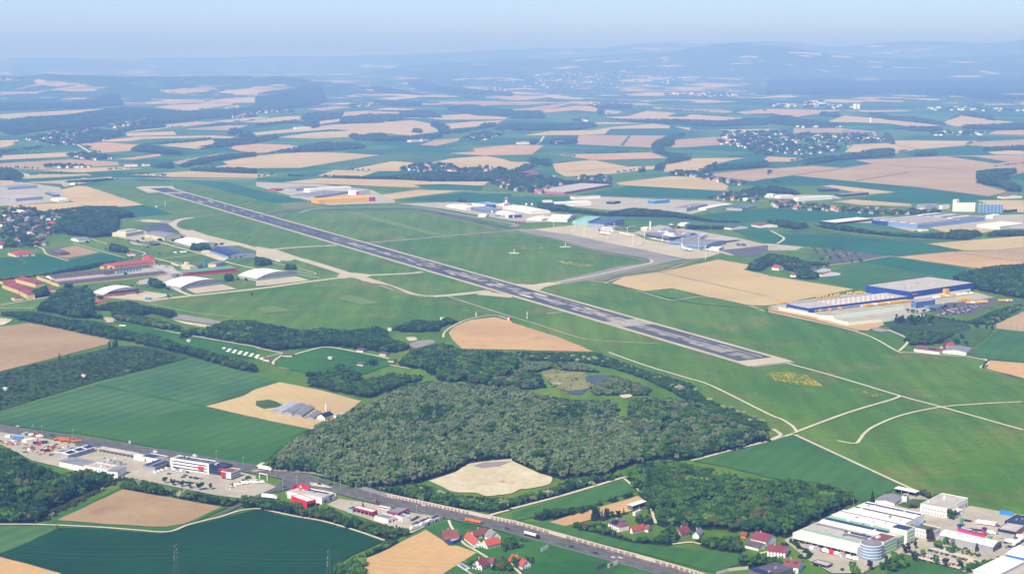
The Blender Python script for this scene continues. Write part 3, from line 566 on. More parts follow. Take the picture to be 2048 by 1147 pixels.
for s, w_ in (("D0 -60,780 0,781 280,782 700,800 1000,822 1200,838 1300,827 1400,787 1560,745 1640,727 1780,682 1913,664 D1 100,680 300,722 500,757 760,832 960,902", 5.0), ("D1 1440,750 1460,800 1510,870 1560,930 1640,975 1730,1030", 4), ("D1 1700,728 1830,690 1913,668 D2 0,665 400,560 800,440 850,432", 7),
              ("D2 840,440 900,490 990,560 1030,630 1050,700 1075,775", 4.5), ("D2 0,1100 60,1147 100,1250", 4), ("D1 1500,1085 1560,1120 1620,1160", 3), ("D2 1200,930 1330,915 1410,930", 5), ("D2 1850,1000 1913,985", 5)):
    strip("path", gravel, s, w_ * .58)
# ================================================================ trees, woods, hedges
def leaf_mat(name, rgb, rgb2, blossom=0.0):
    m, n, b = newmat(name); N = n.nodes.new; L = n.links.new
    oi = N("ShaderNodeObjectInfo"); tc = N("ShaderNodeNewGeometry")
    no = N("ShaderNodeTexNoise"); no.inputs['Scale'].default_value = .55; no.inputs['Detail'].default_value = 3; L(tc.outputs['Position'], no.inputs['Vector'])
    ad = N("ShaderNodeMath"); ad.operation = 'MULTIPLY_ADD'; L(oi.outputs['Random'], ad.inputs[0]); ad.inputs[1].default_value = .9
    mr = N("ShaderNodeMapRange"); mr.inputs[1].default_value = .3; mr.inputs[2].default_value = .7; mr.inputs[3].default_value = -.25; mr.inputs[4].default_value = .35
    L(no.outputs['Fac'], mr.inputs[0]); L(mr.outputs[0], ad.inputs[2]); ad.use_clamp = True
    mx = N("ShaderNodeMix"); mx.data_type = 'RGBA'; L(ad.outputs[0], mx.inputs[0]); mx.inputs[6].default_value = C3(rgb, .5); mx.inputs[7].default_value = C3(rgb2, .5)
    out = mx.outputs[2]
    L(out, b.inputs['Base Color']); b.inputs['Roughness'].default_value = .8; b.inputs['Specular IOR Level'].default_value = .15
    return m
bark = plain("bark", (110, 100, 88), .9)
LEAF = dict(green=leaf_mat("leaves_green", (50, 100, 30), (94, 144, 50)), dark=leaf_mat("leaves_dark_green", (30, 70, 32), (62, 108, 44)),
            silver=leaf_mat("leaves_silver_grey", (94, 122, 80), (150, 172, 126)), brown=leaf_mat("leaves_brownish", (78, 100, 46), (118, 116, 70)),
            fresh=leaf_mat("leaves_fresh_green", (86, 138, 46), (134, 172, 70)), fir=leaf_mat("needles", (34, 62, 48), (56, 86, 60)),
            bloom=leaf_mat("white_blossom", (170, 186, 150), (226, 228, 206)), plum=leaf_mat("leaves_plum", (74, 58, 62), (104, 78, 76)))
def crown_me(name, mat, seed, form='round', detail=1):
    """lumpy crown with loose leaf clumps round it; unit height, base at z = 0"""
    r = random.Random(seed); V = []; Fc = []
    def blob(c, rad, sub, sq=1.0):
        bm = bmesh.new(); bmesh.ops.create_icosphere(bm, subdivisions=sub, radius=1.0); n0 = len(V)
        ph = [r.uniform(0, 6.28) for _ in range(6)]
        for v in bm.verts:
            p = v.co; k = 1 + .16 * math.sin(5 * p.x + ph[0]) * math.sin(4 * p.y + ph[1]) + .14 * math.sin(7 * p.z + ph[2] + 3 * p.x) + r.uniform(-.13, .13)
            V.append((c[0] + p.x * rad * k, c[1] + p.y * rad * k, c[2] + p.z * rad * k * sq))
        for f in bm.faces: Fc.append(tuple(n0 + v.index for v in f.verts))
        bm.free()
    def card(c, s):
        a = Vector((r.gauss(0, 1), r.gauss(0, 1), r.gauss(0, .7))).normalized(); b_ = a.orthogonal().normalized(); b_.rotate(Matrix.Rotation(r.uniform(0, 6.28), 3, a)); d = a.cross(b_)
        n0 = len(V); c = Vector(c)
        for k in range(3):
            an = k * 2.09 + r.uniform(-.4, .4); q = c + (b_ * math.cos(an) + d * math.sin(an)) * s * r.uniform(.7, 1.3); V.append(tuple(q))
        Fc.append((n0, n0 + 1, n0 + 2))
    if form == 'fir':
        for i in range(7):
            z = .12 + i * .125; rr = .20 * (1 - (z - .1) / .95) + .02; n0 = len(V); V.append((0, 0, min(1, z + .20)))
            for k in range(9):
                an = k * .698 + r.uniform(-.15, .15); q = rr * r.uniform(.72, 1.15); V.append((q * math.cos(an), q * math.sin(an), z - r.uniform(0, .04)))
            for k in range(9): Fc.append((n0, n0 + 1 + k, n0 + 1 + (k + 1) % 9))
        for _ in range(50 * detail):
            z = r.uniform(.1, .95); an = r.uniform(0, 6.28); rr = .2 * (1.02 - z) ; card((rr * math.cos(an), rr * math.sin(an), z), .04)
    else:
        if form == 'round': n, R0, zc, tall = 13, .27, .58, .34
        elif form == 'wide': n, R0, zc, tall = 14, .38, .52, .28
        elif form == 'poplar': n, R0, zc, tall = 7, .07, .55, .42
        elif form == 'bush': n, R0, zc, tall = 7, .45, .42, .30
        cs = []
        for i in range(n):
            an = i * 2.4 + r.uniform(-.5, .5); q = R0 * math.sqrt(r.uniform(.05, 1)); zz = zc + tall * r.uniform(-1, 1) * (1 - .45 * q / R0)
            rad = (R0 * .50 if form != 'poplar' else .075) * r.uniform(.7, 1.1); cs.append((q * math.cos(an), q * math.sin(an), zz, rad))
            blob((q * math.cos(an), q * math.sin(an), min(zz, .97 - rad * .8)), rad, 2 if detail > 1 else 1, .85)
        for _ in range(100 * detail):
            c = cs[r.randrange(n)]; d_ = Vector((r.gauss(0, 1), r.gauss(0, 1), r.gauss(.25, .9))).normalized() * c[3] * r.uniform(.95, 1.3)
            card((c[0] + d_.x, c[1] + d_.y, max(.05, min(1.03, c[2] + d_.z * .85))), (.045 if form != 'bush' else .09) * r.uniform(.7, 1.3))
    me = bpy.data.meshes.new(name); me.from_pydata(V, [], Fc); me.materials.append(mat); me.update(); return me
def trunk_me(name, form):
    mb = MB(); tall = .9 if form in ('fir', 'poplar') else .62
    mb.rod((0, 0, -.01), (0, 0, tall * .6), .022, 6, r1=.014); mb.rod((0, 0, tall * .6), (.01, .005, tall), .014, 5, r1=.004)
    if form in ('round', 'wide'):
        for k in range(3):
            a = k * 2.1 + .4; mb.rod((0, 0, .24 + .05 * k), (.16 * math.cos(a), .16 * math.sin(a), .5 + .04 * k), .010, 4, r1=.004)
    return mb.mesh(name, bark)
KIND = {'green': ('round', 'green'), 'greenw': ('wide', 'green'), 'dark': ('round', 'dark'), 'darkw': ('wide', 'dark'), 'silver': ('round', 'silver'), 'brown': ('wide', 'brown'), 'fresh': ('wide', 'fresh'),
        'fir': ('fir', 'fir'), 'poplar': ('poplar', 'dark'), 'bush': ('bush', 'green'), 'bushd': ('bush', 'dark'), 'bushb': ('bush', 'brown'), 'bloom': ('bush', 'bloom'), 'plum': ('round', 'plum'), 'bushs': ('bush', 'silver')}
NV = 3
CR = {k: [crown_me("crown", LEAF[v[1]], hash_, v[0], 2) for hash_ in range(11 + 7 * i, 11 + 7 * i + NV)] for i, (k, v) in enumerate(KIND.items())}
TRK = {f: trunk_me("trunk", f) for f in ('round', 'wide', 'fir', 'poplar', 'bush')}
SRC = bpy.data.collections.new("tree_shapes"); SRC_IDX = {}
_n = 0
for k in KIND:                                      # one joined crown-and-trunk shape per kind for the massed woods
    for j, me in enumerate(CR[k][:NV]):
        form = KIND[k][0]; tm = TRK[form]; V = [tuple(v.co) for v in me.vertices]; n0 = len(V); V += [tuple(v.co) for v in tm.vertices]
        Fc = [tuple(p.vertices) for p in me.polygons]; nf = len(Fc); Fc += [tuple(n0 + q for q in p.vertices) for p in tm.polygons]
        m2 = bpy.data.meshes.new("tree_shape"); m2.from_pydata(V, [], Fc); m2.materials.append(me.materials[0]); m2.materials.append(bark)
        m2.polygons.foreach_set("material_index", [0] * nf + [1] * (len(Fc) - nf)); m2.update()
        o = bpy.data.objects.new("shape_%03d" % _n, m2); SRC.objects.link(o); SRC_IDX[(k, j)] = _n; _n += 1
def proj(p):
    x, y, z = p[0], p[1], p[2] - CAM_H
    f = y * math.cos(TH) - z * math.sin(TH); u = y * math.sin(TH) + z * math.cos(TH)
    return CX + F * x / f, CY - F * u / f
def inside(poly, x, y):
    c = False; j = len(poly) - 1
    for i in range(len(poly)):
        xi, yi = poly[i]; xj, yj = poly[j]
        if (yi > y) != (yj > y) and x < (xj - xi) * (y - yi) / (yj - yi) + xi: c = not c
        j = i
    return c
def ppx(s):
    out = []; tile = 'P'
    for tok in s.split():
        if ',' in tok:
            x, y = tok.split(','); out.append(uz(tile, float(x), float(y)))
        else: tile = tok
    return out
FLOORS = []
TREES = []                                        # (x, y, height, kind, wood)
tr = random.Random(21)
def mixpick(mix):
    t = sum(w_ for _, w_ in mix); q = tr.uniform(0, t)
    for k, w_ in mix:
        q -= w_
        if q <= 0: return k
    return mix[-1][0]
OCC = {}
def put(x, y, h, k, wood, zz=None):
    TREES.append((x, y, h, k, wood))
def wood(s, mix, h=(9, 14), sp=6.5, place='wood', holes=(), fill=1.0, top=1.0, floor=True):
    """fills the outline seen in the photo: feet and tops of the trees both stay inside it"""
    poly = ppx(s); hol = [ppx(q) for q in holes]
    gx = [G(x, max(y, 125)) for x, y in poly]; x0 = min(p.x for p in gx); x1 = max(p.x for p in gx); y0 = min(p.y for p in gx); y1 = max(p.y for p in gx)
    dm = (y0 + y1) / 2; far = dm > 5200; sp_ = sp if not far else max(sp, dm / 560.0); hh = h

    ny = int((y1 - y0) / (sp_ * .88)) + 1; nx = int((x1 - x0) / sp_) + 1
    for j in range(ny + 1):
        for i in range(nx + 1):
            x = x0 + (i + .5 * (j % 2)) * sp_ + tr.uniform(-.34, .34) * sp_; y = y0 + j * sp_ * .88 + tr.uniform(-.34, .34) * sp_
            if tr.random() > fill: continue
            px, py = proj((x, y, 0))
            if not inside(poly, px, py): continue
            nz = math.sin(x * .021 + 1.7 * math.sin(y * .013)) * math.sin(y * .017 + 2.1 * math.sin(x * .011)) + .6 * math.sin(x * .06 + y * .05) * math.sin(y * .07 - x * .03)
            q = tr.uniform(*hh) * (1 + .16 * nz) * (1.25 if tr.random() < .06 else 1)
            if top:
                tx, ty = proj((x, y, q * top))
                if not inside(poly, tx, ty):
                    q *= .55; tx, ty = proj((x, y, q))
                    if far or not inside(poly, tx, ty):
                        if not far or tr.random() < .5: continue
            if any(inside(z, px, py) for z in hol): continue
            kk = mixpick(mix)
            if kk == 'silver' and nz < -.62 and tr.random() < .75: kk = 'green' if nz > -.9 else 'dark'
            if nz > .95 and tr.random() < .5 and not far: continue
            put(x, y, q, kk, place)
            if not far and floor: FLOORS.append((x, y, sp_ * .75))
def belt(s, mix, h=(8, 12), sp=7, width=6, place='hedge', sm=True, P=None):
    P = P or pts(s); P = smooth(P, 3) if sm and len(P) > 2 else P
    for p, q in zip(P[:-1], P[1:]):
        L_ = (q - p).length; n = max(1, int(L_ / sp)); t = (q - p).normalized(); nn = Vector((-t.y, t.x, 0))
        for k in range(n):
            for m_ in range(max(1, int(width / sp))):
                c = p + t * (k + tr.random()) * L_ / n + nn * tr.uniform(-.5, .5) * width
                put(c.x, c.y, tr.uniform(*h), mixpick(mix), place)
def tree_at(s, k, h, place='single'):
    for p in pts(s): put(p.x, p.y, h * tr.uniform(.9, 1.1), k, place)
GRN = [('green', 4), ('greenw', 2), ('dark', 2), ('fresh', 1.0), ('brown', .6)]
DRK = [('dark', 4), ('darkw', 3), ('green', 2), ('greenw', 1)]
SLV = [('silver', 11), ('green', 1.2), ('dark', .8)]
MIXW = [('silver', 5), ('green', 2.4), ('dark', 2.4), ('greenw', 1), ('brown', .4)]
BRN = [('brown', .8), ('green', 3), ('darkw', 2), ('greenw', 3), ('dark', 1), ('fresh', .7)]
BSH = [('bush', 5), ('bushd', 3), ('bushs', 1)]
pit = "D1 1285,452 1500,385 1590,318 1800,300 1913,292 D2 0,305 100,350 200,395 305,432 280,492 120,520 0,560 D1 1720,600 1640,545 1480,545 1390,500"
marsh = "C2 180,680 330,630 560,680 760,700 740,790 640,840 430,870 300,820"
wood("D0 -100,170 0,188 60,200 130,250 200,290 340,340 450,390 560,370 640,345 800,380 850,430 830,480 700,530 600,570 420,650 300,740 260,768 -100,772", [('dark', 3), ('darkw', 3), ('green', 2), ('greenw', 2), ('brown', .7)], (9, 15), 6, "wood at the lower left")
belt("D0 290,760 420,690 560,620 700,540 850,470 900,440", [('bushb', 6), ('bloom', .4)], (3, 5), 3.5, 9, "scrub edge")
wood("D0 880,500 950,415 1150,450 1250,500 1450,520 1650,555 1840,590 1830,625 1660,650 1300,582 950,522", [('green', 3), ('dark', 2), ('bush', 2), ('bloom', .3)], (6, 9), 4.5, "hedge beside the brown field")
wood("D1 -100,540 0,560 150,590 300,600 400,640 560,640 660,690 850,750 1000,770 1130,790 1150,850 1000,905 960,895 760,828 500,752 200,700 -100,650", [('green', 3), ('greenw', 2), ('dark', 2), ('brown', .8), ('bush', 1)], (6, 10), 4.8, "hedge beside the dark crop field")
wood("D1 600,1060 770,995 960,900 1130,850 1160,862 1000,955 775,1050 820,1100 880,1200 560,1200", [('greenw', 3), ('green', 3), ('fresh', 1)], (5, 8), 4.5, "hedge beside the sandy field")
wood("D1 50,330 280,125 400,55 C1 480,1050 650,1000 700,950 860,895 1080,790 1300,735 1500,760 1913,780 C2 60,800 250,850 450,880 900,880 D2 700,-120 900,0 1000,330 850,340 700,420 300,440 100,370 0,300 D1 1913,285 1600,310 1490,380 1280,450 1000,500 700,510 400,400 100,375", SLV, (9, 13.5), 5.6, "silver grey wood", [pit])
wood("C2 900,870 1100,860 1300,880 1500,930 1700,1060 1913,1130 D2 1913,155 1330,300 1000,300 850,100", MIXW, (8, 12), 6, "mixed wood beside the airfield", [pit])
wood("C1 1913,700 C2 0,640 200,690 260,800 60,830 C1 1700,790 1600,720", MIXW, (7, 11), 6, "silver grey wood", [marsh])
wood("C2 180,680 330,630 560,680 600,700 600,800 560,830 430,860 300,810", [("bushs", 4), ("bush", 3)], (1.2, 3.2), 6, "reed scrub by the pond", fill=.30, floor=False)
wood("C2 560,780 760,700 900,740 1050,800 1000,860 620,860", [('bushs', 4), ('silver', 3), ('bush', 2)], (4, 8), 5, "reed scrub by the pond")
wood("C2 300,600 480,610 640,660 640,690 400,680", [('silver', 3), ('bushs', 2)], (4, 7), 5, "reed scrub by the pond")
wood("C2 60,590 330,610 330,660 230,680 100,700", [('silver', 4)], (6, 9), 5, "silver grey wood")
wood("D1 330,370 700,440 1000,480 1290,470 1480,545 1750,565 1913,560 D2 0,560 300,490 430,420 700,390 850,375 840,425 400,545 0,655 D1 1800,695 1400,650 1000,545 650,440", [('greenw', 3), ('green', 3), ('dark', 2), ('bushs', 1), ('bloom', .35)], (5, 9), 5, "green thicket beside the main road")
wood("D2 850,440 870,340 1100,280 1330,310 1700,400 1913,440 D3 150,420 480,465 620,515 665,610 560,655 400,725 240,800 180,880 0,860 D2 1700,830 1400,800 1100,770 1045,690 960,540 900,480", BRN, (9, 14), 6.3, "green wood beside the factory")
wood("D2 170,750 180,650 330,640 500,640 620,600 760,555 900,505 930,560 640,645 560,695 300,745", [('green', 3), ('dark', 3), ('brown', 1), ('darkw', 1)], (7, 11), 5, "hedge in the field")
wood("D2 590,700 600,620 660,650 870,650 880,700 700,740 610,750", [('fir', 3), ('dark', 2)], (9, 13), 5, "conifers by the houses")
wood("D2 410,800 480,740 700,760 800,830 870,880 900,850 1060,860 1100,830 1200,760 1230,880 1200,935 900,915 650,855 500,830", GRN, (6, 10), 6, "gardens by the main road")
wood("D2 1060,700 1200,700 1460,800 1700,830 1700,850 1440,830 1210,800 1080,790", GRN, (7, 11), 6.5, "green wood beside the factory")
wood("D2 1390,850 1680,850 1750,960 1670,1000 1400,940", BRN, (6, 9), 5.5, "gardens by the main road")
wood("D2 1700,1000 1850,980 1913,1010 1913,1100 1760,1110 1680,1080", GRN, (7, 10), 5.5, "gardens by the main road")
wood("D2 920,690 1050,700 1060,780 960,780", GRN, (6, 10), 6, "gardens by the main road")
wood("D3 0,1010 100,1000 130,1080 100,1110 0,1090", GRN, (5, 8), 5.5, "gardens by the main road")
wood("D3 20,870 130,900 290,1020 270,1040 160,950", GRN, (4, 7), 5, "gardens by the main road")
wood("D1 1130,790 1150,800 1140,850 1060,850", GRN, (6, 9), 5, "gardens by the main road")
wood("D1 1530,830 1600,800 1720,800 1830,850 1820,870 1600,830", BSH, (3, 5), 4, "gardens by the farm")
wood("D1 1840,880 1913,850 D2 0,870 160,890 150,915 60,950 0,990 D1 1850,985", GRN, (5, 8), 5, "gardens by the farm")
wood("D1 1540,1060 1680,1010 1720,1020 1600,1100", BSH, (3, 5), 4, "gardens by the farm"); wood("D1 1810,1020 1913,1040 1913,1147 1800,1147 1720,1120", GRN, (5, 8), 5, "gardens by the farm")
wood("D2 60,1000 150,1000 170,1070 90,1090", GRN, (6, 8), 5, "gardens by the farm")
wood("C2 0,525 350,530 620,535 740,565 1000,665 1350,765 1420,860 1600,940 1913,1060 1913,1140 1600,1040 1300,890 1000,740 760,660 500,610 100,600", [('bush', 5), ('bushd', 2), ('green', 2), ('bloom', .35)], (3.5, 6.5), 4.6, "shrubs beside the airfield")
belt("C2 610,545 700,590 780,620 860,660 980,700 1080,730 1200,780 1260,800 1340,840 1440,890 1520,930 1640,970 1750,1010 1880,1060", [('bloom', 3), ('bush', 3)], (3.5, 5.5), 7, 8, "blossoming hedge by the airfield")
wood("C1 1060,600 1180,500 1400,455 1530,505 1913,525 C2 60,590 30,640 C1 1913,700 1700,790 1560,760 1400,760 1250,660 1100,655", BRN, (7, 12), 6, "thicket by the round field")
wood("C1 370,740 500,690 600,600 720,640 790,740 1000,680 1260,700 1200,760 1100,790 830,885 600,830 400,790", BRN, (6, 11), 6.5, "thicket below the depot")
wood("C1 0,300 120,320 340,365 500,345 700,365 900,335 960,355 1000,420 1150,470 1150,515 1000,545 560,488 300,515 150,525 0,495", DRK, (8, 12), 6.5, "belt above the depot")
wood("C1 1000,350 1180,285 1350,295 1430,265 1530,310 1400,340 1350,385 1100,390 1000,370", DRK, (6, 10), 6, "belt above the depot")
wood("C0 0,225 250,225 480,275 750,305 960,370 1150,395 1340,465 1500,500 1700,560 1913,620 1910,690 1700,655 1400,560 1200,515 950,450 850,440 560,385 300,325 220,312 100,270 0,265", [('green', 4), ('dark', 3), ('greenw', 2)], (6, 10), 6, "belt along the camp road")
wood("C0 280,185 370,115 450,50 590,45 690,120 690,230 770,260 760,292 700,285 560,285 400,245 300,235", DRK, (9, 14), 6.5, "trees in front of the hangars"); wood("C0 100,250 250,235 250,300 150,300", DRK, (7, 10), 6.5, "belt along the camp road")
wood("C0 700,190 830,155 960,145 1100,185 1290,215 1350,270 1270,285 1140,245 1000,285 850,290 840,230 720,225", [('dark', 5), ('fir', 1), ('green', 2)], (7, 11), 6, "trees in front of the hangars")
wood("C0 850,292 860,225 1020,250 1200,290 1400,350 1410,390 1340,388 1050,335", [('fresh', 2), ('brown', 2), ('green', 3)], (7, 9), 6, "tree rows along the camp road")
wood("C0 1340,440 1350,380 1400,345 1500,350 1700,290 1913,290 1913,490 1700,455 1480,415", [('green', 4), ('dark', 3), ('fresh', 1)], (7, 10), 6.3, "tree rows along the camp road")
wood("C0 -60,700 0,690 820,500 1000,490 1180,520 1410,578 1110,660 700,762 350,868 0,970 -80,985", [('bush', 5), ('bushd', 4), ('bushb', 1.5), ('bushs', 1), ('fresh', .2)], (1.8, 4.2), 5.2, "low scrub", fill=.62, floor=False)
wood("C0 560,620 800,560 1100,530 1400,580 1110,665 700,762", BSH, (2.5, 4.5), 5.5, "low scrub", fill=.7, floor=False)
wood("C3 1190,262 1330,270 1500,295 1700,215 1913,160 1913,205 1700,332 1540,332 1200,280", [('green', 4), ('fresh', 1), ('dark', 2)], (6, 9), 6, "trees by the parcel depot")
wood("C3 1020,440 1050,380 1180,370 1380,370 1390,410 1290,475 1080,490 1040,470", [('brown', 2), ('green', 3), ('dark', 2)], (6, 9), 6.5, "trees by the white farm")
belt("C3 950,330 1000,328 1060,335 1140,332 1240,335", [('poplar', 1)], (10, 20), 5, 14, "poplars by the parcel depot")
belt("C3 1540,350 1600,360 1700,370", [('fir', 1)], (7, 9), 4, 4, "conifers by the parcel depot")
for q in ("C3 1450,440", "C3 1410,475", "C3 1480,485"): tree_at(q, 'darkw', 9, "trees by the white farm")
belt("C3 1050,240 1100,245 1160,240 1380,205", DRK, (5, 8), 8, 8, "trees by the parcel depot")
wood("B3 1365,815 1400,775 1500,735 1700,705 1913,690 2000,690 C3 2000,140 1913,138 1700,105 1545,70 B3 1400,830", DRK, (10, 15), 8, "dark wood behind the parcel depot")
wood("B2 1740,740 1780,680 1913,620 B3 0,610 200,640 290,675 450,680 450,715 300,725 380,760 380,800 350,815 230,815 150,745 0,720 B2 1850,760", DRK, (7, 11), 8, "trees round the brown farm")
for s, m_, h, sp in (("B3 300,395 560,400 750,440 1000,465 1200,465 1370,455 1400,435 1560,440 1620,480 1480,522 1200,512 900,492 600,462 400,432", DRK, (7, 12), 8), ("B3 1630,500 1640,470 1700,445 1913,440 1913,492", DRK, (8, 12), 8),
    ("B2 190,300 200,235 380,250 480,280 700,310 900,275 1100,290 1300,320 1500,365 1700,370 1700,395 1500,392 1200,355 700,345 400,315", DRK, (8, 13), 8), ("B3 0,360 100,365 280,385 310,430 200,445 0,405", DRK, (7, 12), 9),
    ("B3 1565,60 1640,20 1850,-5 1860,20 1750,50 1760,90 1830,80 1890,120 1880,165 1790,160 1760,130 1620,112 1575,95", DRK, (12, 18), 9), ("B0 240,290 440,285 640,262 870,262 985,310 985,355 880,362 885,400 865,490 700,505 520,485 370,405 490,370 560,350 400,310", DRK, (10, 15), 8),
    ("B0 490,95 500,75 660,65 800,55 890,68 700,92", DRK, (6, 10), 8), ("B0 810,600 830,540 960,570 950,620 850,610", DRK, (6, 9), 6), ("B0 0,800 300,770 640,700 860,665 850,700 640,745 300,790 60,830 0,820", DRK, (5, 8), 6), ("B0 1125,860 1120,800 1160,800 1230,840 1230,885 1160,880", DRK, (9, 11), 6),
    ("B0 1420,600 1430,545 1490,525 1560,550 1560,600", DRK, (10, 12), 6), ("B0 250,950 250,880 330,855 360,880 355,945", [('darkw', 1)], (12, 15), 7), ("B0 480,890 490,830 530,840 540,890", DRK, (9, 11), 6), ("B0 595,870 620,860 680,880 690,930 650,1000 590,980", DRK, (10, 14), 6),
    ("B1 0,715 0,640 60,645 120,665 110,705 40,718", DRK, (8, 10), 6), ("B1 220,740 230,690 290,700 310,750", DRK, (8, 10), 6), ("B0 1670,835 1680,765 1730,770 1740,835", [('dark', 1)], (10, 12), 6), ("B3 1360,425 1400,470 1480,490 1380,520", DRK, (9, 14), 7)):
    wood(s, m_, h, sp, "trees on the airfield edge")
for s, k, h in (("B0 1195,535 1200,538", 'darkw', 9), ("B0 1720,668 1760,668 1800,662 1830,655", 'dark', 7), ("B0 1295,545 1360,518", 'dark', 9), ("B0 1780,825 1840,830", 'darkw', 7), ("B0 1610,578", 'dark', 7), ("B0 655,550 1030,545", 'darkw', 9), ("B0 740,965 755,968", 'darkw', 8), ("B0 1260,900", 'darkw', 8)): tree_at(s, k, h, "trees in the camp")
FARB = """A0 980,905 1000,875 1100,860 1200,880 1370,920 1360,938 1200,928|A0 1070,855 1400,825 1580,808 1580,822 1400,845 1080,862|A0 1470,885 1600,845 1800,800 1800,765 1870,765 1913,795 1913,850 1700,872 1500,892
A0 1310,1030 1400,985 1500,960 1700,935 1913,915 1913,948 1700,968 1500,1005 1330,1038|A0 1130,1035 1200,1000 1280,995 1300,1038|A0 1420,1055 1440,1035 1700,1030 1913,1040 1913,1078 1600,1065|A0 0,1030 90,1035 155,1075 155,1118 0,1122
A0 890,735 1000,715 1230,700 1235,730 1000,748 890,765|A0 170,900 180,880 320,862 330,880|A0 0,925 0,905 110,892 150,905|A0 0,682 200,652 480,640 700,605 900,580 1400,606 1700,596 1913,570 1913,622 1600,658 1340,692 1000,704 700,724 400,742 100,792 0,765
A0 0,540 500,545 880,500 930,560 560,585 0,600|A0 1700,785 1720,740 1800,735 1800,780|A1 0,508 320,488 490,478 540,530 460,560 250,590 0,612|A1 340,662 400,618 620,618 632,662 480,682 400,702|A1 300,690 450,690 482,722 420,738 380,722|A1 0,702 300,672 315,692 0,722
A1 625,702 640,655 850,628 1080,632 1092,672 900,698|A1 1070,610 1300,600 1375,640 1365,657 1100,652|A1 860,440 1050,460 1300,490 1200,495 880,482|A1 1420,570 1650,566 1913,598 1913,642 1650,642 1450,602|A1 685,795 720,770 800,790 850,780 960,768 985,800 1150,795 1370,778 1395,802 1150,832 900,832 740,825
A1 1305,720 1330,678 1390,700 1450,750 1440,778 1380,782 1360,742|A1 1460,768 1470,745 1640,732 1700,700 1785,692 1785,722 1500,772|A1 0,940 340,868 500,840 800,852 806,888 500,908 200,922|A1 820,530 950,528 1230,540 1230,572 980,567|A1 1790,750 1800,725 1913,700 1913,737
A1 480,1095 500,1078 740,1085 1000,1085 1300,1045 1600,1060 1913,1045 1913,1118 1500,1122 800,1112|A1 230,1090 240,1068 430,1085 420,1100|A1 1165,770 1180,738 1240,745 1238,772|A1 0,845 20,800 150,780 150,815|A2 0,752 20,700 280,700 600,695 645,720 500,747|A2 0,665 0,610 200,605 260,662
A2 640,655 900,675 1200,668 1560,680 1800,660 1913,668 1913,712 1500,722 1200,702 800,682|A2 1045,880 1060,840 1170,790 1290,765 1280,790 1210,830 1200,862 1100,882 1170,920 1350,945 1330,975 1200,1000 1130,1012 1140,1050 1070,1055 1080,1010 1200,965 1060,910
A2 100,978 120,960 290,970 305,1020 240,1020|A2 945,1068 950,1035 990,1030 1000,1065|A2 1355,1075 1480,1012 1700,1005 1913,980 1913,1028 1600,1048|A2 280,852 290,820 480,808 480,852|A2 0,1120 0,1050 100,1005 200,1015 60,1072|A2 645,635 650,590 680,598 672,637|A2 130,855 140,820 190,820 190,855
A3 0,700 0,648 170,643 250,668 430,688 560,700 540,722 200,722|A3 390,640 400,612 520,618 535,652|A3 755,655 765,618 870,622 885,657|A3 870,670 880,648 1100,652 1320,698 1315,717 1100,692|A3 1450,635 1460,608 1660,632 1700,682|A3 255,1018 270,975 400,955 640,925 800,892 940,888 945,942 700,962 500,978
A3 865,800 880,772 912,780 948,852 925,860|A3 1090,945 1100,918 1260,905 1250,942|A3 1600,910 1620,885 1913,862 1913,898 1700,903|A3 1565,1147 1570,1045 1700,1030 1850,1025 1850,1072 1740,1092 1640,1140|A3 1450,742 1460,712 1800,700 1913,695 1913,747|A3 1050,755 1060,722 1300,728 1300,762
A3 0,490 300,490 700,500 900,480 1300,500 1600,500 1913,480 1913,400 0,400|A3 1320,500 1600,520 1800,530 1913,520 1913,500 1600,490|A1 1100,400 1400,420 1913,470 1913,500 1500,480 1200,450|A0 1913,470 1000,440 600,420 200,430 0,400 0,360 400,380 1200,375 1800,400
B1 900,60 1000,40 1300,30 1913,20 1913,85 1300,85|B2 0,150 0,20 60,5 200,30 380,60 420,100 300,110 150,150|B2 380,110 400,70 600,70 740,80 760,110 500,100|B2 1620,190 1700,150 1850,110 1913,130 B3 0,110 60,120 230,150 220,190 100,175 0,180 B2 1750,200|B3 0,145 60,110 200,140 230,185 100,175 0,170
B2 1450,215 1470,185 1500,190 1505,218|B1 1500,240 1520,205 1570,210 1580,240|B3 1180,340 1240,275 1300,290 1300,325|B2 1180,440 1200,410 1260,410 1265,440|B2 1300,445 1320,400 1400,405 1580,405 1590,442|A3 0,1130 30,1110 120,1125 220,1147|B3 0,170 30,110 60,120 100,160 230,160 230,185|A0 520,860 560,790 700,740 900,760 920,790 700,840|A3 900,745 1000,730 1060,750|A2 560,560 900,555 880,590 650,590"""
for q in FARB.replace("\n", "|").split("|"):
    wood(q, DRK if 'A' in q[:2] else DRK, (10, 15), 9, "distant woods")
for s in ("A1 480,1092 700,1100 800,1105", "A0 690,905 760,918", "A2 1390,1050 1560,1020", "B0 500,95 900,72", "A3 1690,1022 1913,1000", "A2 1580,745 1913,738", "A3 560,760 700,770"): belt(s, DRK, (6, 9), 18, 6, "distant woods")
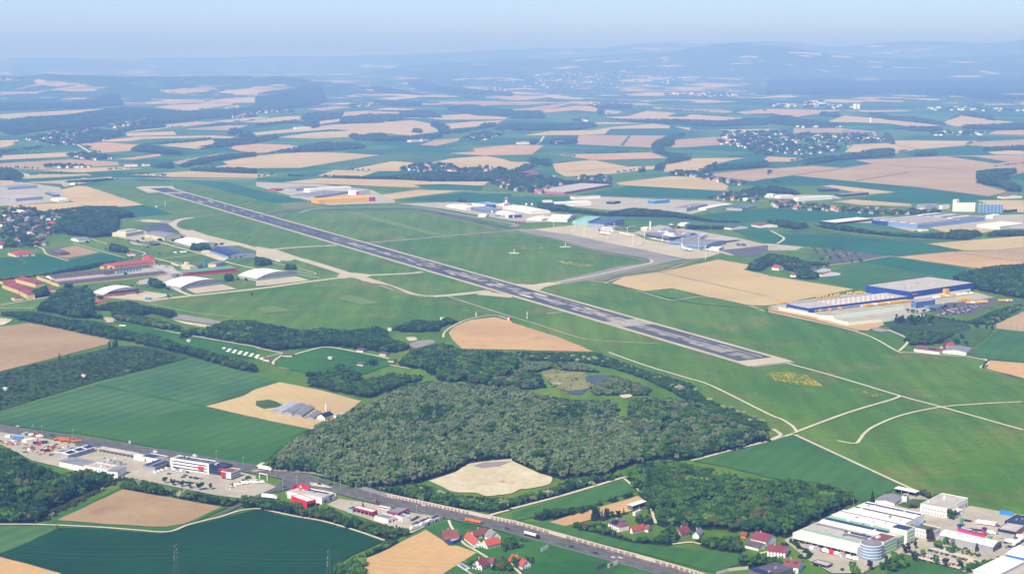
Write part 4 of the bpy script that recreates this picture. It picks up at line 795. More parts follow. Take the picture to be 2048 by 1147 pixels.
# ================================================================ buildings
PT = dict(white=("white_render", (238, 236, 230)), cream=("cream_render", (232, 220, 180)), yellow=("yellow_render", (236, 208, 130)), grey=("grey_cladding", (176, 182, 192)), dgrey=("dark_grey_cladding", (112, 116, 126)),
          blue=("blue_cladding", (28, 76, 168)), lblue=("light_blue_cladding", (130, 166, 214)), red=("red_cladding", (226, 40, 52)), brick=("orange_brick", (190, 112, 80)), dark=("dark_recess", (34, 36, 44)), navy=("navy_metal", (36, 50, 80)),
          rred=("red_roof_tiles", (192, 88, 76)), rorange=("bright_orange_roof_tiles", (200, 96, 74)), rbrown=("brown_roof_tiles", (146, 92, 84)), rdark=("dark_roof_tiles", (104, 96, 104)), rgrey=("grey_roofing", (150, 152, 160)), rwhite=("white_roofing", (230, 226, 214)),
          rpale=("pale_gravel_roofing", (206, 202, 192)), glass=("window_glass", (58, 72, 92)), solar=("solar_panels", (34, 48, 92)), green=("green_glazing", (150, 196, 176)), lime=("light_green_glass", (166, 214, 160)), magenta=("magenta_fascia", (170, 36, 104)),
          rgreen=("green_sheet_roof", (112, 164, 128)), rmaroon=("maroon_roof_tiles", (150, 74, 84)), wood=("brown_timber", (120, 88, 66)), sky=("bright_blue_sheet", (64, 148, 224)), ygold=("yellow_sheet", (246, 190, 30)), moss=("green_flat_roof", (120, 118, 84)),
          steel=("galvanised_steel", (190, 196, 204)), orange=("orange_paint", (238, 140, 40)), black=("black_paint", (30, 32, 38)), teal=("pale_teal_glass", (150, 206, 200)), concrete=("raw_concrete", (196, 190, 178)), pgreen=("pale_green_glass_wall", (214, 234, 218)), rust=("rusty_red", (190, 90, 70)))
def seam(m, sp, amp):
    n = m.node_tree; N = n.nodes.new; L = n.links.new; b = n.nodes["Principled BSDF"]; src = b.inputs['Base Color'].links[0].from_socket
    tc = N("ShaderNodeTexCoord"); wv = N("ShaderNodeTexWave"); wv.bands_direction = 'X'; wv.inputs['Scale'].default_value = .314 / sp; wv.inputs['Distortion'].default_value = .3; L(tc.outputs['Object'], wv.inputs['Vector'])
    st = N("ShaderNodeTexNoise"); st.inputs['Scale'].default_value = .08; st.inputs['Detail'].default_value = 6; L(tc.outputs['Object'], st.inputs['Vector'])
    mr = N("ShaderNodeMapRange"); mr.inputs[1].default_value = .0; mr.inputs[2].default_value = .25; mr.inputs[3].default_value = 1 - amp; mr.inputs[4].default_value = 1; L(wv.outputs['Fac'], mr.inputs[0])
    m2 = N("ShaderNodeMapRange"); m2.inputs[1].default_value = .35; m2.inputs[2].default_value = .65; m2.inputs[3].default_value = 1 - amp; m2.inputs[4].default_value = 1.0; L(st.outputs['Fac'], m2.inputs[0])
    mu = N("ShaderNodeMath"); mu.operation = 'MULTIPLY'; L(mr.outputs[0], mu.inputs[0]); L(m2.outputs[0], mu.inputs[1])
    sc = N("ShaderNodeVectorMath"); sc.operation = 'SCALE'; L(src, sc.inputs[0]); L(mu.outputs[0], sc.inputs['Scale']); L(sc.outputs[0], b.inputs['Base Color']); return m
def M(k):
    n, c = PT[k]
    if k in ('white', 'rwhite', 'pgreen') and n not in MATS: plain(n, c, .7, k=.84, var=.05)
    g = k in ('glass', 'solar', 'navy')
    if k in ('rpale', 'rgrey', 'rdark', 'grey', 'white', 'moss', 'rred', 'rmaroon', 'rbrown', 'solar', 'navy', 'blue') and n not in MATS: seam(plain(n, c, .25 if g else .7, spec=.5 if g else .3, var=.12, scale=.12), 2.6 if k not in ('white', 'blue', 'rred', 'rmaroon', 'rbrown') else 1.2, .05 if k == 'white' else .12)
    return plain(n, c, .25 if g else .7, 0.0, spec=.5 if g else .3, var=.05 if k in ('white', 'rwhite') else .10)
def frame(A, B, C):
    A, B, C = (Vector((p.x, p.y, 0)) for p in (A, B, C)); ab = B - A; bc = C - B
    if bc.length > ab.length: ey = bc.normalized(); ex = Vector((ey.y, -ey.x, 0))
    else: ex = ab.normalized(); ey = Vector((-ex.y, ex.x, 0))
    L_ = max(2.0, abs(ab.dot(ex))); D = max(2.0, abs(bc.dot(ey))); O = B - ex * L_
    return O, math.atan2(ex.y, ex.x), L_, D
def facept(face, L_, D, s, z, out=.12):
    """point at distance s along a face (left to right as seen from outside)"""
    return {'F': (s, -out, z), 'R': (L_ + out, s, z), 'B': (L_ - s, D + out, z), 'L': (-out, D - s, z)}[face]
def panel(par, name, face, L_, D, s0, s1, z0, z1, mat, out=.12):
    a = [facept(face, L_, D, s, z, out) for s, z in ((s0, z0), (s1, z0), (s1, z1), (s0, z1))]; b_ = [facept(face, L_, D, s, z, 0.0) for s, z in ((s0, z0), (s1, z0), (s1, z1), (s0, z1))]
    mb = MB(); mb.face(a)
    for i in range(4): j = (i + 1) % 4; mb.face([b_[i], b_[j], a[j], a[i]])
    return mb.build(name, M(mat) if isinstance(mat, str) else mat, par)
def roof_mb(kind, L_, D, h, rise, ov=.5):
    mb = MB(); w = MB(); x0, x1, y0, y1 = -ov, L_ + ov, -ov, D + ov
    if kind == 'flat':
        mb.box(.35, L_ - .35, .35, D - .35, h - .05, h + .12)
        for q in ((0, L_, 0, .35), (0, L_, D - .35, D), (0, .35, .35, D - .35), (L_ - .35, L_, .35, D - .35)): w.box(*q, h, h + .55)
    elif kind == 'gable_x':
        r = h + rise; k = rise / (D / 2) * ov; t = .25
        for s in (0, 1):
            ya, yb = (y0, D / 2) if s == 0 else (y1, D / 2); q = [(x0, ya, h - k), (x1, ya, h - k), (x1, yb, r), (x0, yb, r)]
            mb.face(q if s == 0 else q[::-1]); lo = [(x, y, z - t) for x, y, z in q]; mb.face(lo[::-1] if s == 0 else lo)
            for i in range(4): j = (i + 1) % 4; mb.face([q[i], lo[i], lo[j], q[j]])
        w.face([(0, 0, h), (0, D / 2, r - .1), (0, D, h)]); w.face([(L_, 0, h), (L_, D, h), (L_, D / 2, r - .1)])
    elif kind == 'gable_y':
        r = h + rise; k = rise / (L_ / 2) * ov; t = .25
        for s in (0, 1):
            xa, xb = (x0, L_ / 2) if s == 0 else (x1, L_ / 2); q = [(xa, y0, h - k), (xb, y0, r), (xb, y1, r), (xa, y1, h - k)]
            mb.face(q); lo = [(x, y, z - t) for x, y, z in q]; mb.face(lo)
            for i in range(4): j = (i + 1) % 4; mb.face([q[i], lo[i], lo[j], q[j]])
        w.face([(0, 0, h), (L_, 0, h), (L_ / 2, 0, r - .1)]); w.face([(0, D, h), (L_ / 2, D, r - .1), (L_, D, h)])
    elif kind == 'hip':
        r = h + rise; m_ = min(L_, D) / 2
        if L_ >= D: a, b_ = (m_, D / 2, r), (L_ - m_ + .01, D / 2, r)
        else: a, b_ = (L_ / 2, m_, r), (L_ / 2, D - m_ + .01, r)
        p = [(x0, y0, h), (x1, y0, h), (x1, y1, h), (x0, y1, h)]
        if L_ >= D: mb.face([p[0], p[1], b_, a]); mb.face([p[1], p[2], b_]); mb.face([p[2], p[3], a, b_]); mb.face([p[3], p[0], a])
        else: mb.face([p[0], p[1], a]); mb.face([p[1], p[2], b_, a]); mb.face([p[2], p[3], b_]); mb.face([p[3], p[0], a, b_])
        mb.box(x0, x1, y0, y1, h - .25, h - .02)
    elif kind == 'shed': mb.face([(x0, y0, h + .1), (x1, y0, h + .1), (x1, y1, h + rise), (x0, y1, h + rise)]); mb.face([(x0, y0, h - .2), (x0, y1, h + rise - .3), (x1, y1, h + rise - .3), (x1, y0, h - .2)]); mb.face([(x0, y0, h - .2), (x1, y0, h - .2), (x1, y0, h + .1), (x0, y0, h + .1)]); mb.face([(x1, y0, h - .2), (x1, y1, h + rise - .3), (x1, y1, h + rise), (x1, y0, h + .1)]); w.face([(0, D, h), (0, D, h + rise - .1), (0, 0, h)]); w.face([(L_, D, h), (L_, 0, h), (L_, D, h + rise - .1)])
    elif kind in ('arch_x', 'arch_y'):
        n = 16; S_ = D if kind == 'arch_x' else L_; pr = [(-ov + (S_ + 2 * ov) * i / n, h + rise * (1 - (2 * i / n - 1) ** 2)) for i in range(n + 1)]
        for i in range(n):
            (a, za), (b_, zb) = pr[i], pr[i + 1]
            q = [(x0, a, za), (x1, a, za), (x1, b_, zb), (x0, b_, zb)] if kind == 'arch_x' else [(a, y0, za), (b_, y0, zb), (b_, y1, zb), (a, y1, za)]
            mb.face(q)
        ar = [(s, z - .15) for s, z in pr]
        if kind == 'arch_x': w.face([(0, max(0, min(D, s)), z) for s, z in ar][::-1]); w.face([(L_, max(0, min(D, s)), z) for s, z in ar])
        else: w.face([(max(0, min(L_, s)), 0, z) for s, z in ar]); w.face([(max(0, min(L_, s)), D, z) for s, z in ar][::-1])
    return mb, w
PLACED = []
def house(O, ang, L_, D, h, roof='flat', wall='white', roofm='rgrey', rise=3.0, name='building', label='', cat='building', group=None, wins=(), open_=None, parts=(), open_h=None, posts=0):
    e = empty(name, (O.x, O.y, 0), ang, label, cat, group); PLACED.append((O, ang, L_, D))
    rb, wb = roof_mb(roof, L_, D, h, rise)
    w = MB()
    if open_:                                          # a side (or all) open below, carried by posts
        oh = open_h or h - 1.0
        if open_ == 'ALL': w.box(0, L_, 0, D, oh, h, bottom=True)
        else:
            w.box(0, L_, 0, D, oh, h, bottom=True)
            for f, q in (('F', (0, L_, 0, .3)), ('R', (L_ - .3, L_, 0, D)), ('B', (0, L_, D - .3, D)), ('L', (0, .3, 0, D))):
                if f not in open_: w.box(*q, 0, oh)
        n = max(2, posts or int(L_ / 6)); pl = []
        for i in range(n + 1):
            for yy in ((.25,), (.25, D - .25))[open_ == 'ALL']: pl.append((min(max(L_ * i / n, .25), L_ - .25), yy))
        nR = max(1, int(D / 7))
        if 'R' in open_ or open_ == 'ALL':
            for i in range(1, nR): pl.append((L_ - .25, D * i / nR))
        for x_, y_ in pl: MB().box(x_ - .2, x_ + .2, y_ - .2, y_ + .2, 0, oh).build("post", M('steel'), e)
    else: w.box(0, L_, 0, D, 0, h)
    n0 = len(w.v); w.v += wb.v; w.f += [tuple(n0 + i for i in f) for f in wb.f]; w.m += wb.m
    w.build("wall", M(wall), e); rb.build("roof", M(roofm), e)
    if roof in ('gable_x', 'gable_y', 'hip') and 60 < L_ * D < 330 and O.y < 1700:
        MB().box(L_ * .3, L_ * .3 + .8, D * .45, D * .45 + .8, h + rise * .5, h + rise + 1.1).build("chimney", M('rpale'), e)
    if L_ * D > 420 and roof == 'flat' and not open_ == 'ALL':
        vq = random.Random(int(L_ * 97 + D * 13))
        for _ in range(min(10, 3 + int(L_ * D / 700))):
            x, y = vq.uniform(.08, .9) * L_, vq.uniform(.1, .88) * D; a_ = vq.uniform(.8, 2.2); MB().box(x, x + a_, y, y + vq.uniform(.8, 3), h, h + vq.uniform(.7, 1.5)).build("roof_vent", M(vq.choice(('steel', 'rgrey', 'white'))), e)
    for face, z0, z1, n, wd, *rest in wins:             # rows of windows: n of width wd; n == 0 is one continuous band
        m_ = rest[0] if rest else 'glass'; nm = rest[1] if len(rest) > 1 else 'window'; W = L_ if face in 'FB' else D; a, b_ = rest[2] if len(rest) > 2 else (.05, .95)
        if n == 0: panel(e, "window_band" if nm == 'window' else nm, face, L_, D, W * a, W * b_, z0, z1, m_)
        else:
            for i in range(n):
                c = W * (a + (b_ - a) * (i + .5) / n); panel(e, nm, face, L_, D, c - wd / 2, c + wd / 2, z0, z1, m_)
    for p in parts:
        nm, m_, x0, x1, y0, y1, z0, z1 = p; MB().box(x0 * L_, x1 * L_, y0 * D, y1 * D, z0, z1, bottom=True).build(nm, M(m_), e)
    return e
def B3(tile, A, B, C, h, *a, **k):
    g = lambda q: gp(tile, *q) if len(q) == 2 else gp(*q)
    O, ang, L_, D = frame(g(A), g(B), g(C)); return house(O, ang, L_, D, h, *a, **k)
def solar(e, x0, x1, y0, y1, z, slope=0.0, tilt_x=True):
    mb = MB(); mb.box(x0, x1, y0, y1, z, z + .15); return mb.build("solar_panel", M('solar'), e)
# ---- company yards along the main road, lower left
e = B3('e', (945, 632), (1165, 680), (1610, 545), 5.5, 'gable_y', 'grey', 'rwhite', 1.1, 'warehouse', 'grey gabled hall with six dark solar fields on its white roof', 'warehouse', wins=[('R', .2, 4, 3, 4, 'lblue', 'door')])
for i in range(3):
    for sx in (0, 1):
        q = MB(); x = [(.8, 8.2), (11.2, 18.6)][sx]; y = (2.5 + i * 12.3, 12.5 + i * 12.3); z = lambda x_: 5.55 + 1.1 * (1 - abs(x_ - 9.7) / 9.7) + .12
        q.face([(x[0], y[0], z(x[0])), (x[1], y[0], z(x[1])), (x[1], y[1], z(x[1])), (x[0], y[1], z(x[0]))]); q.build("solar_panel", M('solar'), e)
B3('D0', (738, 243), (1005, 293), (1035, 283), 5, 'shed', 'white', 'rpale', .6, 'open_shed', 'long low open fronted shed with pale roof between yard and road', 'shed', open_='F', open_h=4.2, posts=9)
B3('D0', (445, 350), (625, 386), (712, 355), 6.4, 'shed', 'white', 'rgrey', .3, 'workshop', 'white workshop with blue grey roof at the wood edge, leftmost of the joined three', 'workshop')
B3('D0', (627, 386), (815, 422), (890, 392), 6.2, 'flat', 'white', 'rpale', .3, 'workshop', 'white workshop with two rows of small windows, middle of the joined three', 'workshop', wins=[('F', 1.2, 2.2, 6, 1.2), ('F', 3.8, 4.8, 7, 1.2)])
B3('D0', (817, 422), (880, 434), (945, 402), 7, 'shed', 'white', 'rgrey', .3, 'workshop', 'white workshop with grey lean roof, rightmost of the joined three', 'workshop')
e = B3('D0', (1052, 306), (1180, 330), (1235, 302), 5, 'flat', 'white', 'rgrey', .3, 'small_hall', 'white hall with a dark solar roof beside the main road', 'hall', wins=[('F', .2, 3.4, 2, 2.6, 'dgrey', 'door')]); solar(e, 1, 15, 1, 11, 5.3)
B3('D0', (1000, 296), (1050, 306), (1065, 296), 5, 'flat', 'white', 'rwhite', .3, 'annex', 'plain white cube annex at the end of the open shed', 'annex')
e = B3('D0', (1070, 382), (1160, 394), (1268, 353), 6, 'shed', 'grey', 'rgrey', .5, 'garage_hall', 'grey vehicle hall with four tall blue doors and striped solar roof', 'hall', wins=[('R', .1, 4.3, 4, 3.8, 'navy', 'door')])
solar(e, .8, 5, .8, 21, 6.75); solar(e, 9.5, 14, .8, 21, 6.9)
O = gp('a', 305, 565); AN = R(-28)
def AF(name, label, x0, y0, L_, D, h, **k):
    p = O + Vector((x0 * math.cos(AN) - y0 * math.sin(AN), x0 * math.sin(AN) + y0 * math.cos(AN), 0)); return house(p, AN, L_, D, h, name=name, label=label, **k)
e = AF('office_block', 'white three storey office block with long dark window bands and one red bay', 0, 0, 47, 12, 10.6, wall='white', roofm='rpale', cat='office', wins=[('F', 8, 9.1, 0, 0), ('F', 5, 6.1, 0, 0), ('F', 2.0, 3.1, 0, 0), ('L', 5, 6.1, 0, 0), ('R', 8, 9.1, 0, 0)], parts=[('red_bay', 'red', .74, .87, -.1, .0, 4.2, 7.2)])
for i in range(5): solar(e, 5 + i * 8.4, 12.2 + i * 8.4, 2, 5.2, 10.9); solar(e, 5 + i * 8.4, 12.2 + i * 8.4, 6.5, 9.5, 10.9)
e = AF('glass_office', 'dark glass office wing with red framed box at its corner', 47.5, 1.5, 17, 13, 9, wall='navy', roofm='navy', cat='office', wins=[('F', .3, 2.8, 7, 1.6), ('F', 4, 5.0, 0, 0), ('R', 4, 5.0, 0, 0)], parts=[('red_box', 'red', .72, 1.08, -.18, .25, 5.2, 8.2), ('roof_plant', 'steel', .1, .3, .3, .7, 9.2, 10.4)])
panel(e, 'window', 'F', 17 * 1.08, 13, 13, 17.8, 5.8, 7.6, 'glass', 2.5)
e = AF('cube_office', 'small white office cube with a red front panel raised on a dark base', 68, -7.5, 11.6, 15, 7.8, wall='white', roofm='rbrown', cat='office', open_='FR', open_h=2.2, wins=[('R', 5.8, 6.7, 0, 0), ('R', 3.4, 4.3, 0, 0), ('F', 2.3, 7.9, 0, 0, 'red', 'red_panel', (0, .5)), ('F', 5.5, 6.2, 0, 0, 'rmaroon', 'sign', (.1, .38)), ('F', 3.5, 4.2, 0, 0, 'rmaroon', 'sign', (.1, .38))])
# ---- red fronted store and filling station
e = B3('f', (90, 272), (505, 348), (675, 292), 5.6, 'flat', 'white', 'rpale', .3, 'retail_store', 'white flat roofed store with a dark solar strip and red corner sign wall', 'store', wins=[('R', .3, 3, 2, 3, 'dgrey', 'door'), ('R', 3.8, 4.8, 0, 0, 'navy', 'sign', (.55, .95))])
for i in range(4): solar(e, 9 + i * 6.8, 15 + i * 6.8, 13.2, 16.4, 6)
MB().box(-1.5, 13, 15, 15.8, 0, 9.4).build("red_sign_wall", M('red'), e); MB().box(-1.5, -.8, 9, 15, 0, 9.0).build("red_sign_wall", M('red'), e)
mk = MB(); mk.box(3, 4, 15.9 - 1.05, 15.0 - .05, 6.6, 8.6); mk.box(2, 5.2, 14.85, 14.95, 7.2, 7.6); mk.build("white_emblem", M('white'), e)
e = B3('f', (135, 325), (325, 398), (405, 362), 6, 'flat', 'red', 'rwhite', .3, 'entrance_hall', 'red sided entrance hall with slanted white roof in front of the store', 'entrance', open_='R', open_h=4)
e = B3('f', (880, 452), (1112, 512), (1160, 488), 5, 'flat', 'magenta', 'rwhite', .3, 'car_wash', 'low car wash with white roof, magenta fascia and open bays', 'car wash', open_='F', open_h=3.7, posts=5)
B3('f', (820, 445), (875, 460), (950, 425), 3.4, 'flat', 'teal', 'rdark', .3, 'kiosk', 'small dark roofed kiosk with pale teal front beside the car wash', 'kiosk')
e = B3('f', (1305, 505), (1425, 535), (1553, 475), 5.4, 'flat', 'magenta', 'rgrey', .3, 'filling_station_canopy', 'dark roofed filling station canopy with magenta edge beside the road', 'canopy', open_='ALL', open_h=4.3)
for i in range(2): MB().box(6, 7, 6 + i * 9, 8 + i * 9, 0, 1.7).build("fuel_pump", M('red'), e)
B3('f', (1140, 548), (1300, 588), (1375, 548), 4.2, 'flat', 'white', 'rgrey', .3, 'station_shop', 'low white shop with grey roof behind the filling station canopy', 'shop', wins=[('R', .2, 2.6, 2, 2, 'navy', 'door')])
B3('f', (1384, 532), (1472, 562), (1532, 528), 3.8, 'flat', 'white', 'rgrey', .3, 'station_annex', 'smaller white annex with grey roof beside the station shop', 'annex', wins=[('F', 1.2, 2, 3, 1)])
# ---- farm and houses below the main road
B3('b', (150, 440), (238, 520), (430, 462), 4, 'gable_y', 'rdark', 'rbrown', 5, 'barn', 'old dark timber barn with steep brown roof beside the dirt track', 'barn', parts=[('skylight_sheet', 'rpale', -.02, .2, .05, .4, 4.4, 5.0)])
B3('b', (282, 535), (362, 550), (482, 500), 3.2, 'flat', 'blue', 'rpale', .2, 'lean_to', 'low shed with pale sheet roof and blue front against the barn', 'shed')
B3('b', (540, 482), (695, 605), (790, 565), 4, 'gable_x', 'white', 'rorange', 4, 'farm_wing', 'white farm wing under bright orange red tiles, left side of the courtyard', 'farmhouse', wins=[('F', 1.2, 2.2, 5, 1), ('R', 1.2, 2.2, 2, 1), ('R', 4.3, 5.2, 1, 1)])
B3('b', (640, 452), (690, 475), (900, 425), 4.4, 'gable_y', 'white', 'rbrown', 4, 'farm_wing', 'farm wing under old brown red tiles at the back of the courtyard', 'farmhouse', wins=[('R', .2, 3, 2, 2, 'wood', 'door')])
B3('b', (862, 462), (960, 510), (1105, 475), 4.4, 'gable_x', 'white', 'rgrey', 4.5, 'farm_wing', 'farm wing with grey roof on the right of the courtyard', 'farmhouse')
B3('b', (830, 575), (900, 622), (1112, 572), 4, 'gable_y', 'white', 'rorange', 3.8, 'farm_wing', 'white farm wing under bright orange red tiles, front right of the courtyard', 'farmhouse', wins=[('R', 1.2, 2.2, 5, 1), ('F', 1.2, 2.2, 2, 1)])
B3('b', (652, 935), (818, 960), (928, 905), 4.5, 'gable_y', 'white', 'rmaroon', 4, 'dwelling_house', 'white house with maroon roof, balcony and blue shaded side at the picture bottom', 'house', wins=[('F', 1, 2.2, 3, 1.2), ('F', 4.6, 5.8, 2, 1.2), ('R', 1, 2.2, 3, 1.2)], parts=[('balcony', 'wood', .0, .45, -.12, .0, 3.2, 4.2)])
B3('b', (930, 880), (985, 895), (1040, 850), 3.6, 'gable_x', 'white', 'rmaroon', 3, 'house_wing', 'small maroon roofed wing behind the balcony house', 'house')
B3('b', (1228, 850), (1452, 945), (1575, 905), 3.8, 'gable_x', 'white', 'rred', 4.2, 'dwelling_house', 'white gabled house with red roof half hidden by a round tree', 'house', wins=[('R', 1, 2.2, 3, 1.1), ('R', 4.4, 5.5, 1, 1.2), ('F', 1, 2, 4, 1)])
# ---- houses beyond the road
e = B3('g', (985, 285), (1062, 304), (1260, 248), 5, 'shed', 'dgrey', 'rwhite', .8, 'implement_shed', 'open dark shed with white sheet roof at the edge of the sandy field', 'shed', open_='R', open_h=4.2)
B3('g', (1062, 365), (1100, 372), (1190, 330), 2.6, 'flat', 'white', 'rpale', .2, 'garden_hut', 'small white hut with blue end below the open shed', 'hut')
e = B3('g', (705, 548), (862, 608), (925, 540), 5, 'hip', 'white', 'rbrown', 3.4, 'dwelling_house', 'white house with brown hipped roof carrying dark solar panels', 'house', wins=[('F', 1, 2.2, 4, 1.2), ('F', 3.4, 4.4, 4, 1.2)])
q = MB(); q.face([(2, -.2, 5.35), (11, -.2, 5.35), (9.5, 4.6, 8.0), (4, 4.6, 8.0)]); q.build("solar_panel", M('solar'), e)
B3('g', (1035, 620), (1060, 634), (1235, 588), 3.2, 'gable_y', 'white', 'rorange', 3, 'dwelling_house', 'low house with long bright red roof behind thick trees', 'house')
B3('g', (1245, 600), (1290, 612), (1335, 580), 3, 'gable_x', 'white', 'rbrown', 2.6, 'dwelling_house', 'small house with red brown roof next to a white tank', 'house')
B3('g', (1682, 680), (1770, 705), (1900, 655), 4.2, 'gable_y', 'cream', 'rmaroon', 4, 'dwelling_house', 'cream gabled house with dark red roof at the green wood edge', 'house', wins=[('F', 1, 2.2, 2, 1.2), ('F', 4.4, 5.5, 1, 1), ('R', 1, 2.2, 2, 1)])
B3('D2', (1356, 870), (1396, 884), (1426, 850), 3, 'gable_y', 'white', 'rgrey', 3.2, 'dwelling_house', 'small white house with steep grey roof beside the cream house', 'house')
B3('D2', (1705, 872), (1745, 882), (1775, 868), 2.6, 'gable_x', 'orange', 'rbrown', 2, 'garden_house', 'little orange hut with brown roof in the gardens', 'hut')
B3('D2', (1806, 905), (1895, 942), (1975, 905), 4.5, 'gable_x', 'white', 'rmaroon', 4, 'dwelling_house', 'white house with broad dark red roof left of the factory', 'house', wins=[('F', 1, 2.2, 4, 1.2)])
B3('D2', (1740, 950), (1840, 975), (1862, 945), 3, 'gable_x', 'white', 'rdark', 2.8, 'dwelling_house', 'bungalow with dark grey roof below the dark red roofed house', 'house')
B3('D3', (2, 1000), (128, 1028), (155, 985), 5, 'gable_x', 'white', 'rmaroon', 2.8, 'dwelling_house', 'long white house with flat maroon roof beside the factory yard', 'house', wins=[('F', 1, 2, 5, 1), ('F', 3.2, 4.2, 5, 1)])
B3('D3', (124, 1112), (225, 1142), (268, 1098), 5, 'gable_x', 'white', 'rbrown', 3.6, 'dwelling_house', 'white house with brown roof and skylights near the bottom edge', 'house', wins=[('F', 1, 2.2, 3, 1.2), ('R', 1, 2.2, 2, 1)], parts=[('skylight', 'glass', .1, .35, .2, .42, 6.9, 7.3), ('skylight', 'glass', .6, .85, .2, .42, 6.9, 7.3)])
e = B3('D2', (1765, 1170), (1913, 1215), (2100, 1150), 5, 'flat', 'dgrey', 'rdark', .3, 'flat_house', 'flat roofed building covered in dark solar panels at the bottom edge', 'building')
for i in range(3): solar(e, 1 + i * 6.4, 6.6 + i * 6.4, 1, 9, 5.4)
B3('D3', (325, 1085), (440, 1115), (470, 1092), 2.8, 'flat', 'glass', 'rpale', .2, 'glass_shelter', 'low glass pavilion with flat pale roof in the factory forecourt', 'shelter', open_='ALL', open_h=2.3)
# ---- the striped factory
A0 = gp('c', 65, 795); FA = R(-41.8)
def FC(name, label, x0, y0, L_, D, h, **k):
    p = A0 + Vector((x0 * math.cos(FA) - y0 * math.sin(FA), x0 * math.sin(FA) + y0 * math.cos(FA), 0)); return house(p, FA, L_, D, h, name=name, label=label, **k)
def stripes(e, L_, h, rows):
    for nm, m_, y0, y1, dz, *x in rows:
        xa, xb = x if x else (.5, L_ - .5); MB().box(xa, xb, y0, y1, h - .1, h + .12 + dz).build(nm, M(m_), e)
e = FC('factory_hall', 'front factory hall with open loading bay and pale striped roof', -3, 0, 60, 44, 8.5, wall='pgreen', roofm='rpale', cat='factory', open_='F', open_h=4.2, posts=10)
stripes(e, 60, 8.5, [('skylight_strip', 'green', 12.5, 16.5, .5), ('roof_strip', 'rwhite', .5, 11.5, .25), ('solar_strip', 'dgrey', 24, 28, .35, 33, 59), ('solar_strip', 'solar', 31, 35, .35, 30, 59), ('roof_strip', 'rgrey', 33, 37, .3, 2, 29), ('roof_strip', 'rwhite', 40, 43.6, .4)])
for i in range(6): MB().box(6 + i * 7.5, 9 + i * 7.5, 2, 5, 0, 2 + (i % 3) * .6).build("pallet_stack", M(('wood', 'rred', 'rred', 'steel', 'wood', 'orange')[i]), e)
e = FC('factory_hall', 'second factory hall with a broad black roof strip', -3, 44.3, 61, 18, 9.2, wall='pgreen', roofm='green', cat='factory'); stripes(e, 61, 9.2, [('roof_strip', 'rwhite', .5, 4, .4), ('solar_strip', 'navy', 4.2, 10, .5)])
e = FC('factory_hall', 'third factory hall with cream roof and one thin dark strip', -4, 64, 60, 20, 9.2, wall='white', roofm='rwhite', cat='factory'); stripes(e, 60, 9.2, [('roof_strip', 'rgrey', 14.5, 16, .35)]); MB().box(0, 60, 0, 1.6, 9.2, 9.5).build("gutter_strip", M('pgreen'), e)
e = FC('factory_hall', 'fourth factory hall with cream roof edged by a blue grey strip', -1, 84.3, 56, 17, 9.2, wall='white', roofm='rwhite', cat='factory'); stripes(e, 56, 9.2, [('skylight_strip', 'navy', 13.5, 15.5, .5)])
e = FC('factory_hall', 'rearmost factory hall with a line of blue solar panels', -1, 101.6, 55, 18, 9.2, wall='white', roofm='rwhite', cat='factory'); stripes(e, 55, 9.2, [('solar_strip', 'blue', 12.5, 15, .6, 1, 10), ('solar_strip', 'blue', 12.5, 15, .6, 12, 54)])
e = FC('factory_office', 'four storey factory office with light green glazing along the drive', 57.5, 16, 14, 22, 12.5, wall='white', roofm='rbrown', cat='office', wins=[('R', z, z + 1.7, 0, 0, 'lime') for z in (1.6, 4.4, 7.2, 10)], parts=[('roof_plant', 'rwhite', .2, .4, .3, .5, 12.7, 13.8)])
e = FC('factory_office', 'lower office link with bright green glass front', 57.5, 38.4, 13, 14, 9.5, wall='lime', roofm='rpale', cat='office', wins=[('R', 2, 3.2, 0, 0, 'green'), ('R', 5, 6.2, 0, 0, 'rgreen'), ('R', 7.6, 8.6, 0, 0, 'green')])
e = FC('stair_tower', 'white and pale green stair block with dark flat roof beside the drive', 57.5, 53, 15, 14, 13.5, wall='white', roofm='navy', cat='office', open_='R', open_h=3.2, wins=[('R', z, z + 1.4, 0, 0, 'lime', 'window', (.15, .85)) for z in (4.4, 7.4, 10.4)])
e = FC('entrance_rotunda', 'round glass entrance tower with white floor rings at the factory corner', 0, 0, 1, 1, .3, wall='white', roofm='rpale', cat='office')
mb = MB(); mb.cyl(65, 8, 0, 12.6, 8.8, n=32); mb.build("glass_drum", M('lblue'), e)
for z in (2.6, 5, 7.4, 9.8, 12.2): MB().cyl(65, 8, z, z + .45, 9.1, n=32).build("floor_ring", M('white'), e)
MB().cyl(65, 8, 12.95, 13.3, 8.3, n=32).build("drum_roof", M('rgrey'), e)
e = FC('canteen_building', 'two storey white block with mossy green flat roof behind the factory', 56, 84, 24, 14, 7.2, wall='white', roofm='moss', cat='office', wins=[('F', 1.4, 2.6, 8, 1.4, 'lblue'), ('F', 4.4, 5.6, 8, 1.4, 'lblue'), ('R', 4.4, 5.6, 3, 1.4, 'lblue')], parts=[('roof_hut', 'lblue', .1, .35, .5, .95, 7.3, 8.8)])
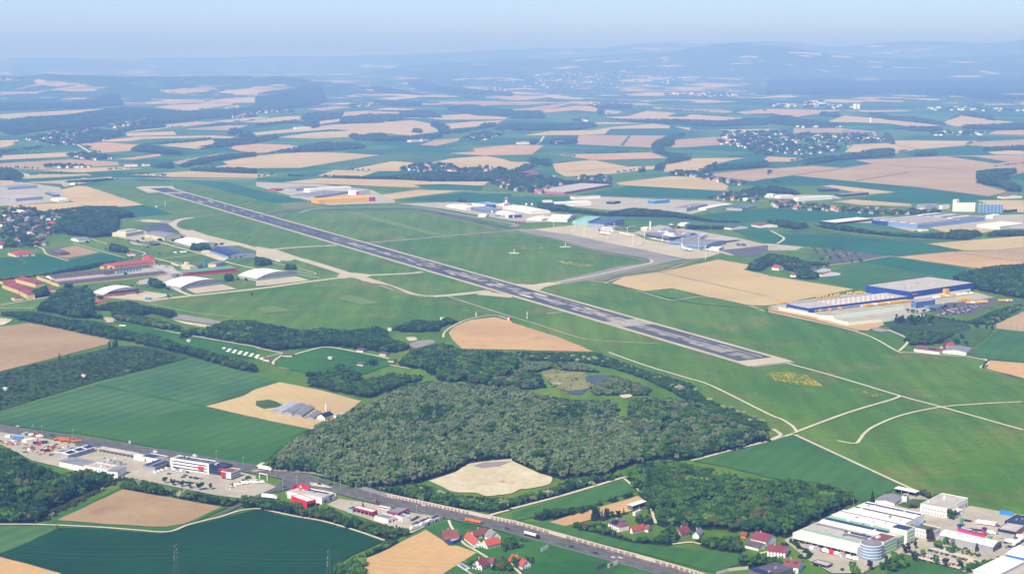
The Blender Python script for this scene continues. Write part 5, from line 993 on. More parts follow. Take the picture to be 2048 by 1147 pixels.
# ---- neighbours of the factory
B3('D3', (810, 615), (945, 645), (1010, 600), 3.6, 'gable_y', 'white', 'rgrey', 1.6, 'sheep_hall', 'low white hall with shallow grey gabled roof behind the factory', 'hall', wins=[('R', 1.2, 2.4, 5, 1.4, 'navy')])
B3('D3', (1000, 608), (1035, 615), (1050, 595), 5.2, 'flat', 'white', 'rbrown', .2, 'white_annex', 'taller white annex with brown flat top joined to the grey gabled hall', 'annex')
B3('D3', (945, 545), (1100, 578), (1120, 565), 5, 'shed', 'navy', 'rwhite', .4, 'carport', 'narrow open carport with white roof beside the meadow', 'carport', open_='F', open_h=4)
e = B3('D3', (1147, 690), (1335, 735), (1492, 652), 8.6, 'flat', 'white', 'rpale', .3, 'logistics_hall', 'square pale hall with off white roof and small dark windows', 'hall', wins=[('F', 5, 6.4, 8, 1), ('F', 1.5, 2.8, 8, 1), ('R', .3, 5, 3, 4, 'grey', 'door', (.55, .98))], parts=[('loading_canopy', 'rwhite', 1.0, 1.2, .15, .5, 4.4, 4.8)])
B3('d', (580, 765), (1195, 905), (1290, 850), 5.4, 'arch_x', 'grey', 'rwhite', 2.6, 'arched_hall', 'long grey hall with curved white roof and blue glazed end', 'hall', wins=[('R', .4, 4.8, 0, 0, 'navy')], parts=[('roof_vent', 'rgrey', .1 + .17 * i, .13 + .17 * i, .3, .4, 7.3, 7.9) for i in range(5)])
B3('D3', (1785, 790), (1913, 830), (2000, 780), 5.4, 'flat', 'navy', 'navy', .3, 'navy_hall', 'navy blue flat hall by the lorry park at the right edge', 'hall', wins=[('F', 3.2, 4.2, 0, 0, 'white')])
B3('D3', (1722, 852), (1850, 882), (1920, 830), 5.2, 'flat', 'navy', 'rpale', .3, 'navy_hall', 'navy hall with pale grey roof in front of the all navy hall', 'hall', open_='L', open_h=4, wins=[('F', 2, 3.2, 8, 1.2, 'white', 'window', (.45, .95)), ('R', .5, 3.5, 0, 0, 'rust', 'brick_front')])
B3('D3', (1775, 1050), (2060, 1110), (2150, 1040), 6, 'gable_x', 'sky', 'rwhite', 1.2, 'blue_hall', 'bright blue sided hall with white roof at the right edge', 'hall')
B3('D3', (1540, 1170), (1700, 1215), (1913, 1110), 6, 'shed', 'white', 'rwhite', .6, 'white_hall', 'white roofed hall cut by the bottom edge below the parked buses', 'hall')
# red, blue and green towers standing around the arched hall
for (px, py, h, m_, lb) in (('d', (1095, 715), 8, 'red', 'slim red tower with blue cap behind the arched hall'), ('d', (805, 650), 6, 'red', 'stubby red and blue tower at the dark yard corner'), ('d', (830, 605), 8, 'rgreen', 'dark green post like tower by the parked lorries'), ('d', (1160, 830), 9, 'rgreen', 'slim green tower in front of the arched hall')):
    p = gp(px, *py); e = empty("play_tower", (p.x, p.y, 0), R(-44), lb, "tower"); MB().box(-1, 1, -1, 1, 0, h).build("shaft", M(m_), e); MB().box(-1.5, 1.5, -1.5, 1.5, h - 1.6, h + .2).build("cap", M('blue' if m_ == 'red' else 'rgreen'), e)
P_ = [gp('d', 800, 655), gp('d', 1100, 730)]; t_ = (P_[1] - P_[0]); e = empty("pink_ramp", P_[0], math.atan2(t_.y, t_.x), 'long pink and red barrier wall behind the arched hall', 'wall')
MB().box(0, t_.length, -1.2, 0, 0, 2.6).build("pink_panel", plain("pink_sheet", (240, 60, 130)), e); MB().box(0, t_.length * .4, .05, 1.4, 0, 3.0).build("purple_panel", plain("purple_sheet", (100, 80, 200)), e)
# ---- greenhouses and camp huts
for i, (a, b_, c, lb) in enumerate(((( 135, 985), (195, 1000), (315, 935), 'leftmost and palest greenhouse of the four'), ((208, 1000), (268, 1013), (378, 950), 'second greenhouse from the left with ribbed pale roof'), ((285, 1015), (343, 1030), (436, 965), 'third greenhouse from the left with blue grey glass'), ((378, 1032), (430, 1045), (490, 1000), 'short low greenhouse next to the dark roofed house'))):
    B3('C1', a, b_, c, 3.2 if i < 3 else 2.4, 'gable_y', 'grey', 'steel' if i == 0 else 'rgrey', 2.4, 'greenhouse', lb, 'greenhouse', wins=[('R', .6, 2.6, 0, 0, 'teal')])
B3('C1', (470, 1040), (515, 1052), (578, 1030), 4.5, 'gable_y', 'white', 'navy', 3.2, 'dwelling_house', 'white house with dark roof and balcony beside the greenhouses', 'house', wins=[('F', 1, 2.2, 3, 1), ('R', 1, 2.2, 3, 1)]); B3('C1', (580, 1030), (600, 1034), (650, 1020), 3, 'flat', 'white', 'rdark', .3, 'garage', 'flat roofed garage at the wood edge beside the greenhouses', 'garage')
p = gp('C1', 523, 978); MB().cyl(p.x, p.y, 0, 9, .8, n=8).build("chimney_pipe", M('white')); tag(bpy.data.objects["chimney_pipe"], "white standing pipe chimney behind the greenhouses", "chimney")
for a, b_, c, lb in (((198, 575), (270, 577), (288, 566), 'cream hut with dark roof at the path fork, largest of the depot huts'), ((52, 602), (98, 610), (132, 602), 'cream hut left of the path fork'), ((752, 536), (800, 540), (826, 530), 'cream hut on the upper loop path, farthest left of the row'), ((922, 562), (970, 568), (998, 560), 'cream hut in the middle of the upper loop row'), ((986, 614), (1030, 618), (1054, 610), 'cream hut by the two round trees at the end of the loop'), ((758, 640), (800, 646), (835, 634), 'cream hut on the lower loop path beside one round tree')):
    B3('C1', a, b_, c, 3.4, 'gable_x', 'cream', 'rdark', 1.8, 'depot_hut', lb, 'hut')
for q in ("C1 870,640", "C1 880,636", "C1 770,735", "C1 400,735 460,730"): tree_at(q, 'darkw', 10, "depot loop")
B3('C3', (1090, 532), (1280, 556), (1285, 530), 4.4, 'gable_x', 'white', 'rbrown', 2.4, 'farm_building', 'long white farm building with brown roof and a blue solar field', 'farmhouse', parts=[('solar_panel', 'solar', .5, .82, .1, .4, 5.6, 6.2)])
B3('C3', (1290, 515), (1310, 525), (1355, 480), 4, 'gable_y', 'cream', 'rmaroon', 3, 'farm_building', 'maroon roofed farm wing between the two white farm halls', 'farmhouse')
B3('C3', (1310, 545), (1480, 562), (1522, 530), 4.6, 'gable_y', 'white', 'rgrey', 2.2, 'farm_building', 'wide white farm hall with grey double roof by the field road', 'farmhouse', wins=[('F', 1, 2.2, 4, 1.4)])
B3('C3', (1330, 500), (1380, 512), (1398, 495), 4, 'hip', 'cream', 'rred', 2.4, 'farm_building', 'small red roofed farm house behind the white farm hall', 'farmhouse')
# ================================================================ airport, camp, industry, villages
# ---- parcel depot with blue halls
e = B3('l', (135, 487), (370, 550), (1650, 392), 7, 'flat', 'blue', 'rpale', .3, 'parcel_hall', 'very long low blue parcel hall with white spotted roof and loading doors', 'warehouse', wins=[('R', 0, 3.6, 0, 0, 'white', 'dock_wall'), ('F', .3, 3.2, 0, 0, 'steel', 'glass_front')] + [('R', .4, 3.0, 30, 2.6, 'dark', 'dock_door', (.03, .5))])
for q in list(e.children):
    if q.name.startswith('dock_door'): q.location.x += .15
rr = random.Random(4); mb = MB()
for i in range(26):
    for j in range(4):
        x = 6 + j * 11 + (i % 2) * 3; y = 62 + i * 5.6; mb.box(x, x + 4.5, y, y + 2, 7.2, 7.6)
sk = mb.build("rooflights", M('rwhite'), e); sk['kind'] = 'stuff'
B3('P', (1740.5, 584), (1821, 599), (1947, 580), 12.5, 'flat', 'blue', 'rpale', .3, 'parcel_hall', 'tall bright blue warehouse with huge flat grey roof', 'warehouse', wins=[('R', 0, 3.4, 0, 0, 'white', 'dock_wall'), ('R', 7.5, 9.3, 0, 0, 'orange', 'orange_logo', (.02, .10))], parts=[('stair_tower', 'ygold', .98, 1.06, .50, .56, 0, 10)])
B3('C3', (1063, 205), (1110, 212), (1247, 195), 10, 'flat', 'blue', 'rpale', .3, 'office_block', 'three storey blue glass office block beside the parcel halls', 'office', wins=[(f, z, z + 1.8, n, 2.4, 'lblue') for f, n in (('F', 4), ('R', 8)) for z in (1, 4.2, 7.2)])
B3('C3', (1165, 212), (1195, 218), (1328, 205), 4.5, 'flat', 'lblue', 'moss', .2, 'annex', 'pale blue annex with planted roof in front of the blue office', 'annex', wins=[('R', 1.4, 2.6, 10, 1.4)])
def wall_run(name, label, s, h, mat, th=.5, cat='wall', caps=None):
    P = pts(s); O_ = P[0]; e = empty(name, (O_.x, O_.y, 0), 0, label, cat); mb = MB(); pm = []
    for p, q in zip(P[:-1], P[1:]):
        t = (q - p).normalized(); n_ = Vector((-t.y, t.x, 0)) * th / 2
        a = [p - O_ - n_, q - O_ - n_, q - O_ + n_, p - O_ + n_]; up = Vector((0, 0, h))
        mb.face([a[0], a[1], a[1] + up, a[0] + up]); mb.face([a[2], a[3], a[3] + up, a[2] + up]); mb.face([v + up for v in a]); mb.face([a[1], a[2], a[2] + up, a[1] + up]); mb.face([a[3], a[0], a[0] + up, a[3] + up])
    mb.build("panel", M(mat) if isinstance(mat, str) else mat, e); return e
wall_run('noise_wall', 'pale green glass screen standing between the two depot yards', "C3 375,290 485,292 1012,220", 6, 'pgreen')
wall_run('noise_wall', 'long pale green screen wall bounding the depot towards the airfield', "C3 80,222 330,270 560,330 600,338 850,312 1165,272", 5, 'pgreen')
# ---- terminal side
wv = [('F', 2, 3.4, 0, 0)]
B3('j', (95, 345), (400, 395), (485, 350), 5.5, 'hip', 'white', 'rwhite', 2, 'hangar', 'white hipped aircraft shed at the far end of the terminal row', 'hangar')
B3('j', (480, 400), (745, 445), (800, 400), 8.5, 'flat', 'lblue', 'rgrey', .3, 'office_block', 'blue grey striped office block beside the white shed', 'office', wins=[('F', 1.5, 2.6, 0, 0), ('F', 4.4, 5.5, 0, 0), ('F', 6.8, 7.6, 0, 0)])
B3('j', (500, 320), (700, 345), (880, 320), 6, 'flat', 'white', 'lblue', .3, 'hangar', 'hall with pale blue roof behind the striped office', 'hall'); B3('j', (740, 355), (840, 372), (880, 350), 7, 'flat', 'blue', 'blue', .3, 'hangar', 'small bright blue hall behind the arched hangar', 'hall')
B3('j', (880, 468), (1080, 522), (1345, 528), 8, 'gable_x', 'white', 'rwhite', 3, 'hangar', 'white hangar with a bright blue gable front', 'hangar', wins=[('R', .2, 8, 0, 0, 'blue', 'blue_front', (.01, .99))])
B3('j', (990, 370), (1430, 455), (1530, 400), 6, 'gable_x', 'white', 'rwhite', 1.5, 'cargo_hall', 'long white cargo hall running behind the blue fronted hangar', 'hall')
B3('j', (945, 320), (1010, 330), (1105, 310), 5, 'flat', 'white', 'rwhite', .3, 'low_building', 'low white building at the foot of the red and white tower', 'building')
def tower(tile, p, h, lb, shaft='white', w=4.5, red=False):
    g = gp(tile, *p); e = empty("control_tower", (g.x, g.y, 0), R(-40), lb, "control tower")
    MB().box(-w / 2, w / 2, -w / 2, w / 2, 0, h).build("shaft", M(shaft), e); MB().cyl(0, 0, h, h + 1, w * .8, w, 8).build("deck", M('concrete'), e); MB().cyl(0, 0, h + 1, h + 3.6, w * .82, w * .95, 8).build("cab", M('glass'), e); MB().cyl(0, 0, h + 3.6, h + 4.4, w * 1.05, n=8).build("cab_roof", M('white'), e)
    MB().cyl(0, 0, h + 4.4, h + 8, .2, n=5).build("antenna", M('white'), e)
    if red: MB().box(-w / 2 - 5, -w / 2 - .1, -w / 2, w / 2, 0, h * .8).build("red_block", M('red'), e)
tower('j', (1045, 312), 14, 'old white control tower with a red block on its left', red=True); tower('k', (1608, 345), 15, 'grey control tower with wide cab rising above the terminal', 'grey', 5.5)
B3('j', (1475, 528), (1600, 565), (1748, 528), 4, 'hip', 'white', 'rwhite', 5, 'event_tent', 'white peaked tent hall, left one of the two tents', 'tent'); B3('B2', (285, 375), (412, 388), (476, 352), 6, 'gable_x', 'white', 'rwhite', 5, 'event_tent', 'large white gabled tent hall next to the peaked tent', 'tent')
B3('j', (640, 485), (720, 505), (775, 482), 3, 'arch_x', 'white', 'rwhite', 3, 'dome_tent', 'small rounded white tent on the terminal apron', 'tent')
for i, (x, y) in enumerate(((1362, 345), (1452, 345))):
    g = gp('j', x, y); e = empty("satellite_dish", (g.x, g.y, 0), R(200), ('left' if i == 0 else 'right') + ' white satellite dish behind the cargo hall', 'dish'); MB().cyl(0, 0, 0, 4, .4, n=6).build("mast", M('white'), e)
    mb = MB(); n = 12; c = Vector((0, -.5, 7))
    for k in range(n):
        a, b_ = k * 6.283 / n, (k + 1) * 6.283 / n; mb.face([c, c + Vector((3.5 * math.cos(a), -1, 3.5 * math.sin(a))), c + Vector((3.5 * math.cos(b_), -1, 3.5 * math.sin(b_)))])
    mb.build("dish", M('white'), e)
B3('k', (190, 188), (350, 228), (545, 150), 8, 'flat', 'teal', 'teal', .3, 'hangar', 'hangar with pale teal glass front left of the grey hangar', 'hangar', wins=[('F', .2, 6, 2, 9, 'teal', 'hangar_door')])
B3('k', (452, 245), (592, 282), (900, 215), 11, 'shed', 'grey', 'solar', 2.5, 'hangar', 'big grey hangar with dark blue solar roof and tall panelled doors', 'hangar', wins=[('F', .2, 9, 4, 4.2, 'lblue', 'hangar_door')])
B3('k', (600, 285), (720, 305), (800, 280), 6, 'flat', 'white', 'rgrey', .3, 'hangar_annex', 'lower white annex in front of the grey hangar', 'annex', wins=wv)
g = gp('k', 1294, 305); e = empty("pylon_sign", (g.x, g.y, 0), R(-40), 'tall plain white square pillar behind the terminal', 'pillar'); MB().box(-1.3, 1.3, -1.3, 1.3, 0, 21).build("pillar", M('white'), e); MB().cyl(0, 0, 0, 1.2, 7, n=16).build("round_base", M('concrete'), e)
B3('k', (1178, 300), (1240, 312), (1295, 300), 6, 'flat', 'white', 'rwhite', .3, 'terminal_annex', 'small white terminal annex beside the pillar', 'annex', wins=wv)
B3('k', (1222, 400), (1580, 470), (1760, 425), 8, 'flat', 'glass', 'rgrey', .3, 'terminal', 'dark glazed terminal wing with flat grey roof', 'terminal', wins=[('F', 5.4, 7.9, 0, 0, 'rgrey', 'fascia', (0, 1))], parts=[('roof_rib', 'white', .3, .62, .6, .72, 8.2, 11), ('roof_rib', 'white', .55, .95, .25, .4, 8.2, 10.5), ('roof_rib', 'lblue', .05, .28, .4, .8, 8.2, 9.4)])
B3('k', (1440, 370), (1560, 392), (1680, 340), 10, 'flat', 'white', 'rgrey', .3, 'terminal', 'white stepped terminal block below the grey control tower', 'terminal', wins=[('F', 3, 5, 0, 0), ('F', 7, 8.5, 0, 0)])
B3('i', (1015, 318), (1165, 350), (1430, 270), 7, 'arch_y', 'lblue', 'rgrey', 2.5, 'terminal', 'terminal hall with blue grey curved roof, left of two', 'terminal', wins=wv)
B3('i', (1150, 362), (1440, 400), (1720, 330), 8, 'arch_x', 'lblue', 'rgrey', 3, 'terminal', 'terminal hall with blue grey curved roof, right of two', 'terminal', wins=wv)
for i in range(4): B3('i', (1090 + i * 85, 225 + i * 8), (1140 + i * 85, 235 + i * 8), (1200 + i * 85, 215 + i * 8), 6 + i % 2 * 2, 'flat', ('white', 'lblue', 'grey', 'white')[i], ('rpale', 'rgrey', 'navy', 'rpale')[i], .3, 'service_building', ('low white service block below the grey control tower', 'pale blue service block behind the terminal halls', 'grey service block with navy roof behind the terminal', 'white service block next to the parking deck')[i], 'building')
e = B3('i', (1425, 285), (1688, 318), (1920, 285), 4.6, 'flat', 'rpale', 'rpale', .3, 'parking_deck', 'dark open parking deck under a broad white ribbed roof', 'car park', open_='ALL', open_h=4, posts=10)
mb = MB()
for i in range(12): mb.box(1 + i * 4, 1.8 + i * 4, 1, 60, 4.7, 5.2)
B3('i', (1525, 405), (1618, 424), (1692, 402), 5, 'arch_x', 'white', 'rwhite', 1.5, 'white_hangar', 'small white rounded hangar at the apron end', 'hangar', wins=[('R', .2, 4, 1, 8, 'dark', 'door')])
for i, (t, x, y, h) in enumerate((('k', 148, 296, 17), ('k', 290, 388, 17), ('k', 648, 445, 18), ('k', 745, 318, 18), ('k', 943, 388, 17), ('k', 1033, 545, 18), ('k', 1208, 442, 18), ('k', 1480, 495, 18), ('k', 1635, 462, 16), ('k', 1775, 565, 20), ('i', 1345, 412, 26), ('i', 1440, 542, 27), ('j', 1620, 560, 14), ('j', 1790, 660, 12))):
    g = gp(t, x, y); e = empty("floodlight_mast", (g.x, g.y, 0), 0, ('tall white floodlight mast on the terminal apron' if h > 20 else 'white floodlight mast standing on the terminal apron'), 'mast', 'floodlight masts on the apron')
    MB().cyl(0, 0, 0, h, .45, .3, 6).build("mast", M('white'), e); MB().box(-1.5, 1.5, -.5, .5, h - .2, h + 1).build("lamp_head", M('white'), e)
# ---- north industry
NI = [('B1', (400, 243), (470, 254), (892, 232), 11, 'flat', 'ygold', 'ygold', 'long low hall with bright yellow wall and magenta end', [('R', .2, 11.4, 0, 0, 'magenta', 'magenta_end', (.89, 1))]), ('B1', (345, 165), (400, 170), (712, 150), 10, 'flat', 'white', 'rwhite', 'long white hall behind the yellow wall', [('R', 4, 9, 0, 0, 'white')]),
      ('B1', (715, 182), (770, 190), (850, 180), 13, 'flat', 'white', 'rpale', 'tall white block with a dark red stripe', [('F', 1, 12, 0, 0, 'magenta', 'red_stripe', (.72, 1))]), ('B1', (330, 195), (440, 215), (700, 175), 6, 'flat', 'grey', 'rgrey', 'grey hall with dark striped roof in front of the long white hall', []),
      ('B1', (210, 150), (300, 158), (470, 140), 6, 'flat', 'grey', 'rgrey', 'flat blue grey hall left of the long white hall', []), ('B1', (110, 155), (150, 160), (210, 150), 5, 'gable_x', 'brick', 'rbrown', 'small brown hall near the field edge', []),
      ('B2', (250, 155), (395, 182), (745, 122), 6, 'flat', 'red', 'rpale', 'flat hall with thin red front and many skylights', [('F', 3, 5, 0, 0, 'lblue')]), ('B2', (338, 262), (352, 272), (592, 262), 9, 'flat', 'white', 'rwhite', 'long cream hall behind the row of trees', [('R', 5, 6, 0, 0, 'rpale')]),
      ('B2', (455, 215), (470, 222), (662, 212), 7, 'flat', 'white', 'rgrey', 'white hall with grey roof behind the cream hall', []), ('B2', (1235, 302), (1305, 312), (1462, 280), 9, 'flat', 'grey', 'rgrey', 'grey cube like hall by the timber yard', []),
      ('B2', (1428, 292), (1450, 302), (1655, 268), 5, 'gable_x', 'white', 'rwhite', 'long narrow white hall beside the grey cube hall', []), ('B2', (1030, 248), (1060, 254), (1178, 244), 8, 'flat', 'sky', 'rpale', 'light blue fronted hall in the timber yard', []),
      ('B2', (1640, 290), (1720, 305), (1832, 280), 5, 'flat', 'concrete', 'solar', 'low concrete hall with dark solar roof', []), ('B2', (720, 250), (760, 256), (812, 248), 6, 'gable_x', 'dark', 'rgrey', 'small dark barn in the timber yard', []),
      ('B2', (232, 240), (240, 244), (303, 242), 5, 'flat', 'white', 'rwhite', 'small cream block in the green field', []), ('B2', (1265, 410), (1290, 420), (1345, 405), 4, 'arch_x', 'white', 'rwhite', 'little white round roofed shed by the dark hedge', []),
      ('B3', (210, 228), (225, 234), (482, 218), 9, 'flat', 'white', 'rwhite', 'long white hall near the dark office row', []), ('B3', (76, 208), (90, 214), (188, 206), 7, 'flat', 'white', 'rwhite', 'short white hall left of the long white hall', []),
      ('B3', (345, 155), (400, 162), (532, 160), 7, 'flat', 'navy', 'navy', 'dark blue hall behind the long white hall', []), ('B3', (500, 192), (560, 198), (752, 182), 5, 'flat', 'navy', 'rgrey', 'low dark blue office row in the pale field', []),
      ('B3', (383, 398), (505, 410), (785, 378), 5, 'flat', 'navy', 'rwhite', 'long dark low building with white roof by the big factory', []), ('B3', (1135, 455), (1145, 460), (1202, 455), 3, 'flat', 'white', 'rwhite', 'small white garage in front of the big factory', []),
      ('q', (1450, 522), (1700, 562), (2040, 515), 7, 'flat', 'white', 'rwhite', 'white flat factory block at the right edge', [('R', 3, 5, 0, 0, 'rpale')]), ('q', (1510, 400), (1600, 408), (1705, 388), 7, 'flat', 'white', 'rwhite', 'white cube hall behind the trees right of the big factory', []),
      ('q', (565, 265), (640, 282), (845, 268), 12, 'flat', 'grey', 'rgrey', 'grey mill hall left of the white silos', []), ('q', (850, 265), (880, 272), (990, 262), 9, 'flat', 'white', 'rpale', 'white mill building joined to the grey mill hall', []), ('q', (1745, 318), (1800, 322), (1950, 312), 7, 'flat', 'navy', 'rwhite', 'dark shed with white roof right of the metal silos', []),
      ('B0', (-60, 215), (120, 235), (350, 222), 8, 'flat', 'grey', 'rpale', 'huge pale grey factory hall at the left edge', [('R', 2, 4, 0, 0, 'lblue')]), ('B0', (0, 140), (60, 150), (280, 135), 8, 'flat', 'grey', 'lblue', 'blue roofed factory hall behind the huge grey hall', []), ('B0', (380, 226), (440, 240), (498, 232), 6, 'gable_y', 'white', 'rwhite', 'white gabled hall right of the huge grey hall', []),
      ('B0', (338, 180), (400, 200), (440, 195), 5, 'flat', 'navy', 'lblue', 'narrow blue roofed shed beside the white gabled hall', []), ('B0', (155, 38), (180, 42), (210, 38), 5, 'gable_x', 'white', 'rpale', 'lone white farm hall at the dark wood on the left', []),
      ('B0', (540, 108), (560, 112), (582, 106), 5, 'flat', 'white', 'rwhite', 'small white hall near the round taxiway field', [])]
for t, A, Bb, C, h, rf, wl, rm, lb, wn_ in NI: B3(t, A, Bb, C, h, rf, wl, rm, 1.8, 'industrial_hall', lb, 'hall', wins=wn_)
e = B3('q', (15, 470), (530, 552), (1490, 440), 10, 'flat', 'lblue', 'rpale', .3, 'big_factory', 'very large light blue factory with ribbed white roof', 'factory', wins=[('F', .3, 10, 0, 0, 'blue', 'blue_wall', (.0, .36))])
_, _, LL, DD = PLACED[-1]
for i in range(9):
    MB().box(LL * (.02 + .11 * i), LL * (.055 + .11 * i), DD * .04, DD * .62, 10.1, 12).build("roof_monitor", M('rwhite' if i % 2 else 'rgrey'), e)
    MB().box(LL * (.02 + .11 * i), LL * (.08 + .11 * i), DD * .66, DD * .95, 10.1, 11.5).build("roof_monitor", M('rgrey' if i % 3 else 'rwhite'), e)
def silo_row(tile, a, b_, n, h, mat, lb, cap):
    A, Bb = gp(tile, *a), gp(tile, *b_); t = (Bb - A); r = t.length / n / 2
    for i in range(n):
        c = A + t * ((i + .5) / n); e = empty("silo", (c.x, c.y, 0), 0, lb % ('leftmost' if i == 0 else 'rightmost' if i == n - 1 else 'one of the inner'), "silo", "row of " + mat + " silos")
        MB().cyl(0, 0, 0, h, r * .98, n=14, mi=0).build("tank", M(mat), e); MB().cyl(0, 0, h, h + cap, r * .9, r * .15, 14).build("cone_roof", M('white' if mat == 'white' else 'steel'), e)
silo_row('q', (1055, 305), (1355, 308), 11, 23, 'white', '%s of the white concrete grain silos', .5); silo_row('q', (1392, 318), (1745, 322), 7, 21, 'lblue', '%s of the blue grey metal silos', 2.5)
B3('q', (1048, 300), (1075, 306), (1120, 300), 30, 'flat', 'white', 'white', .3, 'silo_tower', 'tall white lift tower at the left end of the grain silos', 'tower'); B3('A3', (645, 588), (660, 590), (672, 588), 36, 'flat', 'white', 'white', .3, 'tower_block', 'left slab of the far pale twin tower block', 'tower'); B3('A3', (676, 588), (685, 590), (697, 588), 34, 'flat', 'white', 'white', .3, 'tower_block', 'right slab of the far pale twin tower block', 'tower')
# ---- military camp, hangars
HG = [('n', (1128, 562), (1285, 588), (1788, 530), 5, 8, 'rwhite', 'white arched hangar with orange brick and dark blue glazed front', [('R', .2, 4.6, 0, 0, 'brick', 'brick_front'), ('R', 5, 8.5, 0, 0, 'navy', 'glazing', (.12, .88))]), ('B0', (1245, 866), (1352, 896), (1680, 852), 5, 8, 'rwhite', 'white arched hangar with grey front, middle of the three nearest', [('R', .2, 4.6, 8, 7, 'grey', 'hangar_door'), ('R', 5, 8.5, 0, 0, 'rgrey', 'glazing', (.12, .88))]),
      ('B0', (1810, 802), (1922, 830), (2222, 792), 5, 8, 'rwhite', 'white arched hangar with pale teal doors, right of the three nearest', [('R', .2, 4.6, 8, 7, 'green', 'hangar_door'), ('R', 5, 8.5, 0, 0, 'rgrey', 'glazing', (.12, .88))]), ('B0', (1570, 622), (1705, 665), (1845, 630), 6, 6, 'solar', 'arched hangar covered in dark blue solar panels', [('F', 1, 4, 0, 0, 'lblue')]),
      ('B0', (1300, 548), (1420, 584), (1600, 560), 5, 6, 'rwhite', 'white arched hangar behind the round trees', [('F', 1, 3.4, 14, 2, 'glass')]), ('m', (655, 395), (940, 445), (1150, 400), 7, 5, 'rgrey', 'arched hangar with blue grey roof next to the cream block', [('R', .5, 5, 8, 3.5, 'grey', 'hangar_door')])]
for t, A, Bb, C, h, rs, rm, lb, wn_ in HG: B3(t, A, Bb, C, h, 'arch_x', 'grey' if rm != 'rgrey' else 'cream', rm, rs, 'arched_hangar', lb, 'hangar', wins=wn_)
CB = [('m', (230, 375), (380, 395), (640, 350), 8, 'flat', 'cream', 'rwhite', 1, 'broad cream block with white stepped roof at the dark grove', [('R', 1, 2.4, 12, 1.6), ('R', 4.6, 6, 12, 1.6)], [('upper_storey', 'rpale', .1, .75, .2, .85, 8.2, 12)]),
      ('n', (672, 428), (735, 455), (2060, 315), 5, 'gable_y', 'yellow', 'rdark', 2.2, 'very long yellow garage wing with dark roof along the camp', [('R', .2, 3.2, 34, .5, 'cream', 'pilaster')], []), ('n', (455, 358), (712, 452), (760, 440), 5, 'flat', 'yellow', 'rdark', 1, 'yellow end wing with dark roof closing the garage court', [], []),
      ('n', (575, 352), (640, 368), (1880, 240), 5, 'gable_y', 'white', 'rdark', 2.2, 'long garage wing with dark red doors on the far side of the court', [('R', .2, 4, 26, 3.6, 'rmaroon', 'garage_door', (.02, .62)), ('R', .2, 4, 8, 4, 'lblue', 'garage_door', (.64, .9))], []),
      ('n', (1330, 215), (1420, 245), (1925, 190), 7, 'hip', 'yellow', 'rred', 4, 'long barrack with bright red roof behind the garage wing', [('R', 2, 3.4, 16, 1.4)], []), ('n', (1262, 225), (1290, 235), (1400, 222), 5, 'hip', 'yellow', 'rred', 2, 'small yellow house with red roof left of the long barrack', [], []),
      ('n', (1770, 125), (1800, 180), (1922, 165), 8, 'hip', 'yellow', 'rred', 4, 'tall red roofed cross wing at the end of the long barrack', [], []),
      ('n', (28, 470), (235, 545), (330, 500), 7, 'hip', 'yellow', 'rmaroon', 5, 'yellow house with crimson roof facing the lawn, left of its group', [('F', 1.5, 3, 7, 1.2), ('F', 4.5, 5.8, 7, 1.2)], []), ('n', (190, 400), (440, 465), (500, 440), 7, 'hip', 'yellow', 'rmaroon', 5, 'yellow house with crimson roof at the back of its group', [], []),
      ('n', (250, 560), (345, 610), (408, 588), 8, 'hip', 'yellow', 'rmaroon', 5, 'yellow tower like house with crimson roof, nearest the lawn path', [('F', 1.5, 3, 3, 1.2), ('F', 4.5, 5.8, 3, 1.2)], []), ('n', (142, 615), (185, 632), (262, 612), 5, 'hip', 'cream', 'rmaroon', 3.5, 'small cream gatehouse with crimson roof', [], []),
      ('n', (575, 500), (620, 522), (668, 505), 5, 'hip', 'cream', 'rmaroon', 3.5, 'small crimson roofed house next to the round dark trees', [], []), ('n', (0, 415), (40, 422), (200, 400), 3.4, 'gable_y', 'yellow', 'rred', 2, 'low red roofed wing running to the left edge', [], []),
      ('n', (98, 62), (192, 92), (428, 70), 6, 'hip', 'cream', 'rred', 5, 'big cream farm hall with bright red hipped roof in the dark field', [('R', .5, 3.5, 2, 4, 'dark', 'door')], []), ('n', (625, 35), (745, 68), (832, 50), 5, 'hip', 'wood', 'rdark', 5, 'dark brown farmhouse beside the brown field', [], []),
      ('m', (1165, 930), (1255, 965), (2000, 905), 6, 'shed', 'red', 'rgreen', 2, 'long hall with pale green roof and red wall', [('R', 3.5, 4.6, 0, 0, 'dark')], []), ('m', (770, 862), (1050, 978), (1180, 950), 5.5, 'flat', 'grey', 'rpale', 1, 'flat pale grey hall at the end of the garage wings', [('R', .5, 4, 1, 4, 'dark', 'door')], []),
      ('m', (1190, 862), (1320, 890), (1362, 872), 8, 'flat', 'cream', 'rpale', 1, 'cream two storey block with stub tower', [('F', .5, 2.5, 5, 1.6)], [('stub_tower', 'cream', 0, .28, .5, .95, 8, 13)]), ('m', (1040, 790), (1150, 825), (1190, 810), 4, 'flat', 'cream', 'rdark', 1, 'low dark roofed building left of the cream block', [], []),
      ('m', (1362, 850), (1430, 865), (1500, 840), 5, 'gable_x', 'grey', 'rdark', 2, 'low dark roofed building right of the cream block', [], []), ('m', (1648, 815), (1700, 838), (1832, 800), 7, 'hip', 'cream', 'rgrey', 3, 'cream house with grey hipped roof above the green roofed hall', [], []),
      ('m', (730, 510), (790, 520), (890, 515), 3.5, 'flat', 'navy', 'rgrey', 1, 'small dark shed between the camp roads', [], []), ('m', (395, 655), (420, 672), (528, 672), 3.5, 'gable_x', 'white', 'rred', 2, 'small red and white hut by the long hedge', [], []), ('B0', (530, 525), (585, 538), (632, 522), 5, 'gable_y', 'white', 'rgrey', 3, 'white hall with grey roof at the village edge', [], [])]
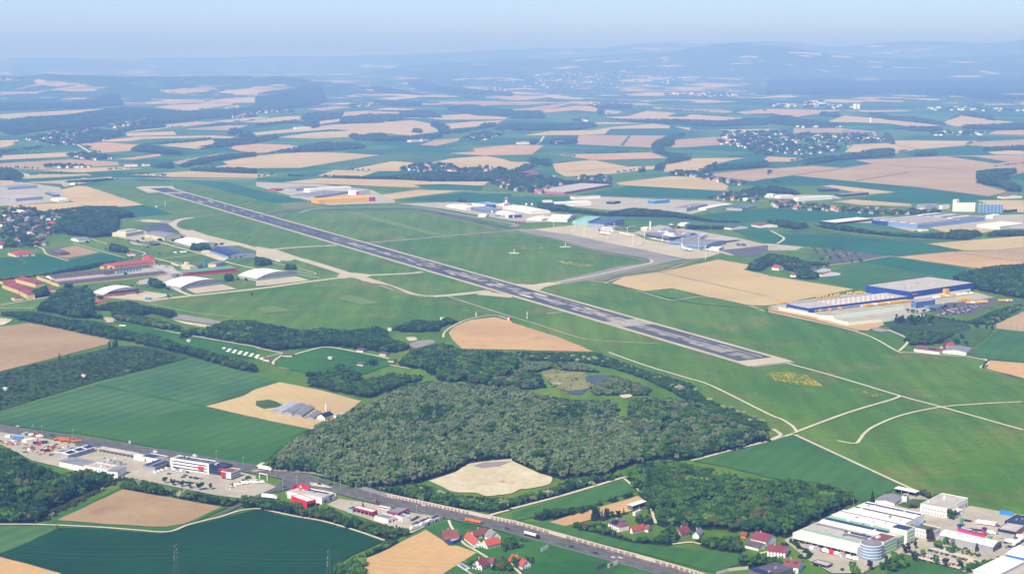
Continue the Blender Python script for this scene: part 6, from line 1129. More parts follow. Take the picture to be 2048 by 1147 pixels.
for t, A, Bb, C, h, rf, wl, rm, rs, lb, wn_, pp in CB: B3(t, A, Bb, C, h, rf, wl, rm, rs, 'camp_building', lb, 'building', wins=wn_, parts=pp)
for i_, (A, Bb, C, rm) in enumerate((((0, 415), (40, 425), (90, 405), 'rmaroon'), ((140, 425), (175, 432), (240, 418), 'rmaroon'), ((-30, 570), (20, 585), (70, 560), 'rmaroon'), ((215, 475), (260, 485), (350, 470), 'rmaroon'), ((370, 420), (400, 428), (440, 415), 'rred'), ((35, 325), (110, 335), (200, 322), 'rwhite'), ((375, 380), (420, 388), (500, 375), 'rpale'), ((85, 365), (140, 372), (200, 360), 'rmaroon'))):
    B3('B0', A, Bb, C, 7, 'hip' if i_ % 2 else 'gable_x', 'white', rm, 3.5, 'village_building', 'larger ' + {'rmaroon': 'crimson roofed', 'rred': 'red roofed', 'rwhite': 'white roofed', 'rpale': 'pale roofed'}[rm] + ' building among the houses at the left edge', 'building', 'larger buildings of the left village')
for i_ in range(9):
    x_, y_ = 150 + i_ * 120 + (i_ * 53) % 60, 322 + i_ * 26 - (i_ % 3) * 14
    B3('j', (x_, y_ + 10), (x_ + 50, y_ + 18), (x_ + 100, y_ + 6), 4 + i_ % 3, 'flat', ('white', 'white', 'lblue', 'grey')[i_ % 4], ('rwhite', 'rpale', 'rgrey')[i_ % 3], 1, 'service_building', 'small pale service building in the old terminal row', 'building', 'service buildings of the old terminal row', wins=[('F', 1.2, 2.4, 0, 0)])
g = gp('m', 1533, 830); MB().box(-1.5, 1.5, -1.5, 1.5, 0, 14).build("blue_tower", M('sky'), None, (g.x, g.y, 0), R(-40)); tag(bpy.data.objects["blue_tower"], "slim bright blue tower beside the cream house", "tower")
FARMS = [('B3', (25, 745), (80, 750), (120, 742), 5, 'rred', 'red roofed farmhouse left in the grove by the bare field'), ('B3', (155, 730), (190, 735), (205, 725), 5, 'rred', 'small white gabled house in the grove by the bare field'), ('B3', (170, 795), (210, 800), (235, 792), 4, 'rbrown', 'brown barn at the lower edge of the grove'), ('B3', (380, 795), (400, 798), (540, 785), 5, 'rred', 'white barn with long bright red roof at the green field'), ('B3', (310, 750), (350, 768), (470, 755), 5, 'rdark', 'dark purple roofed barn behind the bright red roofed barn'),
         ('B2', (1600, 440), (1640, 448), (1762, 435), 5, 'rdark', 'sprawling farm with dark purple roof beside the dark hedge'), ('B2', (1800, 420), (1850, 432), (1985, 425), 5, 'rbrown', 'sprawling farm with brown roof next to the purple roofed farm'), ('B3', (1700, 210), (1760, 215), (1900, 208), 6, 'rred', 'red roofed farm with solar panels at the right edge'),
         ('A0', (920, 1018), (935, 1022), (1028, 1020), 8, 'rred', 'large cream farm with red roof in the far left fields'), ('A0', (1060, 1015), (1075, 1018), (1120, 1016), 8, 'rmaroon', 'white farm right of the large cream farm'), ('A1', (285, 738), (300, 740), (420, 736), 9, 'rgrey', 'long pale hall by the wood in the far fields'), ('A1', (890, 690), (900, 692), (975, 690), 8, 'rmaroon', 'small farm under the dark wood in the middle distance'),
         ('A1', (1150, 835), (1160, 838), (1225, 835), 9, 'rred', 'red roofed farm at the end of the tree line, left one'), ('A1', (1235, 830), (1245, 833), (1292, 830), 9, 'rred', 'red roofed farm at the end of the tree line, right one'), ('A2', (40, 852), (50, 855), (138, 853), 9, 'rred', 'long white farm with red roof on the pale field'), ('A2', (318, 848), (330, 851), (408, 848), 9, 'rred', 'red roofed farm between two tree clumps'),
         ('A1', (1440, 1058), (1460, 1062), (1590, 1055), 8, 'rmaroon', 'large dark red farm in the middle village, left one'), ('A1', (1580, 1080), (1600, 1086), (1690, 1078), 8, 'rmaroon', 'large dark red farm in the middle village, front one'), ('A2', (62, 1080), (80, 1086), (190, 1075), 8, 'rred', 'large red roofed farm above the trees near the north village'), ('A2', (120, 1100), (150, 1106), (230, 1092), 8, 'rred', 'second large red roofed farm near the north village')]
for t, A, Bb, C, h, rm, lb in FARMS: B3(t, A, Bb, C, h, 'hip' if 'large' in lb else 'gable_x', 'white', rm, 4, 'farmhouse', lb, 'farmhouse')
# ---- villages: small houses
PT.update(vred=("faded_red_roof", (172, 100, 86)), vmaroon=("faded_dark_red_roof", (146, 84, 80)), vorange=("faded_orange_roof", (190, 116, 92)), vwall=("off_white_render", (196, 192, 184)))
HP = []
for i, (rm, wl) in enumerate((('vred', 'vwall'), ('vmaroon', 'vwall'), ('rdark', 'vwall'), ('rbrown', 'cream'), ('rgrey', 'vwall'), ('vorange', 'cream'), ('rpale', 'white'))):
    L_, D, h = (11, 9, 5.5) if i != 6 else (15, 11, 6); rb, wb = roof_mb('gable_x' if i in (0, 2, 4, 5) else 'hip' if i != 6 else 'flat', L_, D, h, 3.6); w = MB().box(0, L_, 0, D, 0, h)
    n0 = len(w.v); w.v += wb.v; w.f += [tuple(n0 + k for k in f) for f in wb.f]; w.m += [0] * len(wb.f)
    wme = w.mesh("wall", M(wl)); rme = rb.mesh("roof", M(rm)); gm = MB()
    for k in range(3): gm.face([(1.5 + k * 3.2, -.1, 1.2), (2.9 + k * 3.2, -.1, 1.2), (2.9 + k * 3.2, -.1, 2.5), (1.5 + k * 3.2, -.1, 2.5)])
    V = w.v + rb.v; Fc = w.f + [tuple(len(w.v) + k for k in f) for f in rb.f]; jm = bpy.data.meshes.new("house_shape"); jm.from_pydata(V, [], Fc); jm.materials.append(M(wl)); jm.materials.append(M(rm)); jm.polygons.foreach_set("material_index", [0] * len(w.f) + [1] * len(rb.f)); jm.update()
    HP.append((wme, rme, jm, rm))
HN = dict(vred='red', vmaroon='dark red', rdark='dark grey', rbrown='brown', rgrey='light grey', vorange='orange red', rpale='flat pale')
HOUSES = []; hr = random.Random(12)
def village(s, n, place, tree=.6, s0=1.0, pal=None, ang=-.6):
    poly = ppx(s); x0, x1, y0, y1 = min(p[0] for p in poly), max(p[0] for p in poly), min(p[1] for p in poly), max(p[1] for p in poly); got = []; tries = 0
    while len(got) < n and tries < n * 60:
        tries += 1; px, py = hr.uniform(x0, x1), hr.uniform(y0, y1)
        if not inside(poly, px, py): continue
        g = G(px, py)
        if any((g - q).length < 17 * s0 for q in got): continue
        if any(abs(g.x - (O_.x + L_ / 2)) < 20 and abs(g.y - O_.y - D / 2) < 20 for O_, _, L_, D in PLACED[-60:]): continue
        got.append(g); HOUSES.append((g, hr.choice(pal or (0, 0, 1, 1, 2, 2, 3, 4, 4, 5, 6)), ang + hr.choice((0, math.pi / 2)) + hr.uniform(-.15, .15), hr.uniform(.8, 1.35) * s0, place))
    k = 0
    while k < n * (tree * 2.2 + .3) * (2.0 if G(x0, y1).y < 5200 else 1.5):
        px, py = hr.uniform(x0, x1), hr.uniform(y0, y1)
        if inside(poly, px, py):
            g = G(px, py); put(g.x, g.y, hr.uniform(8, 15) * (1 if g.y < 5000 else 1.35), hr.choice(('greenw', 'dark', 'darkw', 'darkw', 'greenw')), 'villages'); k += 1
W6 = (6, 6, 4, 2, 6)
for s, n, pl, *r in (("B0 0,330 240,300 330,330 500,370 480,470 330,500 320,560 250,585 60,580 0,560", 62, "village at the left edge", 1.3), ("B0 0,290 200,280 200,330 0,330", 8, "village at the left edge"), ("B0 480,330 700,330 700,360 560,400", 4, "grove by the village"),
    ("B1 1790,85 1913,85 B2 150,70 400,90 230,185 0,160 B1 1760,110", 55, "north village", .5), ("B2 480,60 740,60 740,90 480,85", 16, "north village", .4), ("B2 1500,205 1620,165 1780,180 1913,195 1800,240 1560,230", 22, "hamlet by the crossroads", .8), ("B3 0,250 100,240 300,270 500,290 700,300 950,318 1180,312 1180,335 900,335 500,315 100,290", 62, "long village by the grain silos", .5),
    ("B2 1190,20 1400,40 1740,105 1730,125 1380,60 1190,40", 36, "row of new houses in the fields", .3), ("A1 1060,1045 1240,1000 1450,1010 1500,1050 1400,1075 1200,1060", 30, "middle village", .6), ("A1 1500,1060 1700,1030 1900,1060 1850,1090 1600,1095", 18, "middle village", .6),
    ("B1 1850,80 1913,75 1913,100 1800,115", 6, "north village"), ("A0 500,945 640,922 860,965 690,975", 40, "white hamlet on the left plain", .4), ("A0 300,1030 480,1018 690,1028 500,1036", 16, "roadside hamlet on the left plain", .3), ("A0 190,820 520,730 700,740 880,770 820,800 740,840 700,845 420,870 300,840", 80, "far left village", .6),
    ("A0 780,725 950,690 1110,675 1110,700 830,735", 26, "far left village", .4), ("A2 1560,760 1700,755 1913,770 1913,940 1800,930 1740,880 1540,855", 80, "large village in the far fields", .5), ("A3 0,750 200,775 600,785 900,800 900,840 600,860 640,880 400,925 0,940", 110, "large village in the far fields", .5),
    ("A3 1210,775 1300,765 1640,765 1600,790 1220,790", 30, "pale industrial estate far right", .2), ("A3 1200,580 1500,575 1913,600 1913,612 1200,600", 30, "distant town at the river", .2), ("A3 0,560 400,540 640,580 600,595 0,580", 36, "distant town at the river", .2), ("A3 200,725 560,720 560,728 210,732", 10, "distant town at the river", .2), ("A2 560,550 680,545 800,560 790,578 640,572", 22, "far hamlet in the middle", .5), ("A2 1100,480 1400,470 1700,490 1650,510 1200,500", 24, "distant town at the river", .2),
    ("A1 690,560 900,550 880,575 700,578", 18, "far hamlet on the hill foot", .3), ("A1 0,610 280,600 270,612 0,625", 14, "far hamlet on the hill foot", .3), ("A1 1540,820 1650,775 1850,770 1860,790 1640,835", 26, "hamlet on the teal field", .4), ("A0 1670,650 1913,625 1913,655 1680,660", 20, "far hamlet on the hill foot", .3), ("A2 0,1100 380,1110 400,1147 0,1147", 14, "north village", .5), ("A2 460,670 560,672 560,685 460,682", 8, "far hamlet in the middle"),
    ("A0 0,460 80,458 80,475 0,478", 10, "far left hill hamlet"), ("A0 420,400 640,390 640,405 430,410", 8, "far left hill hamlet"), ("B3 640,300 700,305 700,312 640,310", 2, "long village by the grain silos"), ("A1 1660,440 1913,430 1913,455 1680,465", 20, "distant town at the river", .1), ("A2 0,400 600,380 1300,400 1300,420 600,430 0,440", 90, "distant town at the river", .1), ("A3 750,335 1380,320 1560,330 1500,345 800,348", 40, "distant town under the hills", .1),
    ("B3 1100,60 1100,61 1101,60", 0, "x")):
    far = min(q[1] for q in ppx(s)) < 250
    village(s, n, pl, r[0] if r else .4, 1.0 if not far else 1.5, W6 if ('estate' in pl or 'river' in pl or 'under' in pl) else None)
ZH = lambda g: float(height(g.x, g.y)) if g.y > 12500 else 0.0
order = sorted(range(len(HOUSES)), key=lambda i: HOUSES[i][0].y); near = set(order[:285]); mb_far = []
for i, (g, k, an, sc, pl) in enumerate(HOUSES):
    wme, rme, jm, rm = HP[k]
    if i in near:
        e = empty("village_house", (g.x, g.y, 0), an, ("small white house with " + HN[rm] + " roof in the " + pl) if k not in (3, 5) else ("small cream house with " + HN[rm] + " roof in the " + pl), "house", "houses of the " + pl); e.scale = (sc, sc, sc)
        for nm, me in (("wall", wme), ("roof", rme)): c = bpy.data.objects.new(nm, me); COL.objects.link(c); c.parent = e
    else: mb_far.append((g, k, an, sc))
V = []; Fc = []; MI = []; fm_mats = [M('white'), M('cream')] + [M(x[3]) for x in HP]
for g, k, an, sc in mb_far:
    jm = HP[k][2]; n0 = len(V); ca, sa = math.cos(an) * sc, math.sin(an) * sc; z = ZH(g)
    V += [(g.x + v.co.x * ca - v.co.y * sa, g.y + v.co.x * sa + v.co.y * ca, z + v.co.z * sc) for v in jm.vertices]; Fc += [tuple(n0 + q for q in p.vertices) for p in jm.polygons]; MI += [(1 if k in (3, 5) else 0) if p.material_index == 0 else 2 + k for p in jm.polygons]
me = bpy.data.meshes.new("distant_houses"); me.from_pydata(V, [], Fc)
for m_ in fm_mats: me.materials.append(m_)
me.polygons.foreach_set("material_index", MI); me.update(); tag(mesh_obj("distant_houses", me), kind='stuff')
print("houses", len(HOUSES))
B3('A3', (755, 692), (760, 694), (768, 693), 32, 'hip', 'white', 'rmaroon', 14, 'church_tower', 'distant white church tower with dark red spire', 'church')
g = G(1304, 160); e = empty("lattice_mast", (g.x, g.y, 0), 0, "far thin lattice mast rising out of the haze", "mast")
for sx, sy in ((-1, -1), (1, -1), (1, 1), (-1, 1)): MB().rod((sx * 16, sy * 16, 0), (0, 0, 150), 1.6, 4, r1=.5).build("leg", M('white'), e)
# ================================================================ vehicles, masts, barrier, aircraft and small things
CARC = dict(white=(232, 232, 232), silver=(176, 182, 190), black=(30, 32, 38), grey=(96, 100, 108), blue=(40, 66, 130), red=(180, 40, 44), darkblue=(30, 40, 70))
def paint(k): return plain("car_paint_" + k, CARC[k], .3, spec=.5, var=.03)
TYRE = plain("tyre_rubber", (34, 34, 36), .8)
def loft(mb, sec, mi=0):
    """closed body from cross-sections (x, half width, z0, z1, top half width)"""
    rings = [[(x, -w, z0), (x, w, z0), (x, w * 1.0, (z0 + z1) * .55), (x, tw, z1), (x, -tw, z1), (x, -w * 1.0, (z0 + z1) * .55)] for x, w, z0, z1, tw in sec]
    for a, b_ in zip(rings[:-1], rings[1:]):
        for i in range(6): j = (i + 1) % 6; mb.face([a[i], a[j], b_[j], b_[i]], mi)
    mb.face(rings[0][::-1], mi); mb.face(rings[-1], mi)
def wheels(e, xs, hw, r=.33):
    for x in xs:
        for s in (-1, 1): mb = MB(); mb.rod((0, -.12, 0), (0, .12, 0), r, 8); mb.build("wheel", TYRE, e, (x, s * hw, r))
def car_proto(col, van=False):
    e = empty("parked_van" if van else "parked_car"); b_ = MB(); c = MB()
    if van:
        loft(b_, [(-2.6, .95, .35, 2.1, .85), (-2.5, .98, .3, 2.25, .88), (1.2, .98, .3, 2.25, .88), (1.9, .98, .3, 1.3, .9), (2.6, .93, .35, 1.05, .85)]); loft(c, [(.9, .99, 1.25, 2.0, .9), (1.35, .99, 1.25, 1.95, .9), (1.95, .9, 1.2, 1.32, .85)]); wheels(e, (-1.7, 1.7), .9, .36)
    else:
        loft(b_, [(-2.2, .82, .35, .85, .75), (-2.0, .88, .28, .98, .8), (-.9, .9, .28, 1.0, .82), (1.0, .9, .28, .98, .82), (1.9, .88, .28, .86, .78), (2.2, .78, .35, .7, .7)])
        loft(c, [(-1.9, .78, .95, 1.02, .7), (-1.3, .8, .95, 1.42, .62), (.2, .8, .95, 1.45, .62), (1.1, .8, .95, 1.0, .7)]); wheels(e, (-1.35, 1.35), .84)
    b_.build("body", paint(col), e); c.build("cabin_glass", M('glass'), e)
    if not van: MB().box(-1.25, .15, -.6, .6, 1.42, 1.48).build("roof_panel", paint(col), e)
    return e
PROT = {}
def vehicle(kind, p, an, label, cat, group, name=None):
    if kind not in PROT: PROT[kind] = car_proto(kind.split('_')[1], kind.startswith('van')) if kind.split('_')[0] in ('car', 'van') else TRK_B[kind](); o = PROT[kind]
    else: o = copy_tree(PROT[kind])
    if name: o.name = name
    o.location = (p.x, p.y, .8 if p.y < 1700 else .5); o.rotation_euler = (0, 0, an); tag(o, label, cat, group); return o
ROADZ = .45
def trailer_truck(col='white', cabc='white', tank=False, yellow=False):
    e = empty("lorry"); MB().box(-6.8, 6.2, -1.25, 1.25, 1.1, 3.9).build("cargo_box", M(col), e) if not tank else MB().rod((-6.8, 0, 2.6), (6, 0, 2.6), 1.3, 12).build("tank", M(col), e)
    c = MB(); loft(c, [(6.6, 1.2, .6, 3.2, 1.1), (8.3, 1.2, .6, 3.2, 1.1), (8.9, 1.2, .6, 1.8, 1.15)]); c.build("cab", M(cabc), e); MB().box(-6.8, 6.3, -.9, .9, .7, 1.1).build("chassis", M('black'), e); wheels(e, (-5.6, -4.3, 3, 7.8), 1.1, .5); return e
def bus():
    e = empty("coach"); b_ = MB(); loft(b_, [(-6, 1.2, .5, 3.1, 1.15), (6, 1.2, .5, 3.1, 1.15)]); b_.build("body", M('white'), e); MB().box(-5.8, 5.9, -1.26, 1.26, 1.6, 2.6).build("window_band", M('glass'), e); wheels(e, (-3.8, 3.8), 1.1, .5); return e
def swap_body(col):
    def f():
        e = empty("swap_container"); MB().box(-3.6, 3.6, -1.25, 1.25, 1.1, 3.8).build("box", M(col), e)
        for x in (-3.2, 3.2):
            for s in (-1, 1): MB().box(x - .1, x + .1, s * 1.1 - .1, s * 1.1 + .1, 0, 1.1).build("leg", M('steel'), e)
        return e
    return f
def container(col):
    def f(): e = empty("container"); MB().box(-3, 3, -1.2, 1.2, 0, 2.6).build("box", M(col), e); MB().box(3.0, 3.08, -1.1, 1.1, .1, 2.4).build("door", M('steel'), e); return e
    return f
def orange_truck():
    e = empty("tipper_truck"); c = MB(); loft(c, [(3.4, 1.2, .7, 3.0, 1.1), (5.2, 1.2, .7, 3.0, 1.1)]); c.build("cab", M('orange'), e); b_ = MB(); b_.box(-4.5, 3, -1.25, 1.25, 1.3, 2.7); b_.build("skip", M('orange'), e); MB().box(-4.5, 4.8, -.8, .8, .8, 1.3).build("chassis", M('black'), e); wheels(e, (-3.2, -1.8, 4.2), 1.1, .5); return e
def digger():
    e = empty("excavator"); MB().box(-1.8, 1.8, -1.4, 1.4, .2, 1).build("tracks", M('black'), e); MB().box(-1.7, 1.2, -1.2, 1.2, 1, 2.4).build("body", M('orange'), e); MB().box(.2, 1.5, -1.1, 0, 2.4, 3.3).build("cab", M('glass'), e)
    MB().rod((1.2, .3, 1.8), (4, .3, 4), .25, 5).build("boom", M('orange'), e); MB().rod((4, .3, 4), (5.4, .3, 1.2), .2, 5).build("arm", M('orange'), e); return e
TRK_B = dict(lorry_white=trailer_truck, lorry_tank=lambda: trailer_truck('white', 'black', True), lorry_yellow=lambda: trailer_truck('ygold', 'white'), bus_w=bus, swap_y=swap_body('ygold'), swap_w=swap_body('white'), cont_w=container('white'), cont_b=container('sky'), cont_r=container('red'), cont_g=container('grey'), cont_n=container('navy'), tipper=orange_truck, digger=digger, fire=lambda: trailer_short('red'), boxvan=lambda: trailer_short('white'))
def trailer_short(col):
    e = empty("box_truck"); MB().box(-3.2, 2, -1.2, 1.2, .9, 3.2).build("cargo_box", M(col), e); c = MB(); loft(c, [(2.2, 1.1, .5, 2.5, 1.0), (3.4, 1.1, .5, 2.5, 1.0), (3.9, 1.1, .5, 1.4, 1.05)]); c.build("cab", M(col), e); wheels(e, (-2, 2.8), 1.0, .45); return e
def rdir(p):
    i = min(range(len(RC)), key=lambda k: (RC[k] - p).length); a, b_ = RC[max(0, i - 1)], RC[min(len(RC) - 1, i + 1)]; return math.atan2(b_.y - a.y, b_.x - a.x)
def onroad(kind, tile, x, y, label, cat, name, flip=False):
    p = gp(tile, x, y); return vehicle(kind, p, rdir(p) + (math.pi if flip else 0), label, cat, None, name)
onroad('lorry_white', 'a', 1685, 592, 'long white lorry on the main road at the wood corner', 'lorry', 'lorry'); onroad('van_white', 'a', 665, 398, 'white van on the road behind the office block', 'van', 'van'); onroad('van_white', 'a', 85, 340, 'white van on the road behind the solar roofed hall', 'van', 'van')
onroad('car_white', 'e', 305, 118, 'white car near the left end of the main road', 'car', 'car'); onroad('car_darkblue', 'e', 885, 275, 'dark car on the main road beside the yard', 'car', 'car'); onroad('car_black', 'f', 475, 118, 'black car waiting at the junction', 'car', 'car'); onroad('car_black', 'f', 605, 122, 'dark car leaving the junction', 'car', 'car', True)
onroad('car_white', 'f', 1730, 378, 'white car passing the start of the noise barrier', 'car', 'car'); onroad('tipper', 'b', 640, 195, 'orange tipper truck on the main road, leading of two', 'lorry', 'tipper_truck', True); onroad('tipper', 'b', 742, 218, 'orange tipper truck on the main road, following of two', 'lorry', 'tipper_truck', True)
onroad('car_black', 'b', 1212, 305, 'black car on the main road between tipper trucks and tanker', 'car', 'car'); onroad('lorry_tank', 'b', 1590, 428, 'white tanker lorry with black cab on the main road', 'lorry', 'tanker_lorry')
onroad('car_darkblue', 'g', 165, 838, 'dark blue car behind the white tanker', 'car', 'car', True); onroad('car_darkblue', 'g', 518, 932, 'dark blue car in the middle of the lower road', 'car', 'car', True); onroad('car_white', 'g', 780, 998, 'white car, left of the two side by side on the lower road', 'car', 'car', True); onroad('car_white', 'g', 883, 1003, 'white car, right of the two side by side on the lower road', 'car', 'car')
vehicle('car_blue', gp('f', 50, 155), R(-35), 'blue car on the side road by the red sign wall', 'car', None, 'car'); vehicle('lorry_white', gp('a', 1745, 1010), R(-20), 'white lorry with dark cab parked by the hedge at the junction', 'lorry', None, 'lorry')
vr = random.Random(31)
def rowv(s, n, kinds, an, label, cat, group, name, jit=.0):
    P = pts(s); tot = sum((b_ - a).length for a, b_ in zip(P[:-1], P[1:]))
    for i in range(n):
        d = tot * (i + .5) / n
        for a, b_ in zip(P[:-1], P[1:]):
            L_ = (b_ - a).length
            if d <= L_: p = a + (b_ - a) * (d / L_); break
            d -= L_
        k = kinds[vr.randrange(len(kinds))]; col = k.split('_')[1] if '_' in k else ''
        vehicle(k, p + Vector((vr.uniform(-jit, jit), vr.uniform(-jit, jit), 0)), an + vr.uniform(-.06, .06), label.replace('%', {'w': 'white', 'b': 'blue', 'r': 'red', 'g': 'grey', 'n': 'navy', 'y': 'yellow'}.get(col, col)), cat, group, name)
MIXC = ['car_white', 'car_silver', 'car_black', 'car_grey', 'car_blue', 'car_darkblue', 'car_white', 'car_grey', 'car_red']
g1 = "cars in the office yard"
rowv("a 60,655 210,600", 3, ['van_white'], R(-20), 'white van parked in front of the four door hall', 'van', g1, 'parked_van'); rowv("a 230,585 520,620", 4, ['van_white', 'car_white'], R(-30), '% vehicle parked near the white office block', 'car', g1, 'parked_car', 2); rowv("a 280,660 430,610", 4, ['car_white', 'van_white', 'car_grey'], R(-15), '% vehicle in the middle of the office yard', 'car', g1, 'parked_car', 1)
rowv("a 470,720 540,665", 2, ['car_black', 'car_blue'], R(10), '% car in the middle row of the office yard', 'car', g1, 'parked_car'); rowv("a 580,850 680,860", 2, ['car_grey', 'car_silver'], R(-20), '% car between the round trees', 'car', g1, 'parked_car')
for i, (x, y) in enumerate(((220, 790), (333, 820), (463, 840), (585, 865), (740, 890), (890, 880))): tree_at("a %d,%d" % (x, y), 'dark' if i < 5 else 'plum', (8, 7.5, 7.5, 8.5, 9.5, 7)[i], "row%d" % i)
rowv("f 1590,560 1680,505", 5, MIXC, R(50), '% car in the used car lot, back row', 'car', "cars in the used car lot", 'parked_car'); rowv("f 1600,605 1790,530", 9, MIXC, R(50), '% car in the used car lot, middle row', 'car', "cars in the used car lot", 'parked_car'); rowv("f 1590,672 1820,575", 8, ['van_white', 'car_white', 'boxvan'], R(50), '% vehicle in the used car lot, front row by the fence', 'van', "cars in the used car lot", 'parked_van')
rowv("f 1800,545 1900,505", 4, MIXC, R(50), '% car in the used car lot near the road', 'car', "cars in the used car lot", 'parked_car'); vehicle('bus_w', gp('f', 1265, 425), R(-32), 'white coach parked beside the filling station', 'coach', None, 'coach')
rowv("d 870,535 945,550", 3, ['boxvan', 'car_black', 'car_black'], R(45), '% vehicle in the lorry park, first on the left', 'lorry', "vehicles in the lorry park", 'box_truck'); rowv("d 1010,565 1280,605", 7, ['boxvan', 'boxvan', 'car_grey'], R(45), '% vehicle in the lorry park row', 'lorry', "vehicles in the lorry park", 'box_truck')
rowv("d 900,635 1110,665", 8, MIXC + ['boxvan'], R(-44), '% vehicle in the second row of the lorry park', 'car', "vehicles in the lorry park", 'parked_car', 1); vehicle('cont_b', gp('d', 1355, 470), R(-30), 'bright blue box lorry body with white letters at the lorry park rim', 'container', None, 'container'); PROT['cont_b'].scale = (1.9, 1.1, 1.4)
rowv("d 780,500 860,395", 4, ['car_white', 'car_silver', 'van_white'], R(20), '% vehicle beside the square pale hall', 'car', "cars at the pale hall", 'parked_car', 2); rowv("d 1335,800 1420,790", 3, ['car_black', 'boxvan'], R(-20), '% vehicle right of the arched hall', 'car', "cars near the tank row", 'parked_car'); rowv("d 1340,860 1420,850", 4, MIXC, R(-40), '% car right of the arched hall', 'car', "cars near the tank row", 'parked_car', 2)
rowv("d 1290,1010 1470,1045", 1, ['bus_w'], R(-22), 'dark sided coach parked along the blue hall', 'coach', None, 'coach'); rowv("d 290,680 420,690", 4, ['cont_b', 'cont_w'], R(-40), '% crate container in the canteen yard', 'container', "containers in the canteen yard", 'container')
rowv("c 1480,700 1560,690", 2, MIXC, 0, '% car in the canteen yard', 'car', "cars in the canteen yard", 'parked_car')
rowv("a 360,770 700,800", 9, MIXC, R(60), '% car along the hedge of the office yard', 'car', g1, 'parked_car', 1); rowv("a 560,700 760,730", 6, MIXC, R(60), '% car on the lower office car park', 'car', g1, 'parked_car', 1); rowv("a 330,560 560,640", 8, MIXC + ['van_white'], R(-30), '% vehicle at the foot of the white office block', 'car', g1, 'parked_car', 1)
rowv("a 1180,850 1500,790", 6, ['car_white', 'boxvan', 'cont_w'], R(15), 'white vehicle among the stone display blocks', 'car', "white vehicles by the stone display", 'parked_car', 2); rowv("a 1560,800 1640,790", 3, ['boxvan'], R(20), 'white box truck behind the display blocks', 'lorry', "trucks by the stone display", 'box_truck', 1)
rowv("d 880,660 1080,700", 8, MIXC, R(-44), '% car close behind the pink barrier', 'car', "vehicles in the lorry park", 'parked_car', 1); rowv("d 420,875 900,1000", 16, MIXC, R(50), '% car on the pale upper car park of the factory', 'car', "cars on the factory car parks", 'parked_car', .5); rowv("d 330,940 860,1080", 12, MIXC, R(50), '% car on the pale lower car park of the factory', 'car', "cars on the factory car parks", 'parked_car', .5)
rowv("d 1060,560 1260,590", 6, MIXC + ['van_white'], R(45), '% vehicle behind the lorry row', 'car', "vehicles in the lorry park", 'parked_car', 1); rowv("d 1180,690 1500,740", 8, ['cont_g', 'cont_w', 'boxvan', 'car_grey'], R(-30), '% container or truck in front of the navy halls', 'container', "goods in front of the navy halls", 'container', 3); rowv("d 1450,830 1540,770", 3, ['lorry_tank'], R(50), 'white tank trailer standing right of the arched hall', 'lorry', "tank trailers", 'tank_trailer', 1)
rowv("c 200,850 780,1000", 12, ['cont_r', 'cont_g', 'boxvan', 'digger', 'cont_w'], R(-42), 'goods or truck under the open bay of the front factory hall', 'goods', "goods at the loading bay", 'loading_bay_goods', 1)
rowv("k 700,330 1050,400", 8, ['boxvan', 'car_white', 'car_grey'], R(-30), '% service vehicle on the apron road', 'car', "service vehicles on the apron", 'service_vehicle', 2); rowv("i 640,250 960,310", 10, ['boxvan', 'car_white', 'bus_w'], R(-30), '% service vehicle in front of the terminal', 'car', "service vehicles on the apron", 'service_vehicle', 2); rowv("i 1380,395 1620,440", 9, ['boxvan', 'car_white', 'car_red'], R(-30), '% service vehicle by the small rounded hangar', 'car', "service vehicles on the apron", 'service_vehicle', 3)
for j in range(4): rowv("i %d,%d %d,%d" % (1060 + j * 70, 165 + j * 12, 1300 + j * 60, 190 + j * 12), 10, MIXC, R(-30), '% car behind the terminal', 'car', "cars behind the terminal", 'parked_car', 2)
# the builders' yard at the lower left
rowv("e 60,290 160,300", 3, ['cont_g', 'cont_w'], R(-20), '% container at the left end of the builders yard', 'container', "containers in the builders yard", 'container'); rowv("e 410,385 610,350", 6, ['cont_w'], R(-20), 'white container in the long row of the builders yard', 'container', "containers in the builders yard", 'container'); rowv("e 400,262 445,258", 2, ['cont_w', 'cont_g'], R(60), '% small container by the road fence', 'container', "containers in the builders yard", 'container')
rowv("e 590,420 800,400", 4, ['cont_r', 'cont_n', 'cont_g', 'cont_n'], R(-15), '% container in the middle of the builders yard', 'container', "containers in the builders yard", 'container'); rowv("e 300,345 320,345", 1, ['cont_b'], R(-10), 'bright blue container in the builders yard', 'container', None, 'container'); rowv("e 800,545 810,545", 1, ['cont_n'], R(10), 'dark teal container near the grey gabled hall', 'container', None, 'container')
rowv("e 520,280 590,300 700,310", 4, ['digger', 'boxvan'], R(20), 'machine parked along the road fence of the builders yard', 'machine', "machines in the builders yard", 'site_machine'); rowv("e 950,350 1330,400", 6, ['boxvan', 'digger', 'tipper'], R(30), 'machine or truck between the yard and the main road', 'machine', "machines in the builders yard", 'site_machine', 2)
rowv("e 850,605 940,600", 3, MIXC, R(60), '% car left of the grey gabled hall', 'car', "cars in the builders yard", 'parked_car', 1)
def heap(p, w_, h, mat, label, cat='heap', name='material_stack', grp=None, an=0):
    e = empty(name, (p.x, p.y, .7), an, label, cat, grp); mb = MB(); r_ = vr
    for k in range(3): x = r_.uniform(-w_ / 2, w_ / 2); y = r_.uniform(-w_ / 3, w_ / 3); mb.box(x - w_ / 3, x + w_ / 3, y - w_ / 4, y + w_ / 4, 0, h * r_.uniform(.5, 1))
    mb.build("stack", M(mat), e); MB().box(-w_ / 2, w_ / 2, -.3, .3, 0, h * .3).build("pallet", M('wood'), e)
